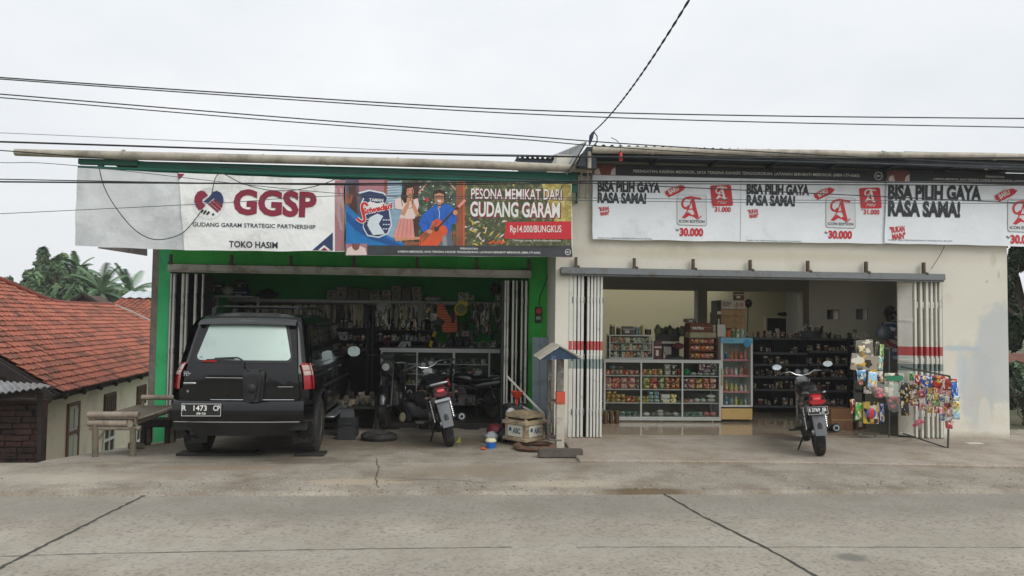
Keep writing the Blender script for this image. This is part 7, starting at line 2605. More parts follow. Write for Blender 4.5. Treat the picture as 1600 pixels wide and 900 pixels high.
# plastic balls in nets, wall fan
def stripes(name, c1, c2):
    m = mat(name, c1, .3, var=.05)
    t = m.node_tree
    b = t.nodes['Principled BSDF']
    cur = b.inputs['Base Color'].links[0].from_socket
    co = t.nodes.new('ShaderNodeTexCoord')
    wv_ = t.nodes.new('ShaderNodeTexWave')
    wv_.inputs['Scale'].default_value = 2.6
    wv_.inputs['Distortion'].default_value = 3.0
    wv_.inputs['Detail'].default_value = 0
    t.links.new(co.outputs['Object'], wv_.inputs[0])
    rp = t.nodes.new('ShaderNodeValToRGB')
    rp.color_ramp.interpolation = 'CONSTANT'
    rp.color_ramp.elements[1].position = .62
    t.links.new(wv_.outputs[0], rp.inputs[0])
    mi = t.nodes.new('ShaderNodeMix')
    mi.data_type = 'RGBA'
    t.links.new(rp.outputs[0], mi.inputs[0])
    t.links.new(cur, mi.inputs[6])
    mi.inputs[7].default_value = (*lin(c2), 1)
    t.links.new(mi.outputs[2], b.inputs['Base Color'])
    return m
for k, (u, v, rr_, c1, c2, lb) in enumerate(((1379, 519, .12, '#5b6368', '#666e74', 'plain dark grey ball hanging at the left of the striped balls'), (1391, 516, .14, '#33506e', '#a9b4bc', 'blue and white swirled ball uppermost in the hanging bunch'), (1398, 533, .15, '#7d3f44', '#b39a98', 'red and white swirled ball in the middle of the hanging bunch'),
                                          (1409, 520, .13, '#8a4a4e', '#c2b0ae', 'red striped ball tucked behind the shutter'), (1408, 553, .14, '#37516c', '#a3aeb8', 'blue and white ball lowest in the hanging bunch'), (1411, 538, .12, '#44607c', '#aab3ba', 'blue striped ball at the shutter edge'))):
    q = P(u, v, 11.0 + .12 * (k % 3))
    t_ = thing('plastic_ball', lb, 'ball', q, (k, k * 2, k), 'bunch of plastic balls')
    mb = MB(); mb.ball((0, 0, 0), rr_, 22); mb.build('shell', stripes('ball' + c1, c1, c2), t_)
    mb = MB(); mb.tube([(0, 0, rr_), (0, 0, rr_ + .03)], .008, 6); mb.build('valve', M_TRIM, t_)
q = P(1391, 489, 11.3)
fan = thing('wall_fan', 'small black fan on the grey inner wall above the balls', 'fan', q)
mb = MB()
for k in range(3):
    mb.torus((0, -.02 * k, 0), .11 - .01 * k, .004, 'Y', 24, 5)
for k in range(16):
    a = 2 * math.pi * k / 16
    mb.tube([(.02 * math.cos(a), -.06, .02 * math.sin(a)), (.09 * math.cos(a), -.04, .09 * math.sin(a)), (.11 * math.cos(a), 0, .11 * math.sin(a))], .0025, 4)
mb.build('guard', M_TRIM, fan)
mb = MB()
for k in range(5):
    a = 2 * math.pi * k / 5
    mb.grid(lambda p_, q_: ((.015 + .075 * p_) * math.cos(a + (q_ - .5) * .8), -.03 + .03 * q_, (.015 + .075 * p_) * math.sin(a + (q_ - .5) * .8)), 4, 4)
mb.build('blades', M_TRIM, fan)
mb = MB(); mb.lathe([(.04, 0), (.04, .1), (.02, .12)], (0, 0, 0), 'Y', 12); mb.tube([(0, .08, 0), (.02, .1, -.12), (.16, .1, -.16)], .014, 6); mb.build('motor', M_TRIM, fan)
# ================================================================ workshop interior
YWS = 14.1
wx = lambda u, Y=YWS: P(u, 500, Y).x
wz = lambda v, u=600, Y=YWS: P(u, v, Y).z
ws = thing('parts_shelf', 'long pale steel parts shelf with hanging rail along the green back wall', 'shelf', (0, 0, 0))
xa, xb = wx(348), wx(782)
zr1 = wz(472)
mb = MB()
mb.bx((xa, YWS, zr1 - .03), (xb, YWS + .02, zr1 + .03))
mb.bx((xa, YWS + .02, zr1 + .004), (xb, YWS + .4, zr1 + .028))
mb.build('top_board', mat('pale_slotted_steel', '#b3b6b0', .5, var=.12, scale=6), ws)
mb = MB(); mb.tube([(xa, YWS - .03, zr1 - .05), (xb, YWS - .03, zr1 - .05)], .008, 6); mb.build('rail', M_ALLOY, ws)
for u in (362, 505, 575, 583, 683, 778):
    mb = MB(); mb.bx((wx(u) - .02, YWS + .001, .06), (wx(u) + .02, YWS + .04, zr1 - .031)); mb.build('upright', M_SHELFD, ws)
SHV = ((508, 576, 513), (508, 576, 532), (508, 576, 549), (584, 682, 497), (584, 682, 515), (584, 682, 533), (684, 780, 545))
for u0, u1, v in SHV:
    mb = MB(); mb.bx((wx(u0), YWS + .042, wz(v) - .02), (wx(u1), YWS + .38, wz(v))); mb.build('shelf', M_SHELFD, ws)
mb = MB(); mb.bx((wx(362), YWS + .40, .06), (wx(683), YWS + .42, zr1)); mb.build('back_panel', mat('shelf_gap_dark', '#1d201e', .8, var=.3, scale=4), ws)  # added dark sheet, stands in for the darkness behind the boards
# second, narrow shelf at the left over the car roof
mb = MB(); mb.bx((-4.30, 13.0, 1.98), (-3.55, 13.4, 2.01)); mb.bx((-4.30, 13.0, .06), (-4.26, 13.4, 1.98)); mb.bx((-3.59, 13.36, .06), (-3.55, 13.4, 1.98))
tag(mb.build('side_shelf', mat('pale_slotted_steel', '#b3b6b0', .5), None), 'short pale shelf at the left end above the car roof', 'shelf')
for k, (u0, v0, u1, v1, c, kd, nm, lb, ct) in enumerate(((318, 441, 346, 459, '#26282a', 'carton', 'dark_box', 'long dark box on the short left shelf', 'box'), (343, 446, 361, 461, '#c9c7c2', 'bag', 'plastic_bag', 'white crumpled plastic bag on the short left shelf', 'bag'), (322, 464, 334, 478, '#3a3c3a', 'part', 'machine_part', 'dark machine part below the short left shelf', 'part'))):
    goods(kd, u0, v0, u1, v1, c, 13.1, .2, nm, lb, ct, None)
goods('carton', 362, 451, 386, 469, '#274a86', YWS + .1, .26, 'crate_box', 'blue plastic box at the left end of the parts shelf top', 'box', None)
goods('carton', 367, 438, 383, 450.5, '#6b6552', YWS + .1, .2, 'carton', 'dull carton on the blue plastic box', 'carton', None)
goods('bag', 398, 452, 432, 468, '#222622', YWS + .1, .25, 'covered_heap', 'dark covered heap on the parts shelf top', 'heap', None)
# cartons on top
CT = ((510, 453, 525, 467, '#8a8270'), (526, 448, 542, 467, '#8f8673'), (543, 450, 559, 468, '#5f594c'), (560, 451, 576, 468, '#544f45'), (577, 461, 594.5, 469, '#857c68'), (577, 453.5, 593, 460.7, '#7f7865'), (596, 461, 611, 469, '#6f6858'), (596, 453, 611, 460.7, '#8a816c'),
      (612, 455, 626.5, 469.5, '#6a6455'), (611, 447, 626, 454.7, '#8d8470'), (628, 450, 642, 469.5, '#57524a'), (644, 461, 659, 470, '#7d7563'), (643, 455.5, 659, 460.7, '#857d69'), (643.5, 448, 659, 455.2, '#8f8773'))
for k, (u0, v0, u1, v1, c) in enumerate(CT):
    goods('carton', u0, v0, u1, v1, c, YWS + .06, .24, 'spare_part_carton', 'dusty grey brown carton in the row on top of the parts shelf', 'carton', 'cartons on top of the parts shelf', rnd.uniform(-4, 4), col2='#4f473b')
goods('bag', 661, 462, 690, 470.5, '#c4c4bc', YWS + .05, .2, 'paper_roll', 'flat white bundle at the right of the cartons', 'bundle', None)
for k, (u0, v0, u1, v1) in enumerate(((716, 457, 725, 469.5), (726, 457, 733, 464), (734, 461, 741, 469.5), (726, 464.5, 733, 469.5))):
    goods('printed_box', u0, v0, u1, v1, '#c9c9c4', YWS + .05, .1, 'filter_box', ('tall white box with dark print on the shelf top', 'little upper white box with dark print on the shelf top', 'rightmost white box with dark print on the shelf top', 'little lower white box with dark print on the shelf top')[k], 'box', 'white boxes on the shelf top')
goods('bag', 766, 442, 783, 462, '#6a2f33', YWS + .05, .2, 'red_bag', 'dull red bag at the right end of the shelf top', 'bag', None)
goods('carton', 774, 459, 784, 471, '#8f8c80', YWS, .2, 'small_carton', 'pale carton below the dull red bag', 'carton', None)
# belts and packets hanging from the rail
r = random.Random(31)
u = 380
while u < 574:
    h = r.uniform(22, 38)
    c = r.choice(('#a89f88', '#8a8270', '#c2b8a0', '#5f594e', '#b5a37e', '#8a8a82', '#4a4640'))
    goods('strap', u, 476, u + r.uniform(3.5, 6), 476 + h, c, YWS - .12 - r.uniform(0, .06), .08, 'drive_belt', 'long pale belt in the dense row hanging left on the rail', 'belt', 'belts hanging from the parts shelf rail', r.uniform(-40, 40))
    u += r.uniform(3.4, 5.0)
u = 586
while u < 780:
    if 676 < u < 716:
        u = 733
    h = r.uniform(14, 46)
    c = r.choice(('#70746a', '#8a8a84', '#4f534b', '#8a8d80', '#77715c', '#3a3e3a', '#a5a49a', '#c4c4ba'))
    kd = r.choice(('strap', 'packet', 'ring', 'packet', 'bag'))
    w_ = r.uniform(6, 12)
    nm, wh = {'strap': ('cable_bundle', 'cable bundle'), 'packet': ('parts_packet', 'parts packet'), 'ring': ('hanging_gasket', 'gasket ring'), 'bag': ('parts_bag', 'bag of parts')}[kd]
    cc_ = {'#a5a49a': 'pale', '#8a8a84': 'grey', '#77715c': 'olive'}.get(c, 'dark')
    goods(kd, u, 474, u + w_, 474 + h, c, YWS - .14 - r.uniform(0, .12), .05, nm, '%s %s hanging from the right half of the shelf rail' % (cc_, wh), 'hanging part', 'parts hanging from the parts shelf rail', r.uniform(-25, 25))
    u += r.uniform(3.4, 6.2)
# second tier of hanging bags
for k in range(16):
    u = 690 + k * 5.5 + r.uniform(-2, 2)
    v0 = r.uniform(488, 520)
    c = ('#3f423c', '#6d7064', '#2f322f', '#8a8a84')[k % 4]
    goods(('packet', 'bag', 'strap', 'part')[k % 4], u, v0, u + r.uniform(7, 12), v0 + r.uniform(10, 22), c, YWS + .1, .06, 'parts_packet', '%s packet or fitting on the green wall at the right of the vest' % {'#8a8a84': 'grey', '#6d7064': 'olive grey'}.get(c, 'dark'), 'hanging part', 'small parts pinned right of the vest', r.uniform(-20, 20))
# rows of small parts on the shelves
for si, (u0, u1, v) in enumerate(SHV):
    u = u0 + 1
    while u < u1 - 4:
        w_ = r.uniform(4, 8.5)
        kd = r.choice(('carton', 'printed_box', 'can', 'bottle', 'part', 'printed_box', 'jar'))
        c = r.choice(('#4a4444', '#76706a', '#8a8478', '#66666a', '#8f8f8a', '#2f3335', '#a09a8a') if r.random() < .88 else ('#8a3030', '#a9a59a', '#4a6a8a'))
        hh = r.uniform(7, 13)
        place_lab = ('upper left board', 'middle left board', 'lower left board', 'upper middle board', 'second middle board', 'lower middle board', 'low right board')[si]
        nm = {'carton': 'small_carton', 'printed_box': 'printed_box', 'can': 'tin', 'bottle': 'oil_bottle', 'part': 'machine_part', 'jar': 'jar'}[kd]
        goods(kd, u, v - hh, u + w_, v, c, YWS + .06, .09, nm, '%s %s on the %s of the workshop parts shelf' % ({'#8a8478': 'grey', '#a9a59a': 'pale', '#8a3030': 'red', '#4a6a8a': 'blue'}.get(c, 'dark'), nm.replace('_', ' '), place_lab), nm.replace('_', ' ').split()[-1], 'small parts on the workshop shelf', r.uniform(-12, 12))
        u += w_ + r.uniform(0, 1.5)
for k, u in enumerate((524, 534)):
    goods('carton', u, 519, u + 9, 531.5, '#b9bab4', YWS + .02, .1, 'oil_can', ('left', 'right')[k] + ' one of two square white oil cans with dark labels', 'oil can', 'white oil cans', col2='#2b2f33')
goods('carton', 546, 538.5, 556, 549, '#a99a72', YWS - .05, .12, 'small_carton', 'tan carton with an orange foot next to the car mirror', 'carton', None, col2='#b3542c')
goods('bag', 597, 524, 613, 541, '#7a2a33', YWS + .03, .2, 'red_tin', 'dull red bundle on the middle of the workshop shelf', 'bundle', None)
goods('carton', 722, 517, 733, 525.5, '#b9b4ac', YWS - .04, .1, 'small_carton', 'small white box with a red label right of the orange vest', 'carton', None, col2='#b02a30')
for k, u in enumerate((698, 712, 723)):
    goods('bag', u, 526, u + 13, 546, '#4c5052', YWS - .1, .2, 'grey_parcel', ('leftmost', 'middle', 'rightmost')[k] + ' of three grey wrapped parcels behind the counter', 'parcel', 'grey parcels behind the counter')
# orange vest, yellow case, yellow level, white wire bundle
def vestmat():
    m = mat('vest_orange', '#f0764a', .6, var=.1, scale=6)
    t = m.node_tree
    b = t.nodes['Principled BSDF']
    cur = b.inputs['Base Color'].links[0].from_socket
    co = t.nodes.new('ShaderNodeTexCoord')
    wv_ = t.nodes.new('ShaderNodeTexWave')
    wv_.bands_direction = 'Z'
    wv_.inputs['Scale'].default_value = 6.5
    wv_.inputs['Distortion'].default_value = 1.6
    t.links.new(co.outputs['Object'], wv_.inputs[0])
    rp = t.nodes.new('ShaderNodeValToRGB')
    rp.color_ramp.elements[0].position = .04
    rp.color_ramp.elements[1].position = .14
    t.links.new(wv_.outputs[0], rp.inputs[0])
    mi = t.nodes.new('ShaderNodeMix')
    mi.data_type = 'RGBA'
    t.links.new(rp.outputs[0], mi.inputs[0])
    mi.inputs[6].default_value = (*lin('#3a2620'), 1)
    t.links.new(cur, mi.inputs[7])
    t.links.new(mi.outputs[2], b.inputs['Base Color'])
    return m
YV = 13.75
mb = MB()
q = [P(u, v, YV) for u, v in ((684, 474), (692, 474), (697, 484), (702, 494), (713, 488), (715, 519), (691, 519), (690, 503), (682, 492))]
mb.prism(q, (0, .05, 0))
tag(mb.build('safety_vest', vestmat(), refine=.06), 'bright orange vest with dark wavy bands hanging at the rail', 'vest')
for k, (u0, v0, u1, v1, c, kd, nm, lb, ct) in enumerate(((703, 484, 711, 505, '#2a2c2c', 'strap', 'dark_strap', 'dark strap hanging over the orange vest', 'strap'), (672, 489, 683, 502, '#b9b6a8', 'packet', 'parts_packet', 'pale tilted packet left of the orange vest', 'packet'), (676, 497, 694, 510, '#4a4d48', 'bag', 'parts_bag', 'dark bag of fittings at the left of the orange vest', 'bag'),
        (628, 478, 637, 500, '#8f8a62', 'strap', 'strap_bundle', 'olive strap bundle hanging at the middle of the rail', 'strap'), (588, 474, 603, 487, '#a5a6a2', 'bag', 'plastic_bag', 'pale plastic bag hanging where the belts end', 'bag'), (638, 472, 660, 484, '#9a9a94', 'ring', 'wire_ring', 'pale wire ring hanging at the middle of the rail', 'wire'))):
    goods(kd, u0, v0, u1, v1, c, YV - .05, .06, nm, lb, ct, None)
yc = thing('yellow_case', 'round yellow case with a mesh face hanging beside the orange vest', 'case', P(720, 483, YV - .05), (0, R(12), 0))
mb = MB(); mb.lathe([(.001, -.02), (.10, -.02), (.125, 0), (.125, .04), (.1, .05), (.001, .05)], (0, 0, 0), 'Y', 22); mb.box((.02, .01, .12), (.19, .06, .09)); mb.build('shell', mat('case_yellow', '#dcc634', .5, var=.1), yc, bevel=.006)
mb = MB(); mb.lathe([(.001, -.026), (.085, -.026), (.09, -.02)], (0, 0, 0), 'Y', 22); mb.build('mesh_face', mat('mesh_olive', '#8d8a5c', .7, var=.2, scale=40), yc)
yl = thing('spirit_level', 'yellow spirit level leaning on the counter below the vest', 'tool', (0, 0, 0))
mb = MB(); mb.beam(P(672, 542, 13.2), P(680, 518, 13.3), .04, .05); mb.build('bar', mat('case_yellow', '#dcc634', .5), yl, bevel=.006)
mb = MB(); mb.beam(P(675.5, 532, 13.2), P(677, 527, 13.22), .044, .056); mb.build('grip', M_TRIM, yl)
mb = MB()
for k in range(9):
    a = P(621 + k * 1.5, 544 - (k % 3), 12.75)
    mb.tube([a, P(627 + k * 1.2, 534 + (k % 2), 12.7), P(636 + k * .6, 533.5, 12.75), P(639 + k * .3, 541, 12.8)], .007, 5)
tag(mb.build('wire_bundle', mat('white_wire', '#bcbdb8', .5)), 'looped bundle of white wire lying on the workshop counter', 'wire')

# ---------------------------------------------------------------- glass workshop counter
YG = 12.6
gc = thing('workshop_counter', 'long aluminium framed glass counter full of dark parts', 'counter', (0, 0, 0))
gx = lambda u: P(u, 600, YG).x
gz = lambda v: P(690, v, YG).z
g0, g1, gt = gx(594), gx(790), gz(547.5)
M_ALD = mat('worn_aluminium', '#b4b6b4', .45, metal=.3, var=.1, scale=4)
mb = MB(); frame_box(mb, g0, g1, .20, gt, YG, YG + .5, .035)
for u, w_ in ((651, .012), (708.5, .02), (764, .012)):
    mb.bx((gx(u) - w_, YG + .002, .24), (gx(u) + w_, YG + .03, gt - .035))
mb.bx((g0 - .02, YG - .015, gt), (g1 + .02, YG + .52, gt + .03))
mb.bx((g0 + .036, YG + .004, .236), (g1 - .036, YG + .028, .32))
for x in (g0, g1 - .05):
    mb.bx((x, YG + .05, .06), (x + .05, YG + .45, .199))
mb.build('frame', M_ALD, gc)
GS = ((596, 763, 569), (596, 650, 584), (652, 750, 585), (766, 786, 586), (630, 680, 601), (710, 786, 602))
for u0, u1, v in GS:
    mb = MB(); mb.bx((gx(u0), YG + .034, gz(v) - .016), (gx(u1), YG + .45, gz(v))); mb.build('shelf', M_ALD, gc)
mb = MB(); mb.bx((g0 + .036, YG + .013, .322), (g1 - .036, YG + .016, gt - .036)); mb.build('front_glass', M_GL, gc)
mb = MB(); mb.bx((g0 + .036, YG + .47, .236), (g1 - .036, YG + .478, gt - .036)); mb.build('back_panel', mat('counter_back', '#35423a', .7, var=.15), gc)
for si, (u0, u1, v) in enumerate(GS):
    u = u0 + 2
    while u < u1 - 6:
        w_ = r.uniform(5, 11)
        kd = r.choice(('part', 'bag', 'printed_box', 'carton', 'part', 'ring'))
        c = r.choice(('#3a3d3a', '#55584f', '#7f8078', '#2f322f', '#8f8f86', '#4a4d48'))
        nm = {'part': 'machine_part', 'bag': 'parts_bag', 'printed_box': 'printed_box', 'carton': 'small_carton', 'ring': 'gasket_ring'}[kd]
        goods(kd, u, v - r.uniform(6, 11), u + w_, v, c, YG + .1, .12, nm, '%s %s on the %s shelf inside the workshop counter' % ({'#7f8078': 'grey', '#8f8f86': 'pale grey'}.get(c, 'dark'), nm.replace('_', ' '), ('long top', 'left middle', 'centre middle', 'right end', 'centre low', 'right low')[si]), nm.split('_')[-1], 'parts inside the workshop counter', r.uniform(-20, 20))
        u += w_ + r.uniform(0, 3)
goods('carton', 728, 579, 742, 584.6, '#8a3038', YG + .05, .12, 'small_carton', 'red carton on the counter shelf beside the white one', 'carton', None)
goods('carton', 743, 579, 753, 584.6, '#a9aaa4', YG + .05, .12, 'small_carton', 'white carton on the counter shelf beside the red one', 'carton', None)
goods('printed_box', 711, 588, 717, 601.6, '#3f8fb8', YG + .05, .08, 'printed_box', 'bright blue box stack on the low counter shelf', 'box', None)
goods('packet', 726, 590, 733, 601.6, '#b0afa6', YG + .05, .06, 'parts_packet', 'white packet on the low counter shelf', 'packet', None)
goods('bottle', 637, 590, 641, 601, '#b5a24a', YG - .05 + .1, .06, 'small_bottle', 'small yellow bottle on the low middle counter shelf', 'bottle', None)
# low stuff on the floor: bench with engine, battery boxes, tyre, stools
wbp = P(560, 668, 11.1)
wb = thing('low_workbench', 'low greasy steel bench heaped with engine parts beside the car', 'workbench', (wbp.x, 11.1, 0))
M_GRS = mat('greasy_steel', '#2c2b29', .5, metal=.4, var=.35, scale=6)
mb = MB(); mb.box((0, .1, .34), (.62, .42, .04)); mb.build('top', M_GRS, wb, bevel=.005)
for sx in (-.27, .27):
    for sy in (-.06, .26):
        mb = MB(); mb.box((sx, sy, .16), (.05, .05, .32)); mb.build('leg', M_GRS, wb)
for k in range(11):
    place(unit('part', ('#4f4a42', '#6a645a', '#3a3835', '#7a6f5a')[k % 4]), 'engine_part', (wbp.x - .26 + .052 * k, 11.12 + .12 * (k % 3), .361), (0, 0, k * 1.3), '%s engine part heaped on the low greasy bench' % ('brownish', 'grey', 'dark', 'tan')[k % 4], 'engine part', 'engine parts on the low bench', (.11, .11, .10 + .05 * (k % 3)))
bx_ = P(544, 690, 10.6)
for k, (dx_, dy_, s_, c, lb) in enumerate(((0, 0, (.26, .22, .24), '#26282a', 'larger dark battery box on the floor by the bench'), (.02, -.30, (.24, .16, .15), '#1f2122', 'flatter dark box on the floor in front of the battery box'), (-.04, .03, (.2, .18, .09), '#3a3f42', 'grey tool box set on the larger battery box'))):
    mb = MB(); mb.box((0, 0, s_[2] / 2), s_); mb.box((0, 0, s_[2] + .012), (s_[0] * .9, s_[1] * .9, .022)); mb.tube([(-s_[0] * .3, 0, s_[2] + .02), (-s_[0] * .25, 0, s_[2] + .06), (s_[0] * .25, 0, s_[2] + .06), (s_[0] * .3, 0, s_[2] + .02)], .008, 6)
    o = mb.build('battery_box', mat('boxcol' + c, c, .5, var=.25, scale=6), bevel=.01); o.location = (bx_.x + dx_, 10.6 + dy_, .0 if k < 2 else .262); o.rotation_euler = (0, 0, .15 * k)
    tag(o, lb, 'box', 'dark boxes by the bench')
ty = P(592, 686, 10.25)
mb = MB(); mb.torus((0, 0, .05), .20, .05, 'Z', 36, 8, sq=.9)
o = mb.build('old_tyre', M_RUB); o.location = (ty.x, 10.25, 0); o.rotation_euler = (.04, .03, 0); o.scale = (1, .8, 1)
tag(o, 'old black tyre lying flat on the floor beside the bench', 'tyre')
mb = MB()
mb.tube([(0, 0, 0), (.03, .06, .25), (.05, .1, .5)], .014, 7); mb.tube([(.12, .02, 0), (.10, .08, .3)], .012, 7); mb.box((.05, .05, .02), (.22, .14, .04)); mb.lathe([(.05, .04), (.05, .18), (.03, .2)], (.06, .05, 0), 'Z', 12)
o = mb.build('hydraulic_jack', M_ENG); q = P(583, 676, 11.0); o.location = (q.x, 11.0, 0)
tag(o, 'worn grey jack standing between the bench and the dark motorcycle', 'jack')
for (u, v, Y, rr_, c, nm, lb, ct) in ((606, 640, 11.3, .05, '#b5b83a', 'yellow_bottle', 'yellow green bottle cap glinting on the workshop floor', 'bottle'),):
    q = P(u, v, Y); mb = MB(); mb.lathe([(.04, 0), (.045, .1), (.02, .15), (.02, .19), (.001, .19)], n=12); o = mb.build(nm, mat('lime_plastic', c, .4)); o.location = (q.x, Y, q.z - .1); tag(o, lb, ct)
q = P(640, 613, 12.4); mb = MB(); mb.torus((0, 0, 0), .032, .010, 'Y', 20, 6); o = mb.build('tape_roll', mat('white_tape', '#b9bab6', .5)); o.location = q; tag(o, 'white tape roll hanging before the workshop counter', 'tape')
q = P(629, 651, 11.5); mb = MB(); mb.lathe([(.001, -.02), (.05, -.02), (.075, 0), (.05, .02), (.001, .02)], (0, 0, 0), 'Y', 20); o = mb.build('pulley_wheel', mat('cream_plastic', '#b0ab84', .5, var=.2)); o.location = (q.x, 11.5, .14); o.scale = (.7, 1, 1); tag(o, 'pale yellow pulley wheel standing at the dark motorcycle', 'wheel')
q = P(678, 659, 11.45); mb = MB(); mb.lathe([(.024, 0), (.033, .10), (.030, .10), (.022, .01), (.001, .01)], n=14); o = mb.build('plastic_cup', mat('red_cup', '#c2492f', .4)); o.location = (q.x, 11.45, .06); tag(o, 'red plastic cup on the step beside the mechanic', 'cup')
q = PZ(690, 697, 0); mb = MB(); mb.prism([(0, 0, 0), (.08, .03, 0), (.07, .02, .10)], (.01, .04, .0)); o = mb.build('oil_packet', mat('lime_dull', '#8f9440', .5)); o.location = (-.03, 10.0, .001); o.scale = (.8, .8, .8); tag(o, 'lime yellow wedge of packaging behind the leaning motorcycle', 'packaging')

# ================================================================ mechanic, crouching with his back to the street
def person(name, label, loc, rz, joints, edges, radii, segs, hair, group=None):
    me = bpy.data.meshes.new('body')
    ks = list(joints)
    me.from_pydata([joints[k] for k in ks], [(ks.index(a), ks.index(b)) for a, b in edges], [])
    o = bpy.data.objects.new('body', me)
    COL.objects.link(o)
    sk = o.modifiers.new('skin', 'SKIN')
    sk.branch_smoothing = .6
    for i, k in enumerate(ks):
        v = me.skin_vertices[0].data[i]
        v.radius = (radii[k], radii[k]) if not isinstance(radii[k], tuple) else radii[k]
        v.use_root = (k == 'pelvis')
    ss = o.modifiers.new('sub', 'SUBSURF')
    ss.levels = 2
    dg = bpy.context.evaluated_depsgraph_get()
    nm = bpy.data.meshes.new_from_object(o.evaluated_get(dg))
    bpy.data.objects.remove(o)
    nm.name = 'body'
    for m in segs['mats']:
        nm.materials.append(m)
    P_ = {k: Vector(joints[k]) for k in ks}
    def near(p):
        best, bd = None, 9
        for a, b in edges:
            A_, B_ = P_[a], P_[b]
            d = B_ - A_
            t = max(0, min(1, (p - A_).dot(d) / max(1e-9, d.dot(d))))
            q_ = (A_ + d * t - p).length / (radii[a] if not isinstance(radii[a], tuple) else max(radii[a]))
            if q_ < bd:
                bd, best = q_, (a, b, t)
        return best
    for pl in nm.polygons:
        pl.material_index = segs['fn'](near(pl.center), pl.center)
        pl.use_smooth = True
    root = thing(name, label, 'person', loc, (0, 0, R(rz)), group)
    b = bpy.data.objects.new('body', nm)
    COL.objects.link(b)
    b.parent = root
    hm = MB()
    hair(hm)
    hm.build('hair', mat('black_hair', '#141212', .8, var=.3, scale=40, bump=.4, bscale=120), root)
    return root
J = dict(pelvis=(0, 0, .21), spine=(0, .09, .33), chest=(0, .20, .45), neck=(.02, .30, .505), jaw=(.025, .355, .50), head=(.03, .39, .535), nose=(.032, .475, .50),
         shl=(-.15, .20, .455), ell=(-.235, .36, .33), wrl=(-.13, .54, .33), hal=(-.10, .60, .335), shr=(.15, .20, .455), elr=(.235, .36, .33), wrr=(.13, .54, .33), har=(.10, .60, .335),
         hil=(-.10, .0, .20), knl=(-.20, .38, .36), anl=(-.17, .28, .07), tol=(-.18, .44, .035), hir=(.10, .0, .20), knr=(.20, .38, .36), anr=(.17, .28, .07), tor=(.18, .44, .035))
Ed = [('pelvis', 'spine'), ('spine', 'chest'), ('chest', 'neck'), ('neck', 'jaw'), ('jaw', 'head'), ('jaw', 'nose'), ('chest', 'shl'), ('shl', 'ell'), ('ell', 'wrl'), ('wrl', 'hal'), ('chest', 'shr'), ('shr', 'elr'), ('elr', 'wrr'), ('wrr', 'har'),
      ('pelvis', 'hil'), ('hil', 'knl'), ('knl', 'anl'), ('anl', 'tol'), ('pelvis', 'hir'), ('hir', 'knr'), ('knr', 'anr'), ('anr', 'tor')]
Rd = dict(pelvis=.125, spine=.125, chest=.145, neck=.055, jaw=.065, head=.088, nose=.03, shl=.062, ell=.044, wrl=.028, hal=.032, shr=.062, elr=.044, wrr=.028, har=.032, hil=.105, knl=.066, anl=.042, tol=.035, hir=.105, knr=.066, anr=.042, tor=.035)
for s_, sx in (('l', -1), ('r', 1)):          # five separate fingers, curled round the work
    hx, hy, hz_ = J['ha' + s_]
    for k, (dx_, ln) in enumerate(((-.024, .060), (-.008, .068), (.008, .065), (.024, .05))):
        J['f%d%s' % (k, s_)] = (hx + dx_, hy + .035, hz_ + .004); J['g%d%s' % (k, s_)] = (hx + dx_ * 1.1, hy + .035 + ln * .6, hz_ - .012); J['h%d%s' % (k, s_)] = (hx + dx_ * 1.1, hy + .035 + ln * .7, hz_ - .04)
        Ed += [('ha' + s_, 'f%d%s' % (k, s_)), ('f%d%s' % (k, s_), 'g%d%s' % (k, s_)), ('g%d%s' % (k, s_), 'h%d%s' % (k, s_))]
        for q in 'fgh':
            Rd['%s%d%s' % (q, k, s_)] = .0085
    J['t0' + s_] = (hx - sx * .035, hy + .0, hz_ - .01); J['t1' + s_] = (hx - sx * .045, hy + .035, hz_ - .03)
    Ed += [('ha' + s_, 't0' + s_), ('t0' + s_, 't1' + s_)]
    Rd['t0' + s_] = .012; Rd['t1' + s_] = .009
M_SHIRT = mat('black_tshirt', '#17181a', .85, var=.2, scale=7, bump=.25, bscale=14)
M_TROU = mat('grey_trousers', '#5b5e5c', .9, var=.15, scale=9, bump=.25, bscale=16)
M_SKIN = mat('brown_skin', '#8a5a40', .6, var=.06)
M_SAND = mat('dark_sandal', '#1d1a18', .7)
def segfn(n_, c):
    a, b, t = n_
    if a in ('anl', 'anr'):
        return 3
    if a in ('hil', 'hir', 'knl', 'knr') or (a == 'pelvis' and b[0] == 'h') or (a == 'pelvis' and b == 'spine' and t < .25):
        return 1
    if a in ('pelvis', 'spine') or (a == 'chest' and b != 'neck') or (a == 'chest' and t < .6):
        return 0
    if a in ('shl', 'shr'):
        return 0 if t < .7 else 2
    return 2
def hairfn(mb):
    mb.grid(lambda a, b: tuple(Vector(J['head']) + Vector((.096 * math.cos(2 * math.pi * a) * math.sin(math.pi * (.02 + .55 * b)), -.012 + .10 * math.sin(2 * math.pi * a) * math.sin(math.pi * (.02 + .55 * b)), .0 + .098 * math.cos(math.pi * (.02 + .55 * b)))) * 1 + Vector((0, -.012, .012))), 24, 10)
pq = P(661, 661, 11.35)
mech = person('person', 'crouching person in black t-shirt and grey trousers, back to street, at the dark motorcycle', (pq.x, 11.42, .0), 10, J, Ed, Rd, {'mats': [M_SHIRT, M_TROU, M_SKIN, M_SAND], 'fn': segfn}, hairfn)
st = thing('low_stool', 'tiny low stool with pale edge under the crouching person', 'stool', (pq.x, 11.42, .0), (0, 0, R(10)))
mb = MB(); mb.box((0, 0, .085), (.24, .18, .025)); mb.build('seat', mat('pale_wood_edge', '#a09c90', .7, var=.15), st, bevel=.004)
for sx in (-.09, .09):
    mb = MB(); mb.box((sx, 0, .036), (.02, .14, .072)); mb.build('leg', M_WOODG, st)
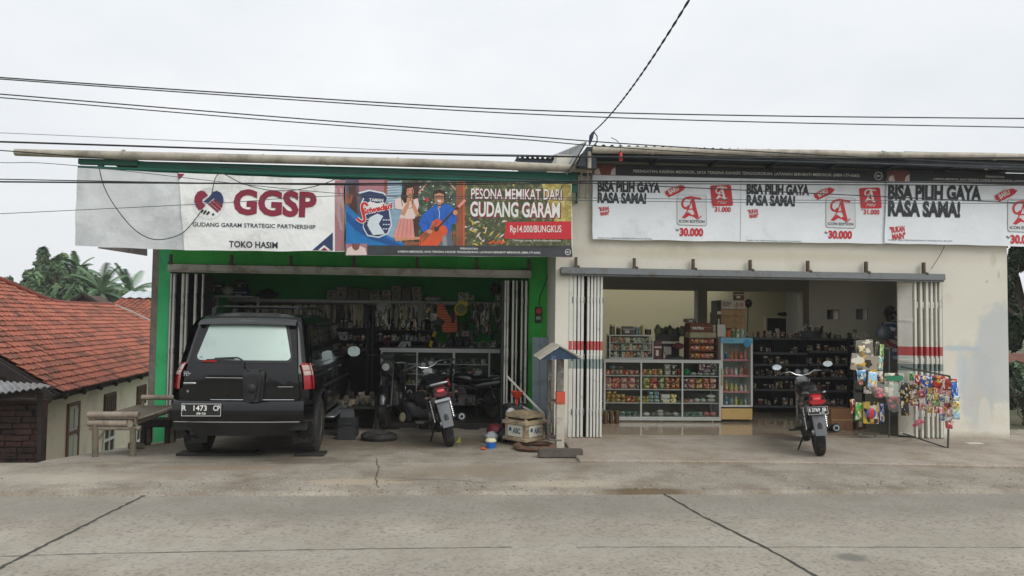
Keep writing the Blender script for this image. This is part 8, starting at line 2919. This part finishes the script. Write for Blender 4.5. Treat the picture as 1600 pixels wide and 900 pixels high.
# ================================================================ petrol post, crate and clutter between the shops
M_OLDW = mat('old_white_wood', '#b5afa2', .85, var=.15, scale=8, dirt='#6a5d4e', dirt_amt=.3, dscale=6)
pp0 = P(875, 702, 9.55)
post = thing('petrol_post', 'leaning wooden post with a small blue gabled roof and red band', 'post', (pp0.x, 9.55, 0))
zq = lambda v, Y=9.55: P(875, v, Y).z
mb = MB()
mb.box((0, .03, (zq(612) + 0) / 2), (.11, .11, zq(612))); 
mb.build('post_base', M_OLDW, post, bevel=.008)
mb = MB(); mb.box((0, .03, (zq(612) + zq(632)) / 2), (.114, .114, zq(612) - zq(632))); mb.build('red_band', mat('faded_red_paint', '#c24e38', .8, var=.15, scale=8), post, bevel=.004)
mb = MB(); mb.box((-.005, .03, (zq(560) + zq(612)) / 2), (.09, .09, zq(560) - zq(612))); mb.box((-.13, .12, (zq(560) + zq(690)) / 2), (.045, .05, zq(560) - zq(690)))
mb.build('upper_post', mat('grey_peeling_wood', '#6f6c66', .9, var=.4, scale=14, dirt='#b3afa4', dirt_amt=.3, dscale=12), post, bevel=.004)
def q_(u, v, Y):
    return P(u, v, Y) - Vector((pp0.x, 9.55, 0))
A_, B_, C_ = q_(843, 562, 9.38), q_(874, 541, 9.38), q_(911, 561, 9.38)
mb = MB(); mb.prism([A_ + Vector((.03, 0, 0)), B_ - Vector((0, 0, .012)), C_ - Vector((.03, 0, 0))], (0, .02, 0)); mb.build('gable', mat('blue_gable', '#263c56', .7, var=.5, scale=7, dirt='#7da0bd', dirt_amt=.25, dscale=9), post)
mb = MB()
dY = Vector((-.03, .52, .02))
for a, b in ((A_, B_), (B_, C_)):
    n_ = Vector((-(b.z - a.z), 0, b.x - a.x)).normalized() * .016
    mb.prism([a - Vector((0, .03, 0)), b - Vector((0, .03, 0)), b - Vector((0, .03, 0)) + n_, a - Vector((0, .03, 0)) + n_], dY)
mb.build('roof', mat('pale_roof_board', '#b4afa2', .8, var=.15, scale=6, dirt='#8a8272', dirt_amt=.4), post)
mb = MB()
for k in range(3):
    a = q_(860, 600 + k * 34, 9.60); b = q_(872, 610 + k * 36, 9.62)
    mb.box((-.12, .16, a.z), (.02, .40, .12)); 
mb.box((-.06, .16, q_(860, 690, 9.6).z + .03), (.16, .38, .02)); mb.box((-.06, .16, q_(860, 628, 9.6).z), (.16, .38, .02))
mb.build('bottle_shelf', M_WOODG, post, bevel=.004)
bm_ = PZ(876, 712, 0)
mb = MB(); a, b = PZ(841, 716), PZ(911, 716)
mb.box(((a.x + b.x) / 2, a.y + .05, .055), (b.x - a.x, .11, .10), Matrix.Rotation(R(1), 3, 'Z'))
tag(mb.build('timber_block', mat('dark_old_timber', '#57504a', .9, var=.35, scale=7), bevel=.01, seg=2), 'short dark timber block lying before the petrol post', 'timber')
# blue grey boards leaning by the corner
mb = MB()
for k in range(3):
    u0, u1 = 832 + k * 11.6, 843 + k * 11.6
    a, b, c, d = P(u0, 668, 10.75), P(u1, 668, 10.75), P(u1, 527 + k * .6, 10.95), P(u0, 527 + k * .4, 10.95)
    mb.prism([a, b, c, d], (0, .02, 0))
tag(mb.build('leaning_boards', mat('blue_grey_board', '#7e8a92', .7, var=.12, scale=4, dirt='#5d5f5c', dirt_amt=.4, dscale=3)), 'upright blue grey boarded panel behind the petrol post', 'panel')
# the crate, corner toward the street
M_CRATE = mat('crate_wood', '#a8977b', .85, var=.2, scale=5, dirt='#54473a', dirt_amt=.5, dscale=5)
cp = PZ(823, 700, 0)
crate = thing('wooden_crate', 'pale slatted wooden crate with faded print, corner toward the street', 'crate', (cp.x, cp.y + .28, .07), (0, 0, R(42)))
mb = MB(); sW = .37
for f in range(4):
    rot = Matrix.Rotation(f * math.pi / 2, 3, 'Z')
    for k, (z0, h) in enumerate(((.0, .045), (.05, .16), (.215, .055), (.30, .05))):
        mb.box(rot @ Vector((0, -sW / 2, z0 + h / 2)), (sW - .01, .014, h), rot)
mb.box((0, 0, .008), (sW - .03, sW - .03, .012))
mb.build('slats', M_CRATE, crate, bevel=.003)
mb = MB()
for f in range(4):
    rot = Matrix.Rotation(f * math.pi / 2, 3, 'Z')
    mb.box(rot @ Vector((-sW / 2 + .012, -sW / 2 + .012, .14)), (.034, .034, .30), rot)
    mb.box(rot @ Vector((0, -sW / 2 - .018, .235)), (sW + .07, .022, .045), rot)
    mb.box(rot @ Vector((0, -sW / 2 - .018, .022)), (sW + .05, .022, .045), rot)
mb.build('frame', M_CRATE, crate, bevel=.004)
mb = MB(); mb.box((0, 0, .33), (.30, .30, .06)); mb.box((-.02, .0, .36), (.22, .26, .03)); mb.build('cardboard_lining', mat('old_card', '#9a8a6c', .9, var=.25, scale=5), crate)
for f in (0, 3):
    rot = Matrix.Rotation(f * math.pi / 2, 3, 'Z')
    mb = MB(); mb.box(rot @ Vector((0, -sW / 2 - .009, .13)), (.26, .004, .15), rot); lb_ = mb.build('label', mat('pale_label', '#c4c2b2', .8, var=.1, scale=9, dirt='#8a7d66', dirt_amt=.3), crate)
    mb = MB(); text_on(mb, 'ABC', rot @ Vector((-.04, -sW / 2 - .0125, .10)), rot @ Vector((.14, 0, 0)), rot @ Vector((0, 0, .07)), bold=.05); mb.build('lettering', mat('label_grey_blue', '#55626c', .7), lb_)
    mb = MB(); mb.lathe([(.001, 0), (.028, 0)], (0, 0, 0), 'Y', 14)
    mb.v = [tuple(rot @ (Vector(p) + Vector((-.085, -sW / 2 - .0125, .145)))) for p in mb.v]
    mb.build('roundel', mat('label_blue', '#4a8ba8', .7), lb_)
mb = MB(); mb.torus((0, 0, .035), .24, .045, 'Z', 30, 8, sq=.7)
r = random.Random(9)
mb.v = [(x + r.uniform(-.012, .012), y + r.uniform(-.012, .012), max(0, z + r.uniform(-.008, .008))) for x, y, z in mb.v]
o = mb.build('rusty_rim', mat('rusty_brown', '#5e4636', .9, var=.45, scale=9)); q = PZ(838, 706, 0); o.location = (q.x, q.y + .2, 0.0)
tag(o, 'broken rusty rim lying flat under the wooden crate', 'rim')
dp = P(805, 690, 10.25)
drum = thing('oil_drum', 'dark oil drum behind the wooden crate', 'drum', (dp.x, 10.3, 0))
mb = MB(); mb.lathe([(.17, 0), (.18, .01), (.175, .14), (.185, .15), (.175, .16), (.175, .31), (.185, .32), (.175, .33), (.18, .47), (.17, .485), (.165, .47), (.001, .465)], n=26); mb.build('barrel', mat('drum_black', '#1e1f20', .5, var=.3, scale=5, dirt='#4a3c30', dirt_amt=.3), drum)
fp = P(808, 632, 10.2)
mb = MB(); mb.lathe([(.015, -.08), (.02, 0), (.055, .025), (.085, .10), (.092, .105), (.08, .10), (.018, .0)], n=20); o = mb.build('funnel', mat('orange_red_plastic', '#d0472a', .45, var=.08)); o.location = (fp.x, 10.24, .485 + .08)
tag(o, 'orange red plastic funnel standing on the dark oil drum', 'funnel')
goods('bag', 791, 638, 806, 652, '#b9bab8', 10.02, .12, 'white_rag', 'white crumpled rag hanging at the edge of the oil drum', 'rag', None)
for a, b, Y0, Y1, rr_, lb in (((793, 589), (849, 647), 10.5, 9.9, .017, 'long pale pole leaning across behind the wooden crate'), ((813, 634), (842, 648), 10.2, 9.95, .014, 'short pale pole lying on the wooden crate')):
    tag(MB().tube([P(*a, Y0), P(*b, Y1)], rr_, 9).build('pole', mat('pale_pole', '#b5b3aa', .5, var=.08)), lb, 'pole')
hp = P(774, 672, 10.4)
hel = thing('helmet', 'dusty red helmet on the floor left of the oil drum', 'helmet', (hp.x, 10.4, .10), (0, 0, R(20)))
mb = MB(); mb.ball((0, 0, 0), .125, 18, (1, 1.1, .85)); mb.build('shell', mat('dusty_red', '#74282f', .5, var=.15), hel)
mb = MB(); mb.tube([(.12 * math.cos(a), .132 * math.sin(a), -.055) for a in [2 * math.pi * i / 20 for i in range(21)]], .012, 6); mb.build('rim_trim', M_TRIM, hel)
goods('bag', 757, 676, 779, 694, '#8e9196', 9.95, .22, 'grey_cloth', 'crumpled grey white cloth behind the blue tub', 'cloth', None)
goods('bag', 776, 670, 798, 698, '#23262b', 10.0, .3, 'dark_cloth', 'dark heap of cloth beside the wooden crate', 'cloth', None)
tq = PZ(767, 701, 0)
tub = thing('paint_tub', 'small blue tub with a cream lid on the floor', 'tub', (tq.x, tq.y + .05, 0))
mb = MB(); mb.lathe([(.055, 0), (.068, .085), (.066, .085)], n=20); mb.build('tub_body', mat('tub_blue', '#1d63b4', .4, var=.1), tub)
mb = MB(); mb.lathe([(.072, .083), (.072, .10), (.05, .125), (.001, .128)], n=20); mb.build('lid', mat('cream_lid', '#c9c7a0', .5), tub)
o = MB().ball((0, 0, .018), .03, 10, (1.2, .9, .6)).build('orange_scrap', mat('orange_scrap', '#c2552e', .6)); q = PZ(755, 703, 0); o.location = (q.x, q.y, 0); tag(o, 'small orange scrap on the ground before the blue tub', 'scrap')

# ================================================================ toy racks
M_WIRE = mat('rack_wire', '#4d5350', .5, metal=.3, var=.15)
rack = thing('toy_rack', 'wire toy rack hung with colourful bags before the right shutter', 'rack', (0, 0, 0))
b0, b1 = P(1408, 573, 10.0), P(1484, 588, 9.45)
mb = MB(); mb.tube([b0, b1], .012, 8); mb.tube([b1, P(1481, 707, 9.45)], .013, 8); mb.tube([P(1411, 677, 10.0), P(1480, 700, 9.45)], .010, 8)
mb.build('frame', M_WIRE, rack)
mb = MB(); mb.tube([P(1458, 710, 9.38), P(1480, 706, 9.45), P(1504, 706, 9.45)], .011, 8); mb.build('foot', M_WIRE, rack)
mb = MB(); mb.tube([P(1396, 694, 9.9), P(1411, 690, 10.0), P(1424, 688, 10.1)], .011, 8); mb.build('foot', M_WIRE, rack)
st_ = thing('toy_stand', 'single pole toy stand hung with boards and bags inside the entrance', 'stand', (0, 0, 0))
mb = MB(); mb.tube([P(1389, 545, 10.3), P(1389, 684, 10.3)], .012, 8); mb.tube([P(1336, 535, 10.3), P(1334, 660, 10.3)], .010, 8); mb.tube([P(1336, 535, 10.3), P(1389, 545, 10.3)], .009, 8); mb.tube([P(1334, 600, 10.3), P(1414, 602, 10.25)], .008, 8); mb.tube([P(1334, 630, 10.3), P(1389, 632, 10.3)], .008, 8); mb.build('frame', M_WIRE, st_)
mb = MB(); mb.tube([P(u, v, 10.25) for u, v in ((1412, 684), (1389, 684), (1368, 684), (1345, 682), (1336, 678), (1346, 675), (1366, 679), (1369, 686))], .010, 8); mb.build('foot', M_WIRE, st_)
M_CLEAR = None
def clearbag(name='clear_plastic_bag'):
    if name in MATS:
        return MATS[name]
    m = mat(name, '#c9ccc9', .18, var=.1, scale=5, bump=.8, bscale=9)
    m.node_tree.nodes['Principled BSDF'].inputs['Alpha'].default_value = .2
    return m
def toy(kind, u0, v0, u1, v1, col, Y, nm, lb, ct, rz=0, ry=0, group='toys hung on the racks', dep=.05, col2='#d8d2c0'):
    o = goods(kind, u0, v0, u1, v1, col, Y, dep, nm, lb, ct, group, rz, col2)
    o.rotation_euler[1] = R(ry)
    return o
def Yr(u):
    return 10.0 + (9.45 - 10.0) * (u - 1408) / 76 - .06
T = (('printed_box', 1338, 531, 1366, 557, '#8a8478', 10.25, 'toy_card', 'grey board of small toys at the top of the stand', -4), ('packet', 1343, 540, 1354, 551, '#c9b98a', 10.2, 'toy_packet', 'cream packet stapled on the grey top board', -6), ('printed_box', 1368, 534, 1374, 557, '#55584f', 10.25, 'toy_card', 'dark strip of toys beside the grey top board', 0), ('printed_box', 1374.5, 538, 1381, 561, '#4fae3f', 10.22, 'toy_card', 'bright green card strip at the top right of the stand', 2),
     ('printed_box', 1328, 554, 1371, 580, '#a39a8a', 10.2, 'toy_card', 'wide tilted board of dull coloured toys on the stand', 7), ('packet', 1372, 556, 1381, 579, '#8fb6b6', 10.2, 'toy_bag', 'pale turquoise bag right of the tilted board', 3), ('packet', 1341, 578, 1356, 596, '#5aa3cf', 10.15, 'toy_bag', 'sky blue toy bag left in the blue row', -5), ('packet', 1342, 595, 1350, 602, '#b03a3a', 10.15, 'toy_bag', 'little red bag below the sky blue bag', 0), ('packet', 1356, 581, 1372, 605, '#9cc4dd', 10.1, 'toy_bag', 'pale blue toy bag in the middle of the blue row', 5), ('packet', 1370, 580, 1382, 598, '#b5977a', 10.15, 'toy_bag', 'tan and blue toy bag at the right of the blue row', -4),
     ('printed_box', 1350, 604, 1362, 615, '#c9c3be', 10.2, 'toy_card', 'small white card under the blue row', 0), ('packet', 1369, 606, 1380, 622, '#c2605a', 10.15, 'toy_bag', 'salmon red bag below the blue row', 8), ('packet', 1331, 624, 1339, 646, '#b34a4a', 10.2, 'toy_bag', 'red bag at the left edge of the lowest row', -6), ('packet', 1337, 629, 1349, 657, '#58b04a', 10.15, 'toy_bag', 'bright green toy bag in the lowest row', 2), ('printed_box', 1349, 628, 1373, 662, '#d2b45a', 10.1, 'toy_card', 'large yellow edged card with a red and blue ball in the lowest row', 1), ('packet', 1374, 630, 1384, 660, '#3f5fae', 10.2, 'toy_bag', 'deep blue bag at the right of the lowest row', -3),
     ('printed_box', 1382, 583, 1414, 620, '#a9b3a6', 10.15, 'toy_card', 'pale green bordered board hung beside the blue row', 0))
for t in T:
    kd, u0, v0, u1, v1, c, Y, nm, lb, ry = t
    toy(kd, u0, v0, u1, v1, c, Y, nm, lb, nm.split('_')[1], rnd.uniform(-6, 6), ry, dep=.02 if kd == 'printed_box' else .05)
bd = thing('toy_ball_print', 'red ball printed on the large yellow edged card', 'ball', P(1361, 646, 10.075))
mb = MB(); mb.ball((0, 0, 0), .075, 16, (1, .25, 1)); mb.build('shell', stripes('toyball', '#c93a30', '#3f5fae'), bd)
gb = P(1398, 591, 10.13); mb = MB(); mb.box((0, 0, 0), (.24, .006, .07)); o = mb.build('green_header', mat('header_green', '#2f7f5a', .5, var=.2, scale=20)); o.location = gb; tag(o, 'green header strip across the pale green bordered board', 'card')
for k, (u0, v0, u1, v1, c, lb) in enumerate(((1384, 600, 1410, 645, '#c9ccc9', 'clear crumpled bag with pink toys hanging from the pole'), (1362, 598, 1384, 622, '#c9ccc9', 'clear crumpled bag left of the pole'), (1428, 640, 1442, 672, '#c9ccc9', 'clear bag with pink trinkets under the dark bundle'))):
    a, b = P(u0, v1, 10.0 if k < 2 else Yr(1435)), P(u1, v0, 10.0 if k < 2 else Yr(1435))
    bg_ = thing('clear_bag', lb, 'bag', ((a.x + b.x) / 2, a.y, a.z), (0, 0, 0), 'clear bags of toys')
    w_, h_ = b.x - a.x, b.z - a.z
    mb = MB(); mb.ball((0, 0, h_ / 2), .5, 16)
    mb.v = [(x * w_ * (1 + .7 * noise.noise(Vector((x * 9, z * 14, k)))), y * .10 * (1 + .9 * noise.noise(Vector((z * 20, x * 9, 5)))), h_ / 2 + (z - h_ / 2) * h_) for x, y, z in mb.v]
    mb.build('bag_skin', clearbag(), bg_)
    mb = MB()
    for q in range(7):
        mb.ball((rnd.uniform(-.3, .3) * w_, rnd.uniform(-.04, .04), h_ * rnd.uniform(.12, .55)), .028, 8, (1.2, .8, .9))
    mb.build('toys', mat('pink_toys', '#c9606e', .4, var=.2, scale=30), bg_)
LST = ((1423, 582, 1430, 595, '#3f9a4a', 'packet', 'green bag at the left end of the rack bar'), (1430, 586, 1440, 602, '#a82f30', 'packet', 'dark red header bag near the left end of the rack bar'), (1441, 587, 1459, 606, '#2a62b8', 'packet', 'bright blue header card in the middle of the rack bar'), (1449, 604, 1456, 632, '#2f6ac0', 'packet', 'narrow blue strip hanging below the blue header card'),
       (1459, 587, 1477, 607, '#c23a2a', 'packet', 'left bright red header card on the rack bar'), (1476, 592, 1495, 610, '#b83527', 'packet', 'right bright red header card on the rack bar'), (1489, 597, 1498, 624, '#2d6cc2', 'packet', 'blue bag at the right end of the rack bar'))
for u0, v0, u1, v1, c, kd, lb in LST:
    toy(kd, u0, v0, u1, v1, c, Yr((u0 + u1) / 2) - .02, 'toy_bag', lb, 'bag', -30, 0, dep=.04)
for k, (u0, v0, u1, v1, c) in enumerate(((1409, 598, 1421, 622, '#2f2d2f'), (1414, 604, 1427, 630, '#4a3f3a'), (1410, 622, 1424, 650, '#2b2a2c'))):
    toy('packet', u0, v0, u1, v1, c, Yr(1416) + .02 * k, 'toy_packet', ('upper black', 'brownish', 'lower black')[k] + ' packet in the dark cluster at the left end of the rack', 'packet', -20 + 15 * k, 6 - 5 * k, dep=.07)
STR = ((1425, 600, 10, 3, 11, ('#4a3d34', '#b3a08a', '#8a3f3c'), 'brownish'), (1437, 600, 10, 4, 10, ('#c98f94', '#b94a54', '#d9cfc8'), 'pink'), (1450, 606, 9, 4, 9.5, ('#c9a04a', '#6f8f4a', '#d9a0a4'), 'mixed'), (1461, 604, 9, 4, 10, ('#c76a5c', '#d9b04a', '#6fae5a'), 'yellow green'), (1470, 606, 9, 5, 10, ('#d98f9a', '#5a7fae', '#c9bfb4'), 'pale pink'), (1479, 609, 11, 6, 10, ('#d9a4a0', '#c9c4bc', '#b04a4e'), 'red and white'), (1491, 618, 9, 4, 9, ('#8fb6c6', '#cdbb6a', '#b9c9a0'), 'pale blue'))
for u0, v0, w_, n_, dh, cs_, lb in STR:
    for k in range(n_):
        toy('packet', u0 + rnd.uniform(-1.5, 1), v0 + k * dh, u0 + w_ + rnd.uniform(-1, 1.5), v0 + (k + 1) * dh + 1.5, cs_[k % 3], Yr(u0) - .05 - .02 * (k % 2), 'toy_packet', 'small %s toy packet in the strings hanging from the rack bar' % lb, 'packet', rnd.uniform(-35, 5), rnd.uniform(-8, 8), 'strings of toy packets on the rack', .035)
pa_ = PZ(1515, 694, .036); mb = MB(); mb.bx((0, 0, 0), (.22, .12, .004)); o = mb.build('paper_scrap', mat('white_card', '#c9c7bd', .5)); o.location = (pa_.x, pa_.y, .036); tag(o, 'white paper scrap on the slab by the cream wall', 'paper')
# ================================================================ grit and litter along the edges
r = random.Random(77)
mb = MB()
def bit(x, y, z, s_):
    o = len(mb.v)
    for k in range(4):
        a = k * 1.57 + r.uniform(-.5, .5)
        mb.v.append((x + s_ * math.cos(a), y + s_ * math.sin(a) * .8, z))
    mb.v.append((x + r.uniform(-.3, .3) * s_, y, z + s_ * r.uniform(.4, .9)))
    m_ = r.choice((0, 0, 1, 2))
    for k in range(4):
        mb.f.append((o + k, o + (k + 1) % 4, o + 4)); mb.mi.append(m_)
for _ in range(900):
    x = r.uniform(-6, 9)
    y = 7.33 + abs(r.gauss(0, .28))
    if y < 8.4:
        bit(x, y, fore_z(x, y) + .002, r.choice((.004, .006, .008, .012)))
for _ in range(350):
    x = r.uniform(-4, 1.4)
    y = r.uniform(8.6, 11.1)
    bit(x, y, fore_z(x, y) + .003, r.choice((.004, .006, .009)))
for _ in range(260):
    x, y = r.uniform(-5, 7), 7.25 - abs(r.gauss(0, .5))
    bit(x, y, road_z(x, y) + .002, r.choice((.003, .005, .007)))
mb.build('gravel', [mat('grit_grey', '#7d776c', .9, var=.3, scale=30), mat('grit_dark', '#4b463d', .9), mat('grit_pale', '#b0a898', .9)], smooth=False)['kind'] = 'stuff'
# ================================================================ humid air
mb = MB(); mb.bx((-60, -29, -2.75), (60, 75, 12.5))
hz_ = bpy.data.materials.new('humid_air'); hz_.use_nodes = True
t = hz_.node_tree; t.nodes.clear()
pv = t.nodes.new('ShaderNodeVolumePrincipled'); pv.inputs['Color'].default_value = (.93, .95, .97, 1); pv.inputs['Density'].default_value = .001; pv.inputs['Anisotropy'].default_value = .2
t.links.new(pv.outputs[0], t.nodes.new('ShaderNodeOutputMaterial').inputs['Volume'])
mb.build('haze', hz_, smooth=False)['kind'] = 'stuff'
scn.cycles.volume_bounces = 1
